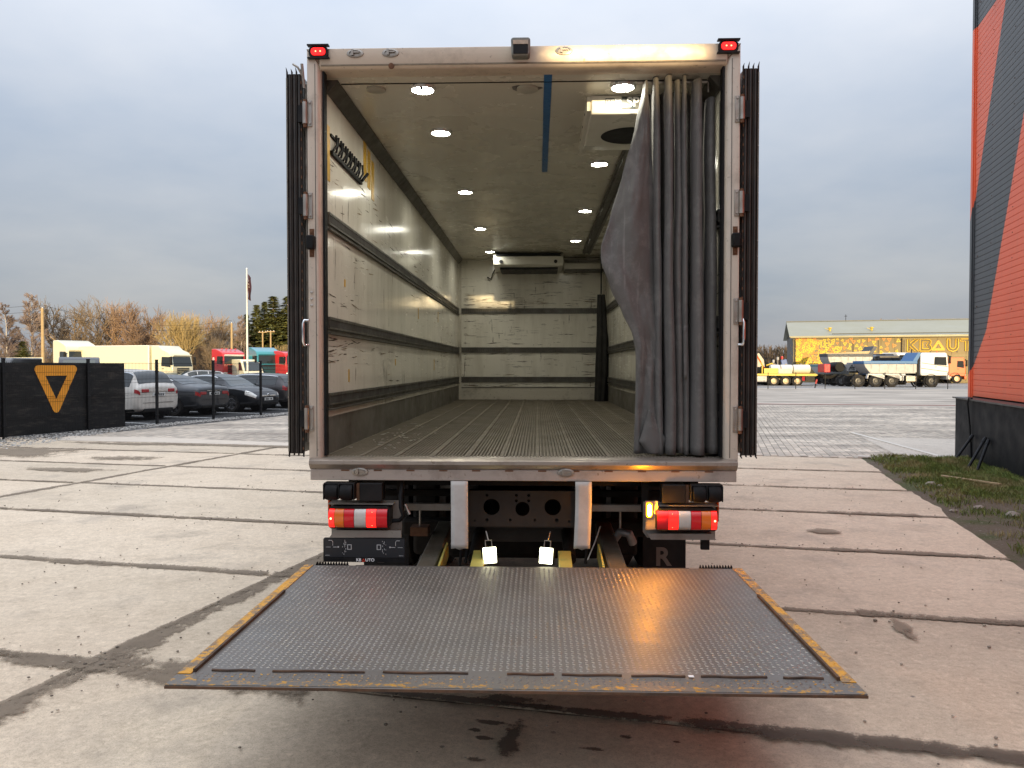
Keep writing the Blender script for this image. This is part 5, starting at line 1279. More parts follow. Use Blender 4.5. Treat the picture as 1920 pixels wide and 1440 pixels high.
    xr = st[0][0]; xf = st[-1][0]; zs0 = st[1][3]
    px_, dr_ = (xr - .012, -1) if plate == 'rear' else (xf + .01, 1)
    zp = ztail if plate == 'rear' else .50
    np_ = bx('number_plate', (px_ - .01, -.26, zp - .055), (px_ + .012, .26, zp + .055), white_plate, root, bevel=.004)
    b = MB()
    for k in range(6): b.box((px_ + dr_ * .013 - .002, -.20 + k * .07, zp - .035), (px_ + dr_ * .013 + .002, -.20 + k * .07 + (.045 if k != 3 else .01), zp + .035))
    b.build('plate_characters', ink, np_)
    bx('bumper', (xr - .02 if plate == 'rear' else xf - .10, -.62, .27), (xr + .12 if plate == 'rear' else xf + .02, .62, .40), plastic, root, bevel=.03)
    for x in handles:
        for sd_ in (1, -1): bx('door_handle', (x, min(sd_ * .925, sd_ * .955), .86), (x + .17, max(sd_ * .925, sd_ * .955), .885), paint, root, bevel=.006)
    b = MB()
    for sd_ in (1, -1): b.prism(rounded([(N and .98, .95), (1.16, .95), (1.12, 1.07), (.98, 1.07)], .03), min(sd_ * .93, sd_ * 1.08), max(sd_ * .93, sd_ * 1.08), axis='y')
    b.build('door_mirror', paint, root, smooth=30)
    return root, S, SK, patch
rzA = math.atan2(FN.y, FN.x)           # nose pointing away from the fence
SEDAN = [(-2.46, .44, .66, .74, .80, .56), (-2.44, .32, .80, .86, .98, .70), (-2.30, .27, .88, .92, 1.07, .75), (-1.85, .24, .93, .95, 1.12, .76), (-1.55, .22, .94, .955, 1.20, .73), (-.85, .2, .945, .95, 1.42, .61), (-.3, .19, .945, .945, 1.475, .585), (.3, .19, .945, .935, 1.455, .59), (.85, .19, .94, .925, 1.27, .65), (1.25, .2, .935, .91, 1.03, .75), (1.75, .22, .92, .87, .97, .72), (2.2, .25, .86, .77, .87, .62), (2.42, .32, .72, .62, .70, .5), (2.47, .4, .6, .55, .60, .4)]
SUV = [(-2.36, .46, .76, .92, 1.02, .66), (-2.34, .36, .86, 1.02, 1.12, .76), (-2.22, .31, .91, 1.06, 1.28, .74), (-2.02, .29, .93, 1.07, 1.55, .68), (-1.7, .28, .94, 1.07, 1.655, .64), (-.9, .27, .945, 1.06, 1.685, .63), (0, .27, .945, 1.04, 1.68, .62), (.55, .27, .945, 1.03, 1.58, .64), (1.0, .27, .94, 1.02, 1.30, .70), (1.3, .27, .935, 1.01, 1.12, .76), (1.8, .28, .92, .97, 1.05, .74), (2.15, .3, .87, .86, .96, .64), (2.32, .36, .74, .68, .76, .5), (2.36, .44, .6, .6, .66, .4)]
EST = [(-2.42, .44, .68, .80, .88, .60), (-2.40, .33, .82, .90, .98, .72), (-2.26, .28, .89, .94, 1.14, .72), (-2.02, .26, .92, .96, 1.36, .66), (-1.65, .24, .935, .96, 1.445, .615), (-.9, .22, .94, .95, 1.485, .60), (-.2, .21, .94, .945, 1.49, .59), (.35, .21, .94, .935, 1.44, .60), (.85, .21, .94, .925, 1.25, .66), (1.25, .22, .93, .91, 1.03, .75), (1.75, .24, .91, .87, .97, .71), (2.15, .27, .85, .76, .87, .6), (2.36, .34, .70, .62, .7, .5), (2.42, .42, .6, .55, .6, .4)]
def paintm(n, c, met=.5): return mat(n, c, .30, met, var=0, coat=.8, rv=0)
car('parked_car', 'pale silver SUV with its tail against the fence beside the banner', SUV, paintm('paint_silver', (.64, .60, .54), .1), rzA, fpt(6.75, 4.35, -.01), [(3.0, 4.3), (4.4, 6.0), (6.1, 7.6)], (1.75, 3.4), (7.3, 9.0), [(.25, 1.9, 3.55, 3.95)], (-1.40, 1.40), r=.36, handles=(.3, -.75))
car('parked_car', 'dark grey saloon with red tail lamps parked between two fence posts', SEDAN, paintm('paint_graphite', (.045, .048, .055)), rzA, fpt(9.35, 4.45, -.01), [(4.55, 5.5), (5.6, 7.4)], (3.6, 5.4), (7.25, 9.1), [(.35, 1.75, 3.45, 3.95)], (-1.47, 1.47), r=.35, rimm=dark_alloy, ztail=.80, handles=(.25, -.85))
cz, S_, SK_, patch_ = car('parked_car', 'black saloon parked nose to the fence with pale headlamps', SEDAN, paintm('paint_black', (.018, .02, .024)), rzA + math.pi, fpt(12.0, 4.15, -.01), [(4.55, 5.5), (5.6, 7.4)], (3.6, 5.4), (7.2, 9.1), [(.35, 1.75, 3.45, 3.95)], (-1.42, 1.42), r=.33, plate='front', front_lamp=[(10.6, 12.05, 3.45, 4.35)], handles=(.25, -.85))
bx('grille', (2.40, -.42, .60), (2.475, .42, .66), chrome, cz, bevel=.008); bx('grille', (2.42, -.45, .47), (2.49, .45, .58), ink, cz, bevel=.01); b = MB()
for q in (.0, .035): b.prism([(-.06, .63 + q), (0, .665 + q), (.06, .63 + q), (.06, .645 + q), (0, .68 + q), (-.06, .645 + q)], 2.44, 2.49, axis='x')
b.build('emblem', chrome, cz)
car('parked_car', 'dark brown-grey estate car with chrome-trimmed side windows', EST, paintm('paint_estate', (.055, .05, .052)), rzA, fpt(14.7, 4.7, -.01), [(3.35, 4.9), (5.0, 6.1), (6.2, 7.5)], (1.9, 3.5), (7.2, 9.1), [(.5, 1.9, 3.5, 4.25)], (-1.38, 1.38), r=.33, handles=(.3, -.8))

# ================================================================ heavy vehicles
def truck_wheel(r=.5, w=.32, rc=(.35, .35, .35)):
    ty = MB().lathe([(r * .56, -w / 2), (r * .9, -w / 2), (r, -w * .38), (r, w * .38), (r * .9, w / 2), (r * .56, w / 2)], (0, 0, 0), 'y', 24, cap=False).mesh('tyre', tyre_m, 40)
    rm = MB().lathe([(r * .57, w * .46), (r * .50, w * .42), (r * .44, w * .15), (r * .22, w * .18), (r * .20, w * .42), (0, w * .42)], (0, 0, 0), 'y', 24, cap=False).mesh('rim', mat('truck_rim_%d' % int(rc[0] * 100 + rc[2] * 10), rc, .45, .3, var=.1), 40)
    return ty, rm
def put_wheels(root, xs, wy, tw, r=.5, names='wheel'):
    for x in xs:
        for sd_ in (1, -1):
            wo_ = emp('wheel', root, (x, sd_ * wy, r), (0, 0, 0 if sd_ > 0 else math.pi)); share('tyre', tw[0], wo_, (0, 0, 0)); share('rim', tw[1], wo_, (0, 0, 0))
def cab(root, paint, x0, L, W_, z0, H, slope=.16, dark_top=False, fairing=0.0, visor=None, grille=None, low=None, logo=False):
    xf = x0 + L; zb = z0 + (H - z0) * .50; zr = H
    pr = [(x0, z0 + .12), (x0 + .12, z0), (xf - .1, z0), (xf + .03, z0 + .2), (xf + .02, zb - .1), (xf - slope * .5, z0 + (H - z0) * .86), (xf - slope * 1.3, zr), (x0 + .1, zr + fairing), (x0, zr + fairing - .12)]
    if fairing: pr = pr[:6] + [(xf - slope * 1.2, zr - .04), (xf - slope * 2.4 - .2, zr + fairing * .35), (x0 + L * .35, zr + fairing), (x0 + .04, zr + fairing), (x0, zr + fairing - .2)]
    c = MB().prism(pr, -W_ / 2, W_ / 2, axis='y').build('cab_body', paint, root, bevel=.07, seg=3)
    def fx(z):
        if z <= zb - .1: return xf + .025
        t_ = (z - (zb - .1)) / (z0 + (H - z0) * .86 - (zb - .1)); return xf + .02 - (slope * .5 + .02) * t_
    za, zc = zb - .06, z0 + (H - z0) * .82
    b = MB(); hw = W_ / 2 - .14
    b.add([(fx(za) + .012, -hw, za), (fx(za) + .012, hw, za), (fx(zc) + .012, hw * .96, zc), (fx(zc) + .012, -hw * .96, zc), (fx(za) - .03, -hw, za), (fx(za) - .03, hw, za), (fx(zc) - .03, hw * .96, zc), (fx(zc) - .03, -hw * .96, zc)], [(0, 1, 2, 3), (4, 7, 6, 5), (0, 4, 5, 1), (1, 5, 6, 2), (2, 6, 7, 3), (3, 7, 4, 0)])
    b.build('windscreen', dark_glass, root)
    b2 = MB().add([(fx(zc) + .014, -hw * .98, zc), (fx(zc) + .014, hw * .98, zc), (fx(zc) + .16, hw * .98, zc + .10), (fx(zc) + .16, -hw * .98, zc + .10), (fx(zc) + .02, -hw * .98, zc + .05), (fx(zc) + .02, hw * .98, zc + .05), (fx(zc) + .15, hw * .98, zc + .16), (fx(zc) + .15, -hw * .98, zc + .16)], [(0, 1, 2, 3), (4, 5, 6, 7), (0, 1, 5, 4), (2, 3, 7, 6), (1, 2, 6, 5), (0, 3, 7, 4)])
    b2.build('sun_visor', visor or ink, root)
    wl0 = x0 + L * .48
    for sd_ in (1, -1):
        MB().prism(rounded([(wl0, zb - .02), (xf - .16, zb - .12), (xf - .22, zc - .02), (wl0 + .04, zc)], .05), min(sd_ * (W_ / 2 - .01), sd_ * (W_ / 2 + .012)), max(sd_ * (W_ / 2 - .01), sd_ * (W_ / 2 + .012)), axis='y').build('side_window', dark_glass, root)
        MB().box((xf - .06, min(sd_ * (W_ / 2 + .08), sd_ * (W_ / 2 + .26)), zb + .05), (xf + .08, max(sd_ * (W_ / 2 + .08), sd_ * (W_ / 2 + .26)), zb + .72)).build('mirror', plastic, root, bevel=.03)
        MB().tube([(xf - .05, sd_ * W_ * .48, zb + .66), (xf, sd_ * (W_ / 2 + .18), zb + .68)], .02, 6).build('mirror_arm', plastic, root)
        MB().box((xf - .04, min(sd_ * (W_ / 2 - .45), sd_ * (W_ / 2 - .06)), z0 + .06), (xf + .06, max(sd_ * (W_ / 2 - .45), sd_ * (W_ / 2 - .06)), z0 + .26)).build('headlamp', mat('truck_headlamp', (.55, .55, .52), .12, .2, var=.1), root, bevel=.03)
        MB().box((wl0 + .05, min(sd_ * (W_ / 2), sd_ * (W_ / 2 + .02)), zb - .25), (wl0 + .22, max(sd_ * W_ / 2, sd_ * (W_ / 2 + .02)), zb - .21)).build('door_handle', ink, root)
    MB().box((xf - .02, -W_ / 2 + .5, z0 + .2), (xf + .045, W_ / 2 - .5, zb - .18)).build('grille', grille or ink, root, bevel=.02)
    b = MB()
    for k in range(4): b.box((xf + .045, -W_ / 2 + .52, z0 + .28 + k * .16), (xf + .058, W_ / 2 - .52, z0 + .31 + k * .16))
    b.build('grille_bars', low or plastic, root)
    MB().box((xf - .12, -W_ / 2 + .01, z0 - .32), (xf + .10, W_ / 2 - .01, z0 + .04)).build('bumper', low or paint, root, bevel=.05)
    for x in (x0 + L * .38,):
        for sd_ in (1, -1): MB().lathe([(.60, sd_ * (W_ / 2 - .28)), (.62, sd_ * (W_ / 2 + .006)), (.57, sd_ * (W_ / 2 + .012)), (.56, sd_ * (W_ / 2 - .28))], (x, 0, .52), 'y', 28, cap=False).build('wheel_arch', ink, root, smooth=40)
    return c, W_
def chassis(root, x0, x1, W_=.8):
    for sd_ in (1, -1): bx('chassis_rail', (x0, min(sd_ * W_ / 2, sd_ * (W_ / 2 - .08)), .68), (x1, max(sd_ * W_ / 2, sd_ * (W_ / 2 - .08)), .95), chassis_m, root)
TW = truck_wheel(rc=(.2, .2, .2)); TWL = truck_wheel(rc=(.62, .58, .50)); TWY = truck_wheel(rc=(.46, .38, .25)); TWO = truck_wheel(rc=(.7, .45, .28))
def tk(name, label, px, d, rz, cat_='truck'):
    p = at(px, 700, d); return thing(name, label, cat_, (p.x, d, -.028), rz)
p_cream = paintm('paint_cream', (.72, .68, .48), 0.0); p_white = paintm('paint_white', (.74, .73, .70), 0.0); p_red = paintm('paint_red', (.50, .02, .022), 0.0); p_teal = paintm('paint_teal', (.03, .22, .29), 0.0); p_blue = mat('paint_blue', (.03, .14, .33), .4, var=.05); p_or = paintm('paint_orange', (.72, .13, .02), 0.0); p_grey = mat('bed_grey', (.36, .36, .36), .5, .2, var=.12, sc=2); p_yel = mat('paint_yellow', (.60, .44, .05), .45, var=.1); p_dark = paintm('paint_dark', (.03, .03, .033))

# cream tractor unit, nose to the right
r = tk('tractor_unit', 'cream tractor unit with high roof fairing standing behind the banner', 128, 64, R(-34)); cab(r, p_cream, .1, 2.3, 2.5, .95, 3.45, fairing=.48, visor=p_cream); chassis(r, -3.6, 1.8); put_wheels(r, (.95,), 1.06, TW); put_wheels(r, (-2.5,), .98, TW)
bx('side_skirt', (-2.0, -1.22, .55), (0, 1.22, 1.25), p_cream, r, bevel=.05); bx('deck_plate', (-3.9, -.45, .96), (-.1, .45, 1.05), chassis_m, r); MB().lathe([(.5, 1.05), (.52, 1.18), (0, 1.2)], (-2.3, 0, 0), 'z', 20).build('fifth_wheel', chassis_m, r)
# pale low loading crane body left of it
r = tk('flatbed_trailer', 'low cream flatbed body with bolted side boards behind the tractor unit', 66, 66, R(-10), 'trailer')
for k in range(5): bx('side_board', (-1.7 + k * .70, -1.2, 1.75), (-1.03 + k * .70, -1.14, 2.55), p_cream, r, bevel=.01)
bx('deck', (-1.8, -1.14, 1.6), (1.9, 1.2, 1.75), p_cream, r); chassis(r, -1.8, 2.5); put_wheels(r, (-1.0, .2), 1.0, TW)
b = MB()
for k in range(12): b.lathe([(.04, -1.21), (0, -1.215)], (-1.6 + k * .29, 0, 2.25), 'y', 8)
b.build('bolt_row', ink, r)
# dark van in front of them
r = tk('delivery_van', 'dark van with pale reflecting windscreen seen over the fence banner', 150, 44, R(-62), 'van')
MB().prism([(-2.6, .4), (2.3, .4), (2.4, .9), (1.9, 1.25), (1.15, 2.15), (.9, 2.32), (-2.5, 2.34), (-2.62, 1.2)], -1.0, 1.0, axis='y').build('body', p_dark, r, bevel=.06)
MB().add([(1.88, -.86, 1.3), (1.88, .86, 1.3), (1.19, .78, 2.14), (1.19, -.78, 2.14)], [(0, 1, 2, 3)]).build('windscreen', pale_glass, r, solid=.02)
for sd_ in (1, -1): MB().prism([(.55, 1.35), (1.6, 1.35), (1.1, 2.05), (.55, 2.05)], min(sd_ * .99, sd_ * 1.012), max(sd_ * .99, sd_ * 1.012), axis='y').build('side_window', pale_glass, r); bx('mirror', (1.3, min(sd_ * 1.05, sd_ * 1.22), 1.35), (1.42, max(sd_ * 1.05, sd_ * 1.22), 1.75), p_cream if sd_ > 0 else plastic, r, bevel=.03)
put_wheels(r, (-1.6, 1.6), .88, car_wheel_mesh(.35, .22, alloy), r=.35)
for f, (nm, lab, px, d) in enumerate((('parked_car', 'white car half hidden behind the banner top, beside the dark van', 178, 47), ('parked_car', 'dark car with roof bars half hidden behind the banner top', 200, 45))):
    car(nm, lab, SUV if f else SUV, p_dark if f else p_white, R(-60), (at(px, 700, d).x, d, -.02), [(3.0, 4.3), (4.4, 6.0), (6.1, 7.6)], (1.75, 3.4), (7.3, 9.0), [(.25, 1.9, 3.55, 3.95)], (-1.40, 1.40), r=.36, trim=None)
# cream box truck
r = tk('rigid_truck', 'cream box-bodied rigid truck with dark windscreen behind the parked cars', 300, 62, R(-16)); c_, _ = cab(r, p_cream, .2, 2.0, 2.4, .75, 2.95, fairing=.5, visor=p_cream, slope=.3, low=p_cream)
MB().box((-7.2, -1.25, 1.05), (.05, 1.25, 3.46)).build('box_body', p_cream, r, bevel=.03)
bx('roof_edge', (-7.22, -1.27, 3.40), (.07, 1.27, 3.475), p_white, r); bx('front_post', (-.05, -1.265, 1.05), (.07, -1.2, 3.40), p_white, r); chassis(r, -7, 1.6); put_wheels(r, (.95,), 1.02, TW); put_wheels(r, (-4.6,), 1.0, TW)
bx('side_guard', (-3.9, -1.2, .5), (-.6, -1.15, .95), p_white, r); bx('marker', (-6.0, -1.258, 1.3), (-5.94, -1.251, 1.62), ink, r); b = MB()
for k in range(3): b.tube([(.25, -.2 + .0 * k, 3.0 + k * .13), (1.5, -1.22, 2.72 + k * .13)], .012, 5)
b.build('antenna', ink, r)
car('parked_car', 'silver hatchback standing behind the cream truck\'s nose', EST, paintm('paint_silver2', (.46, .47, .48)), R(-140), (at(362, 700, 60).x, 60, -.02), [(3.35, 4.9), (5.0, 6.1), (6.2, 7.5)], (1.9, 3.5), (7.2, 9.1), [(.5, 1.9, 3.5, 4.25)], (-1.38, 1.38), r=.33, trim=None)
# red, teal and second red tractor units, white van
def unit(name, label, px, d, rz, paint, H=3.25, fair=.35, logo=False, tall=True):
    r = tk(name, label, px, d, rz); cab(r, paint, 0, 2.25, 2.5, .95, H, fairing=fair, visor=p_white if logo else paint, slope=.2, low=paint); chassis(r, -3.6, 1.7); put_wheels(r, (.86,), 1.06, TW); put_wheels(r, (-2.7,), .98, TW); bx('tank', (-1.9, -1.2, .5), (-.5, 1.2, 1.05), zinc, r, bevel=.06); return r
r = unit('tractor_unit', 'red tractor unit with white round badge and pale sun visor', 418, 80, R(-40), p_red, logo=True)
MB().lathe([(.19, -1.262), (0, -1.264)], (.42, 0, 2.55), 'y', 20).build('round_badge', p_white, r); bx('badge_bar', (.3, -1.268, 2.52), (.54, -1.2645, 2.58), p_red, r)
for k in range(4): bx('roof_lamp', (1.2, -.9 + k * .5, 3.53), (1.32, -.7 + k * .5, 3.64), p_red, r, bevel=.02)
unit('tractor_unit', 'teal blue tractor unit standing beyond the flagpole', 487, 80, R(-48), p_teal, H=3.35, fair=.4)
unit('tractor_unit', 'red tractor unit next to the teal one, close to the truck door', 532, 80, R(-40), p_red, H=3.2, fair=.2)
r = tk('delivery_van', 'cream van parked between the red and teal tractor units', 462, 78, R(-50), 'van')
MB().prism([(-2.6, .4), (2.3, .4), (2.4, .95), (1.9, 1.3), (1.15, 2.3), (.9, 2.5), (-2.5, 2.52), (-2.62, 1.2)], -1.0, 1.0, axis='y').build('body', p_cream, r, bevel=.06)
MB().add([(1.89, -.86, 1.35), (1.89, .86, 1.35), (1.17, .78, 2.3), (1.17, -.78, 2.3)], [(0, 1, 2, 3)]).build('windscreen', dark_glass, r, solid=.02)
for sd_ in (1, -1): MB().prism([(.55, 1.4), (1.6, 1.4), (1.1, 2.2), (.55, 2.2)], min(sd_ * .99, sd_ * 1.012), max(sd_ * .99, sd_ * 1.012), axis='y').build('side_window', dark_glass, r)
put_wheels(r, (-1.6, 1.6), .88, car_wheel_mesh(.35, .22, alloy), r=.35)
# dark cabin at the far left edge
r = tk('delivery_van', 'dark van roof with glinting window at the banner\'s far end', 2, 40, R(-80), 'van')
MB().prism([(-2.6, .4), (2.3, .4), (2.4, .9), (1.9, 1.25), (1.15, 2.1), (.9, 2.24), (-2.5, 2.26), (-2.62, 1.2)], -1.0, 1.0, axis='y').build('body', p_dark, r, bevel=.06)
MB().add([(1.88, -.86, 1.3), (1.88, .86, 1.3), (1.19, .78, 2.08), (1.19, -.78, 2.08)], [(0, 1, 2, 3)]).build('windscreen', pale_glass, r, solid=.02); put_wheels(r, (-1.6, 1.6), .88, car_wheel_mesh(.35, .22, alloy), r=.35)

# ================================================================ flagpole, utility poles, house
p0 = at(464, 697, 58); top_ = at(463, 505, 58)
fp_ = thing('flagpole', 'tall white flagpole beside the teal tractor unit', 'flagpole', (p0.x, 58, -.03))
hgt = top_.z + .03
MB().tube([(0, 0, 0), (0, 0, hgt)], [.085, .045], 10).build('pole', mat('pole_white', (.72, .70, .64), .4, var=.05), fp_, smooth=60); MB().lathe([(0, hgt - .02), (.07, hgt + .03), (.05, hgt + .09), (0, hgt + .12)], (0, 0, 0), 'z', 10).build('finial', p_white, fp_, smooth=60)
fg = thing('flag', 'dark red flag hanging limp from the white flagpole', 'flag', (p0.x, 58, -.03))
def flag(u, w_): z = hgt - .35 - 1.85 * w_ - .25 * u * (1 - w_ * .3); return (.07 + .22 * u + .03 * math.sin(w_ * 9 + u * 4), .10 * math.sin(u * 14 + w_ * 2) * (.4 + u), z)
MB().grid(flag, 20, 24).build('flag_cloth', mat('flag_cloth', (.075, .022, .028), .8, var=.25, sc=2), fg, smooth=180)
pale_p = mat('flag_print', (.5, .45, .42), .8, var=.1)
for (w0, w1) in ((.18, .26), (.32, .40), (.46, .50)): MB().grid(lambda u, w_, w0=w0, w1=w1: tuple(Vector(flag(.35 + .35 * u, w0 + (w1 - w0) * w_)) + Vector((0, -.03, 0))), 6, 3).build('flag_print', pale_p, fg)
wood_pole = mat('pole_wood', (.42, .30, .15), .8, var=.2, sc=4)
def upole(label, px, ytop, d, r_=.15, arm=False):
    a, b_ = at(px, 700, d), at(px, ytop, d); o = thing('utility_pole', label, 'utility pole', (a.x, d, -.03)); h = b_.z + .03
    MB().tube([(0, 0, 0), (0, 0, h)], [r_, r_ * .8], 10).build('pole', wood_pole, o, smooth=60)
    if arm: bx('cross_arm', (-.55, -.05, h - .12), (.55, .05, h), wood_pole, o)
    else: MB().tube([(0, 0, h - .15), (.35, -.1, h - .02), (.5, -.1, h - .04)], .03, 6).build('lamp_arm', zinc, o)
    for q in (-.4, .0, .4) if arm else (0,): MB().lathe([(.04, h), (.05, h + .06), (.02, h + .12)], (q, 0, 0), 'z', 8).build('insulator', p_white, o)
    return Vector((a.x, d, h))
h1 = upole('wooden utility pole standing left of the cream tractor roof', 81, 578, 76, .17); h2 = upole('wooden utility pole by the gabled house', 435, 606, 92, .15)
h3 = upole('wooden utility pole of a pair before the spruces, beside the flagpole', 493, 622, 100, .12, True); h4 = upole('wooden utility pole of a pair before the spruces, beside the truck door', 508, 621, 100, .12, True)
def wires(a, b_, label):
    b = MB()
    for q in (-.3, .3):
        pts = [a.lerp(b_, k / 16) + Vector((0, 0, q - 1.2 * 4 * (k / 16) * (1 - k / 16))) for k in range(17)]; b.tube(pts, .018, 4)
    tag(b.build('power_line', ink), label, 'power line')
wires(h1, h2, 'thin power lines strung between the two single wooden poles'); wires(Vector((-95, 70, h1.z)), h1, 'thin power lines running off from the left wooden pole')
hs = thing('gabled_house', 'small house with dark roof and sunlit ochre gable among the trees', 'house', (at(415, 690, 112).x, 112, -.03), R(-30))
bx('wall', (-3.4, -2.6, 0), (3.4, 2.6, 3.0), mat('house_ochre', (.40, .27, .12), .8, var=.1), hs); MB().prism([(-2.6, 3.0), (2.6, 3.0), (0, 5.4)], -3.39, 3.39, axis='x').build('gable', mat('house_ochre', None), hs)
MB().prism([(-3.0, 2.7), (0, 5.55), (3.0, 2.7), (3.0, 2.95), (0, 5.8), (-3.0, 2.95)], -3.6, 3.36, axis='x').build('roof', mat('house_roof', (.06, .05, .045), .8, var=.2), hs)
for z in (1.3,): w_ = bx('window', (3.4, -.5, z), (3.44, .5, z + 1.1), pale_glass, hs); bx('window_frame', (3.405, -.58, z - .08), (3.43, .58, z + 1.18), p_white, hs)
# ================================================================ trees
def bark(name, a, b): return mat(name, a, .9, var=.3, sc=1.2)
def tw(b, a, c, r0, r1, n=3):
    d = c - a
    if d.length < 1e-5: return
    u = d.orthogonal().normalized(); w_ = d.normalized().cross(u); o = len(b.v)
    for p, r in ((a, r0), (c, r1)):
        for k in range(n):
            t_ = 6.2832 * k / n; b.v.append(tuple(p + (u * math.cos(t_) + w_ * math.sin(t_)) * r))
    for k in range(n): b.f.append((o + k, o + (k + 1) % n, o + n + (k + 1) % n, o + n + k))
def bare_tree(seed, H, form, trunk_m, twig_m):
    """form: 'oak' broad fan, 'lime' upright oval, 'birch' slender drooping, 'willow' multi-stemmed brush"""
    rg = random.Random(seed); T = MB(); C = MB()
    P = dict(oak=(.26, .62, 1.0, .22), lime=(.22, .42, .85, .16), birch=(.30, .34, .55, .12), willow=(.06, .28, .7, .10))[form]
    def grow(p, d, L, r, lev):
        seg = 4 if lev < 2 else 3; q = p.copy(); dd = d.copy()
        pts = [q.copy()]
        for k in range(seg):
            up = (.10 if lev < 3 else .02) if form != 'birch' or lev < 2 else -.03
            dd = (dd + Vector((rg.gauss(0, .13), rg.gauss(0, .13), rg.gauss(0, .08) + up))).normalized(); q = q + dd * (L / seg); pts.append(q.copy())
        for k in range(seg):
            ra, rb = r * (1 - .45 * k / seg), r * (1 - .45 * (k + 1) / seg)
            tw(T if lev < 2 else C, pts[k], pts[k + 1], ra, rb, 6 if lev == 0 else 4 if lev == 1 else 3)
        if lev >= 4: return
        nb = (0, 5, 5, 5)[lev] if lev else 6
        for k in range(nb + rg.randint(0, 1)):
            f = rg.uniform(.35, 1.0) if lev else rg.uniform(.55, 1.0); i = min(seg - 1, int(f * seg)); a = pts[i].lerp(pts[i + 1], f * seg - i)
            ax = dd.orthogonal().normalized(); ax.rotate(Matrix.Rotation(rg.uniform(0, 6.28), 3, dd)); sp = rg.uniform(.5, 1.0) * P[2] * (.75 if lev == 0 else .8)
            nd = (dd * math.cos(sp) + ax * math.sin(sp)).normalized()
            grow(a, nd, L * rg.uniform(.52, .74) * (1.0 if lev else P[1] / .3 * .62), max(.022, r * (.52 if lev < 2 else .55)), lev + 1)
        if lev and lev < 3: grow(pts[-1], dd, L * .62, max(.022, r * .55), lev + 1)
    if form == 'birch':
        pts = [Vector((0, 0, 0))]
        for k in range(12): pts.append(pts[-1] + Vector((rg.gauss(0, .05), rg.gauss(0, .05), H / 12)))
        for k in range(12): tw(T, pts[k], pts[k + 1], P[3] * (1 - k / 12.5), P[3] * (1 - (k + 1) / 12.5), 6)
        for k in range(70):
            f = rg.uniform(.20, .985); i = min(11, int(f * 12)); a = pts[i].lerp(pts[i + 1], f * 12 - i); an = rg.uniform(0, 6.28); el = rg.uniform(.6, 1.15)
            grow(a, Vector((math.cos(an) * math.cos(el), math.sin(an) * math.cos(el), math.sin(el))), H * .17 * (1.18 - f), .035 * (1.2 - f), 2)
    elif form == 'willow':
        for k in range(9):
            an = rg.uniform(0, 6.28); el = rg.uniform(1.05, 1.5)
            grow(Vector((rg.gauss(0, .3), rg.gauss(0, .3), 0)), Vector((math.cos(an) * math.cos(el), math.sin(an) * math.cos(el), math.sin(el))), H * .5, P[3], 1)
    else:
        grow(Vector((0, 0, 0)), Vector((0, 0, 1)), H * P[0], P[3], 0)
        for k in range(3):
            an = rg.uniform(0, 6.28); grow(Vector((0, 0, H * P[0] * .8)), Vector((math.cos(an) * .45, math.sin(an) * .45, 1)).normalized(), H * .33, P[3] * .7, 1)
    mz = max(v[2] for v in C.v); k = H / mz
    for b in (T, C): b.v = [(x * k, y * k, z * k) for x, y, z in b.v]
    def me(b, nm, m_):
        x = bpy.data.meshes.new(nm); x.from_pydata(b.v, [], b.f); x.materials.append(m_); return x
    return me(T, 'trunk', trunk_m), me(C, 'crown', twig_m)
bk = mat('bark_grey', (.17, .13, .09), .9, var=.3, sc=1); bkb = mat('bark_birch', (.58, .52, .44), .8, var=.25, sc=2); bky = mat('bark_ochre', (.30, .20, .09), .9, var=.25, sc=1)
tg1 = mat('twigs_brown', (.30, .225, .145), .9, var=.25, sc=.6); tg2 = mat('twigs_red', (.31, .205, .13), .9, var=.25, sc=.6); tg3 = mat('twigs_gold', (.38, .28, .12), .9, var=.25, sc=.6); tg4 = mat('twigs_violet', (.25, .19, .16), .9, var=.25, sc=.6)
PR = {'oak': bare_tree(3, 10, 'oak', bk, tg1), 'oak2': bare_tree(7, 10, 'oak', bk, tg2), 'lime': bare_tree(11, 10, 'lime', bk, tg1), 'lime2': bare_tree(17, 10, 'lime', bky, tg2), 'birch': bare_tree(5, 10, 'birch', bkb, tg4), 'birch2': bare_tree(9, 10, 'birch', bkb, tg4), 'willow': bare_tree(13, 10, 'willow', bky, tg3), 'willow2': bare_tree(19, 10, 'willow', bky, tg1)}
def tree(kind, px, ytop, d, label, rz, wide=1.0, group=None, name='bare_tree'):
    a, b_ = at(px, 700, d), at(px, ytop, d); h = (b_.z + .03) / 10.0
    o = thing(name, label, 'tree', (a.x, d, -.03), rz, group); T, C = PR[kind]
    share('trunk', T, o, (0, 0, 0), sc=(h * wide, h * wide, h)); share('crown', C, o, (0, 0, 0), sc=(h * wide, h * wide, h))
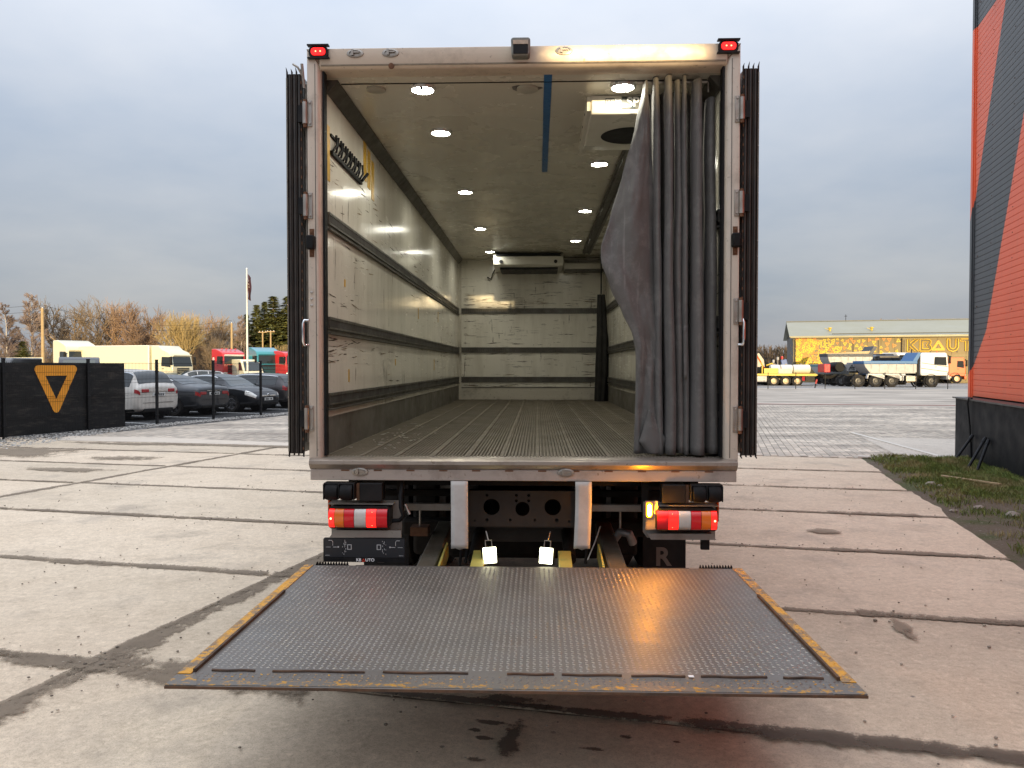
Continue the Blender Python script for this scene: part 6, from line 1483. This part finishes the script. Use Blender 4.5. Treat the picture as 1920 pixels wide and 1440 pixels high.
TR = [('birch2', 12, 566, 84, 'slender white-stemmed birch leaning at the very end of the tree row', .3, 1.1), ('birch', 57, 548, 86, 'tall slim birch with golden stem left of the wooden pole', 1.1, .95), ('birch2', 33, 610, 88, 'small thin birch between the two tall birches', 2.1, .9),
      ('oak', 117, 555, 92, 'broad dark-limbed bare oak right of the wooden pole', .2, .98), ('lime', 188, 552, 96, 'tall grey-brown bare tree above the cream box truck', 1.9, 1.1), ('lime2', 222, 558, 98, 'reddish bare tree leaning between grey tree and red crown', 3.0, .95), ('oak2', 262, 560, 95, 'wide red-tinted bare tree with rounded crown', 2.4, .95), ('lime', 300, 580, 100, 'bare tree with twiggy crown behind the cream truck cab', 4.0, 1.0),
      ('willow', 343, 578, 90, 'golden brush-like bare willow with many stems', .9, .9), ('lime2', 372, 580, 104, 'pinkish bare tree right of the golden willow', 5.1, 1.0), ('oak', 398, 582, 106, 'bare tree with fan of twigs above the gabled house', 3.3, .85), ('lime', 425, 592, 104, 'low bare tree over the house gable', .1, .9), ('willow2', 405, 622, 94, 'leaning yellow-stemmed bush tree left of the red tractor unit', 2.0, .9), ('birch', 452, 590, 100, 'thin bare birch before the dark spruce', 2.9, .8)]
for k, px, yt, d, lab, rz, wd in TR: tree(k, px, yt, d, lab, rz, wd)
# conifers
def spruce(seed, leaf):
    rg = random.Random(seed); T = MB(); C = MB(); T.tube([(0, 0, 0), (0, 0, 9.9)], [.16, .02], 8)
    z = .7
    while z < 9.95:
        R_ = (10.05 - z) * .30 * rg.uniform(.8, 1.15); nb = 9 if z < 8 else 6
        for k in range(nb):
            an = rg.uniform(0, 6.28); dx, dy = math.cos(an), math.sin(an); L = R_ * rg.uniform(.7, 1.15); n_ = max(3, int(L / .16))
            for s in range(n_):
                f = (s + rg.random()) / n_; x, y, zz = dx * L * f, dy * L * f, z - L * .28 * f + .12 * f * f
                for q in range(5):
                    a2 = an + rg.uniform(-1.4, 1.4); l = rg.uniform(.20, .42); w_ = rg.uniform(.08, .15); ex, ey, ez = x + math.cos(a2) * l, y + math.sin(a2) * l, zz - rg.uniform(-.04, .20)
                    o = len(C.v); C.v += [(x - dy * w_, y + dx * w_, zz + rg.uniform(-.05, .08)), (x + dy * w_, y - dx * w_, zz), (ex, ey, ez)]; C.f.append((o, o + 1, o + 2))
        z += .20
    def me(b, nm, m_):
        x = bpy.data.meshes.new(nm); x.from_pydata(b.v, [], b.f); x.materials.append(m_); return x
    return me(T, 'trunk', bk), me(C, 'crown', leaf)
t = NT('spruce_needles'); g = t.n('ShaderNodeNewGeometry'); t.set('Base Color', t.mix(g.outputs['Random Per Island'], (.06, .075, .016), (.20, .195, .05))); t.set('Roughness', .8); ndl = t.m
PR['spruce'] = spruce(1, ndl); PR['spruce2'] = spruce(2, ndl)
for k, px, yt, d, lab, rz, wd in [('spruce', 463, 590, 104, 'narrow dark spruce behind the flagpole', .2, .85), ('spruce2', 482, 572, 106, 'green spruce next to the flagpole, second of the row', 1.1, 1.0), ('spruce', 497, 566, 110, 'spruce in the middle of the evergreen row', 2.2, .9), ('spruce2', 513, 556, 106, 'tallest green spruce above the pair of poles', 3.1, 1.25), ('spruce', 541, 556, 106, 'green spruce partly covered by the truck door', 4.0, 1.3), ('spruce2', 528, 585, 109, 'shorter spruce between the two tallest ones', 5.0, 1.1), ('spruce', 565, 575, 108, 'green spruce standing behind the truck door', .7, 1.2), ('spruce', 43, 640, 80, 'small bright green conifer at the foot of the golden birch', .4, 1.5)]:
    tree(k, px, yt, d, lab, rz, wd * 1.45, name='spruce_tree')
# undergrowth: a brown mass nobody could count
t = NT('thicket_stems'); g = t.n('ShaderNodeNewGeometry'); t.set('Base Color', t.mix(g.outputs['Random Per Island'], (.10, .07, .04), (.30, .20, .105))); t.set('Roughness', .9)
b = MB(); rg = random.Random(31)
for k in range(9000):
    x0 = rg.uniform(-90, -22); y0 = rg.uniform(96, 124); h = rg.uniform(1.8, 4.6) * (1 + .35 * noise.noise(Vector((x0 * .15, 0, 0)))); p = Vector((x0, y0, -.03)); q = p + Vector((rg.gauss(0, .5), rg.gauss(0, .3), h * .55)); e = q + Vector((rg.gauss(0, .6), rg.gauss(0, .3), h * .45))
    tw(b, p, q, .05, .04); tw(b, q, e, .04, .02)
tag(b.build('thicket', t.m, raw=True), 'brown leafless undergrowth between the tree trunks', 'undergrowth', kind='stuff')
b = MB()
for k in range(1300):
    x0 = at(rg.uniform(522, 575), 700, 98).x; y0 = 97 + rg.random() * 3; an = rg.uniform(0, 6.28); h = rg.uniform(1.5, 4.6); p = Vector((x0, y0, 0)); q = p + Vector((rg.gauss(0, .5), rg.gauss(0, .3), h)); tw(b, p, q, .04, .02)
bu = thing('shrub', 'golden leafless shrub at the truck door beneath the spruces', 'shrub'); o = b.build('twigs', tg3, bu, raw=True)
b = MB()
for k in range(700):
    a = rg.uniform(0, 6.28); r_ = 1.9 * math.sqrt(rg.random()); h = rg.uniform(.3, 2.2) * (1.2 - r_ / 2.2); p = Vector((at(152, 700, 90).x + r_ * 2.2 * math.cos(a), 90 + r_ * math.sin(a), 0)); tw(b, p, p + Vector((rg.gauss(0, .3), 0, h + .6)), .04, .02)
bu = thing('shrub', 'low reddish shrub under the broad oak', 'shrub'); b.build('twigs', tg2, bu, raw=True)
# far forest on the right horizon
t = NT('far_forest'); g = t.n('ShaderNodeNewGeometry'); t.set('Base Color', t.mix(g.outputs['Random Per Island'], (.045, .04, .025), (.14, .10, .075))); t.set('Roughness', .9)
b = MB()
for k in range(5200):
    x0 = rg.uniform(-70, 200); y0 = rg.uniform(228, 250); h = rg.uniform(5.5, 8.6) * (1 + .14 * noise.noise(Vector((x0 * .1, 0, 0)))); p = Vector((x0, y0, -.03)); q = p + Vector((rg.gauss(0, .2), 0, h)); tw(b, p, q, .13, .04)
    for s in range(3):
        m_ = p.lerp(q, rg.uniform(.45, .95)); e = m_ + Vector((rg.uniform(-1, 1), rg.uniform(-1, 1), rg.uniform(.2, .9))); o = len(b.v); b.v += [tuple(m_), tuple(e), tuple(m_ + Vector((rg.uniform(-.5, .5), 0, -.7)))]; b.f.append((o, o + 1, o + 2))
tag(b.build('far_forest', t.m, raw=True), 'distant brown and green forest edge along the horizon', 'forest', kind='stuff')
# bare crowns above the yellow hall roof
tree('lime', 1712, 594, 150, 'bare crown showing above the ridge of the triangle-painted hall', .4, 2.6)

# ================================================================ hall with triangles
kb = thing('painted_hall', 'long olive hall painted with yellow triangles and outlined lettering', 'building', (32.2, 88, -.03), -R(16.5))
t = NT('hall_olive'); v = t.coord(); t.set('Base Color', t.mix(t.noise(v, .5, 4), (.225, .175, .075), (.27, .21, .095))); t.set('Roughness', .6); ol = t.m
bx('wall', (0, 0, 0), (44, 11.9, 5.2), ol, kb)
MB().prism([(0, 5.2), (11.9, 5.2), (5.95, 7.05)], .01, 43.9, axis='x').build('gable', mat('gable_dark', (.07, .065, .06), .7, var=.2), kb)
bx('gable_face', (-.05, .0, 0), (0, 11.9, 5.2), mat('gable_stone', (.13, .12, .11), .8, var=.4, sc=1.5), kb)
roof_m = mat('roof_greygreen', (.30, .30, .235), .5, .2, var=.06, sc=.3)
for s, nm in ((0, 'roof'), (1, 'roof')):
    pr = [(-.55, 5.12), (5.95, 7.10), (5.95, 7.22), (-.55, 5.24)] if s == 0 else [(12.45, 5.12), (5.95, 7.10), (5.95, 7.22), (12.45, 5.24)]
    ro = MB().prism(pr, -.5, 44.5, axis='x').build('roof', roof_m, kb)
bx('ridge_cap', (-.5, 5.8, 7.2), (44.5, 6.1, 7.28), mat('ridge_dark', (.14, .14, .12), .5, var=.1), kb)
MB().tube([(4, -.62, 5.45), (44, -.62, 5.45)], .06, 6).build('snow_guard', mat('ridge_dark', None), kb); bx('gutter', (-.4, -.68, 5.02), (44.4, -.56, 5.14), mat('gutter', (.35, .30, .16), .5, var=.1), kb)
MB().tube([(11.2, -.08, .2), (11.2, -.08, 4.9)], .07, 8).build('downpipe', mat('pipe_brown', (.06, .045, .03), .5, var=.1), kb); MB().tube([(.15, -.08, .2), (.15, -.08, 4.9)], .06, 8).build('downpipe', mat('pipe_brown', None), kb)
for k in range(30): bx('panel_seam', (1.4 * k + .7, -.012, .2), (1.4 * k + .74, -.001, 4.9), mat('seam', (.15, .115, .05), .7, var=.1), kb)
for k in range(8): bx('window_slot', (6.2 + 2.6 * k, -.02, 3.3), (6.28 + 2.6 * k, -.002, 4.7), mat('slot_dark', (.05, .045, .035), .6, var=.1), kb)
bx('ledge_line', (0, -.02, 3.0), (44, -.002, 3.04), mat('gutter', None), kb)
for x in (4.0, 8.4):   # roof vents
    vt = emp('roof_vent', kb, (x, 1.6, 5.75)); MB().lathe([(.12, 0), (.12, .35), (.22, .4), (.22, .5), (0, .55)], (0, 0, 0), 'z', 12).build('vent_pipe', p_yel, vt); MB().tube([(0, 0, .2), (-.55, -.1, .42)], .03, 5).build('vent_stay', p_yel, vt)
b = MB().tube([(6.2, 5.95, 7.25), (6.2, 5.95, 8.0)], .03, 5).tube([(6.05, 5.95, 7.8), (6.35, 5.95, 7.8)], .03, 5).build('aerial', ink, kb)
tri_y = mat('triangle_yellow', (.78, .50, .03), .5, var=.1, sc=2); tri_o = mat('triangle_orange', (.70, .27, .04), .5, var=.1, sc=2)
def tri_mesh(m_):
    def T(r): return [(r * math.cos(R(90 + 120 * k)), r * math.sin(R(90 + 120 * k))) for k in range(3)]
    o, i = rounded(T(1), .12, 2), rounded(T(.36), .02, 2); return ring_prism(o, i, -.012, 0, axis='y').mesh('triangle', m_)
tm = [tri_mesh(tri_y), tri_mesh(tri_y), tri_mesh(tri_o)]
rg = random.Random(77); placed = []
tries = 0
while len(placed) < 235 and tries < 9000:
    tries += 1
    x = .35 + 10.6 * rg.random() ** 1.9; z = 1.7 + 3.2 * rg.random(); f = x / 11
    if x > 4.2 and z < 2.9 and rg.random() < .5: continue
    if any((x - a) ** 2 + (z - b_) ** 2 < (.15 + .42 * f) ** 2 for a, b_, _ in placed): continue
    placed.append((x, z, 0)); s_ = rg.uniform(.20, .31)
    share('triangle', rg.choice(tm), kb, (x, -.022 - .002 * rg.random(), z), (0, rg.uniform(0, 6.28), 0), (s_, 1, s_))
for k in range(14): share('triangle', tm[k % 3], kb, (-.07, .4 + .8 * (k % 3) * rg.random() * 3, 1 + .3 * k), (0, rg.uniform(0, 6), R(90)), (.24, 1, .24))
lt_y = mat('lettering_yellow', (.88, .60, .07), .5, var=.05); lt_f = mat('lettering_olive', (.16, .12, .045), .6, var=.1)
LET = {'K': [[(0, 0), (0, 1.3), (.24, 1.3), (.24, .86), (.72, 1.3), (1.1, 1.3), (.46, .70), (1.12, 0), (.76, 0), (.24, .52), (.24, 0)]],
       'B': [[(0, 0), (0, 1.3), (.88, 1.3), (1.08, 1.14), (1.08, .86), (.96, .67), (1.13, .50), (1.13, .18), (.92, 0)], [(.27, .27), (.27, 1.03), (.84, 1.03), (.60, .65), (.84, .27)]],
       'U': [[(0, 1.3), (0, .42), (.16, .10), (.55, -.05), (.94, .10), (1.1, .42), (1.1, 1.3), (.84, 1.3), (.84, .48), (.72, .29), (.55, .22), (.38, .29), (.26, .48), (.26, 1.3)]],
       'T': [[(0, 1.05), (0, 1.3), (1.2, 1.3), (1.2, 1.05), (.73, 1.05), (.73, 0), (.47, 0), (.47, 1.05)]],
       'O': [[(.62 + .62 * math.cos(k * math.pi / 8), .65 + .68 * math.sin(k * math.pi / 8)) for k in range(16)], [(.62 + .34 * math.cos(k * math.pi / 8), .65 + .40 * math.sin(k * math.pi / 8)) for k in range(16)]]}
for body, x in (('K', 11.75), ('B', 13.0), ('U', 15.65), ('T', 16.95), ('O', 18.3)):
    for k, loop_ in enumerate(LET[body]):
        pl_ = [(x + a, 3.47 + b_) for a, b_ in loop_]
        if k == 0: MB().prism(pl_, -.030, -.024, axis='y').build('letter_face', lt_f, kb)
        else: MB().prism(pl_, -.036, -.031, axis='y').build('letter_counter', ol, kb)
        MB().tube([(a, -.05, b_) for a, b_ in pl_ + pl_[:1]], .058, 6).build('letter_outline', lt_y, kb, smooth=60)
ring_prism(rounded([(14.05, 3.52), (15.55, 3.52), (14.8, 4.75)], .12, 5), rounded([(14.5, 3.78), (15.1, 3.78), (14.8, 4.28)], .02, 5), -.06, -.03).build('letter_triangle', mat('lettering_gold', (.80, .40, .015), .5, var=.05), kb)

# ================================================================ vehicles in the right yard
def tipper_bed(r, x0, x1, m_, rim_m, z0, z1, W_=2.4):
    MB().prism([(x0, z1), (x0 + .1, z0 + .55), (x0 + .55, z0), (x1 - .1, z0), (x1, z0 + .1), (x1, z1)], -W_ / 2, W_ / 2, axis='y').build('tipper_bed', m_, r, bevel=.04)
    bx('bed_rim', (x0 - .05, -W_ / 2 - .04, z1), (x1 + .02, W_ / 2 + .04, z1 + .26), rim_m, r, bevel=.03)
    MB().prism([(x1 - .35, z1 + .26), (x1 + .02, z1 + .26), (x1 + .40, z1 + .95), (x1 + .1, z1 + .98)], -W_ / 2, W_ / 2, axis='y').build('bed_headboard', rim_m, r)
    for k in range(6): bx('bed_rib', (x0 + .6 + k * (x1 - x0 - .9) / 5, -W_ / 2 - .03, z0 + .1), (x0 + .66 + k * (x1 - x0 - .9) / 5, -W_ / 2 + .01, z1), m_, r)
D = 67.5
p = at(1768, 700, D)
r = thing('tipper_truck', 'white four-axle tipper truck with grey and blue tipping bed', 'truck', (p.x, D, -.028), R(-3))
cab(r, p_white, -2.5, 2.35, 2.5, 1.0, 2.98, slope=.16, low=p_white); chassis(r, -7.9, -.4); put_wheels(r, (-1.5, -4.86, -6.25, -7.7), 1.05, truck_wheel(.545, .34, (.07, .07, .072)), r=.545)
tipper_bed(r, -7.25, -2.78, p_grey, p_blue, 1.18, 2.02); bx('cab_guard', (-2.72, -1.1, 1.0), (-2.56, 1.1, 2.9), ink, r)
for z0, x0, dx in ((2.08, -2.4, 2.2), (1.62, -2.45, 2.4)): MB().prism([(x0, z0), (x0 + dx, z0 - .33), (x0 + dx, z0 - .29), (x0, z0 + .05)], -1.262, -1.25, axis='y').build('side_stripe', mat('stripe_dark', (.04, .05, .07), .4), r)
bx('fuel_tank', (-3.75, -1.22, .45), (-2.75, -.7, 1.0), zinc, r, bevel=.08); bx('air_tank', (-4.2, -1.2, .55), (-3.85, -.7, 1.0), p_white, r, bevel=.06)
for x in (-4.05, -3.75): bx('tank_strap', (x, -1.232, .45), (x + .06, -.7, 1.02), ink, r)
for a in (-4.86, -6.25): MB().prism([(a - .68, .75), (a - .62, 1.10), (a + .62, 1.10), (a + .80, .70), (a + .72, .70), (a + .56, 1.16), (a - .66, 1.16), (a - .74, .75)], -1.24, -.85, axis='y').build('mudguard', p_white, r)
MB().lathe([(.07, 2.98), (.06, 3.12), (0, 3.14)], (-.9, -.7, 0), 'z', 10).build('beacon', p_or, r); MB().tube([(-2.3, .9, 2.9), (-2.3, .9, 3.3)], .05, 6).build('exhaust_stack', ink, r)
# second tipper behind, facing away to the left
p = at(1540, 700, 75)
r = thing('tipper_truck', 'grey tipper body with dark rim behind the white tipper', 'truck', (p.x, 75, -.028), R(-4)); tipper_bed(r, .2, 4.4, p_grey, mat('rim_dark', (.04, .05, .07), .5, var=.1), 1.75, 2.75); chassis(r, -.1, 5.5); put_wheels(r, (.9, 2.3, 4.9), 1.0, TW)
MB().prism([(.1, 2.99), (4.4, 2.99), (4.4, 3.3), (2.2, 3.14), (.1, 3.06)], -1.1, 1.1, axis='y').build('load_cover', mat('cover_tan', (.52, .42, .24), .8, var=.15), r)
cab(r, p_dark, 4.9, 2.1, 2.45, 1.0, 2.85)
# red and black rear ends of chassis trucks
p = at(1545, 700, 71); r = thing('chassis_truck', 'red-backed truck chassis with dark wheels next to the barrier post', 'truck', (p.x, 71, -.028), R(-4))
bx('rear_box', (-.28, -.9, 1.25), (.28, .9, 2.02), mat('box_red', (.48, .025, .03), .5, var=.1), r, bevel=.05); chassis(r, -.2, 4); put_wheels(r, (1.2, 2.6), 1.0, TW)
MB().lathe([(.42, -1.0), (.46, -.9), (.46, .9), (.42, 1.0)], (1.1, 0, 1.75), 'y', 20).build('black_drum', rubber, r, smooth=40); bx('grey_panel', (1.65, -1.1, 1.35), (2.5, -1.0, 2.15), p_grey, r, bevel=.03)
b = MB().tube([(1.85, -1.12, 1.5), (2.1, -1.12, 1.95), (2.3, -1.12, 1.5), (1.9, -1.12, 1.72), (2.35, -1.12, 1.72)], .035, 5).build('hose_loop', ink, r)
MB().prism(rounded([(2.55, 1.2), (3.7, 1.2), (3.7, 2.15), (2.75, 2.15)], .15), -1.0, 1.0, axis='y').build('black_body', plastic, r)
p = at(1527, 700, 78); r = thing('tipper_truck', 'pale grey and teal tipper end behind the red-backed chassis', 'truck', (p.x, 78, -.028), R(-4)); tipper_bed(r, 0, 3.0, mat('bed_pale', (.5, .52, .52), .5, var=.1), p_teal, 1.0, 1.75); put_wheels(r, (.8, 2.0), 1.0, TW); chassis(r, 0, 3)
# row of cabs peeking over the tipper bed
for i, (px, m_, lab, hh) in enumerate(((1630, p_blue, 'blue cab corner peeking over the tipper bed', 2.9), (1643, p_red, 'red and white cab peeking over the tipper bed', 2.75), (1655, p_dark, 'black cab peeking over the tipper bed', 3.05), (1680, p_white, 'white cab with dark side window behind the tipper bed', 3.15))):
    p = at(px, 700, 76 + i * .0); r = thing('tractor_unit', lab, 'truck', (p.x, 77.5, -.028), R(-90 + 6 * i)); cab(r, m_, 0, 2.2, .95 if i < 3 else 1.9, .95, hh); chassis(r, -2.5, 1.5, .5); put_wheels(r, (.8, -1.8), .42 if i < 3 else .8, TW)
p = at(1792, 700, 82); r = thing('delivery_truck', 'small orange truck with pale wheel near the orange hall', 'truck', (p.x, 82, -.028), R(-6)); cab(r, p_or, -1.2, 1.7, 2.2, .75, 2.75, low=p_or); chassis(r, -4, .2); put_wheels(r, (-.35,), .95, TWO, r=.5); bx('step_skirt', (-2.0, -1.1, .55), (-.9, 1.1, .75), mat('skirt_pale', (.66, .52, .42), .5), r, bevel=.04)
bx('cargo_base', (-4.2, -1.1, .75), (-1.25, 1.1, 1.3), ink, r); bx('cargo_stripe', (-4.2, -1.12, 1.3), (-1.25, 1.12, 1.75), mat('stripe_red', (.42, .09, .06), .5, var=.1), r); MB().box((-4.2, -1.1, 1.75), (-1.25, 1.1, 2.5)).build('cargo_box', dark_glass, r, bevel=.1)
p = at(1784, 700, 90); r = thing('parked_bus', 'blue and pale roofed bus behind the small orange truck', 'bus', (p.x, 90, -.028), R(-4)); MB().box((-2.6, -1.2, .4), (3.5, 1.2, 2.85)).build('body', p_dark, r, bevel=.15); MB().box((-2.5, -1.15, 2.8), (2.2, 1.15, 3.05)).build('roof_pod', mat('pod_blue', (.25, .42, .60), .4), r, bevel=.1); put_wheels(r, (-1.5, 2.2), 1.0, TW)
bx('side_window', (-2.3, -1.21, 1.5), (3.2, -1.2, 2.4), dark_glass, r)
# yellow low-loader with crane and tanks
p = at(1525, 700, 73); r = thing('low_loader', 'yellow three-axle low-loader trailer with pale wheels', 'trailer', (p.x, 73, -.028), R(-2))
put_wheels(r, (-1.88, -2.95, -4.05), 1.05, TWY, r=.43); MB().prism([(-5.9, .95), (-.2, .90), (-.0, .98), (-.2, 1.12), (-5.9, 1.12)], -1.25, 1.25, axis='y').build('deck', p_yel, r); bx('deck_rail', (-5.0, -1.27, 1.12), (-3.7, -1.2, 1.62), p_yel, r, bevel=.02); bx('deck_panel', (-3.68, -1.27, 1.12), (-2.4, -1.2, 1.58), mat('panel_cream', (.60, .54, .42), .6), r, bevel=.02)
bx('gooseneck', (-6.6, -1.2, .35), (-4.7, 1.2, .92), p_grey, r, bevel=.04); MB().tube([(-5.15, -1.2, .95), (-5.15, -1.2, 2.0), (-5.3, -1.2, 2.15)], .06, 6).build('stake', p_yel, r); bx('tail_box', (-1.1, -1.1, .45), (-.25, 1.1, .9), plastic, r); bx('tail_red', (-1.45, -1.2, .45), (-1.2, -1.0, .85), red_lens, r)
for k, (x0, x1) in enumerate(((-4.25, -3.35), (-3.3, -2.2), (-2.15, -.55))):
    tk_ = thing('storage_tank', ('short white tank on the low-loader beside the crane', 'middle white tank on the low-loader', 'longest white tank on the low-loader, at its tail')[k], 'tank', (p.x, 73, -.028), R(-2)); MB().lathe([(.30, x0), (.40, x0 + .04), (.42, x0 + .12), (.42, x1 - .12), (.40, x1 - .04), (.30, x1)], (0, -.55, 1.545 + .0 * k), 'x', 20).build('shell', mat('tank_white', (.62, .60, .55), .45, var=.1), tk_, smooth=40); MB().lathe([(.10, 1.95), (.10, 2.05), (0, 2.06)], ((x0 + x1) / 2, -.55, 0), 'z', 12).build('filler', zinc, tk_)
p2 = at(1412, 700, 76); r = thing('loading_crane', 'folded orange and black loading crane behind the low-loader', 'crane', (p2.x, 76, -.028), R(-4))
MB().prism([(0, 1.0), (1.1, .95), (.9, 2.5), (.45, 3.1), (0, 3.0)], -.5, .5, axis='y').build('crane_base', p_dark, r); MB().tube([(.1, -.4, 3.1), (.9, -.4, 1.7), (1.2, -.4, 1.2)], .14, 6).build('boom', p_or, r); MB().tube([(.5, -.45, 3.15), (1.1, -.45, 2.3), (1.5, -.45, 1.6)], .10, 6).build('ram', ink, r); MB().tube([(1.15, -.5, 1.9), (1.7, -.5, 2.1), (1.9, -.5, 1.8)], .07, 6).build('hook', p_yel, r)
bx('crane_base_box', (-1.2, -.8, 0), (1.6, .8, 1.0), plastic, r)
p3 = at(1480, 700, 79); r = thing('blue_ramp', 'blue metal ramp standing upright against the hall corner', 'ramp', (p3.x, 79, -.028)); M = Matrix.Rotation(R(-14), 4, 'Y'); MB().box((-.28, -.1, .2), (.28, .1, 2.55), M).build('ramp_plate', mat('ramp_blue', (.10, .16, .36), .5, var=.1), r, bevel=.02); bx('ramp_foot', (-.4, -.3, 0), (.5, .3, .3), plastic, r)
for px, hh, lab in ((1450, 2.2, 'thin grey stack standing by the crane'), (1458, 2.5, 'pale post standing beside the thin grey stack'), (1466, 2.6, 'red-topped post standing behind the white tanks')):
    q = at(px, 700, 84); o = thing('yard_post', lab, 'post', (q.x, 84, -.028)); MB().tube([(0, 0, 0), (0, 0, hh)], .09, 8).build('shaft', zinc, o); MB().lathe([(.13, hh), (.13, hh + .3), (0, hh + .34)], (0, 0, 0), 'z', 10).build('head', p_red if px == 1466 else p_grey, o)
# fence posts with thin mesh along the far yard edge, barrier post
ff = thing('mesh_fence', 'thin dark fence with slim posts along the far edge of the paved yard', 'fence')
pts = [gp(px, 729) for px in (1384, 1440, 1492, 1547, 1603, 1659, 1717, 1777, 1838)]
for i, q in enumerate(pts):
    MB().box((q.x - .024, q.y - .024, -.03), (q.x + .024, q.y + .024, 1.30)).build('post', fence_m, ff)
    if i:
        a = pts[i - 1]; b = MB()
        for z in (.15, .5, .85, 1.2): tw(b, Vector((a.x, a.y, z)), Vector((q.x, q.y, z)), .006, .006)
        for k in range(1, 24): f = a.lerp(q, k / 24); tw(b, Vector((f.x, f.y, .1)), Vector((f.x, f.y, 1.3)), .003, .003)
        b.build('mesh_panel', fence_m, ff, raw=True)
q = gp(1528, 727); o = thing('barrier_post', 'short red and black barrier post beside the low-loader tail', 'post', (q.x, q.y, -.02)); MB().tube([(0, 0, 0), (.06, 0, .35)], .05, 8).build('lower_stem', ink, o); MB().tube([(.06, 0, .35), (.16, 0, .72)], .07, 8).build('red_head', mat('post_red', (.45, .06, .05), .6), o)

# matt blacks: specular lowered so they reflect less sky
for nm_ in ('rubber_black', 'plastic_black', 'chassis_paint', 'tyre', 'plinth_black', 'fence_black', 'banner_cloth', 'car_park_asphalt', 'ink_black', 'door_gasket', 'crossmember', 'dull_cover', 'prop_tube'):
    for m_ in bpy.data.materials:
        if m_.name == nm_: m_.node_tree.nodes['Principled BSDF'].inputs['Specular IOR Level'].default_value = .16
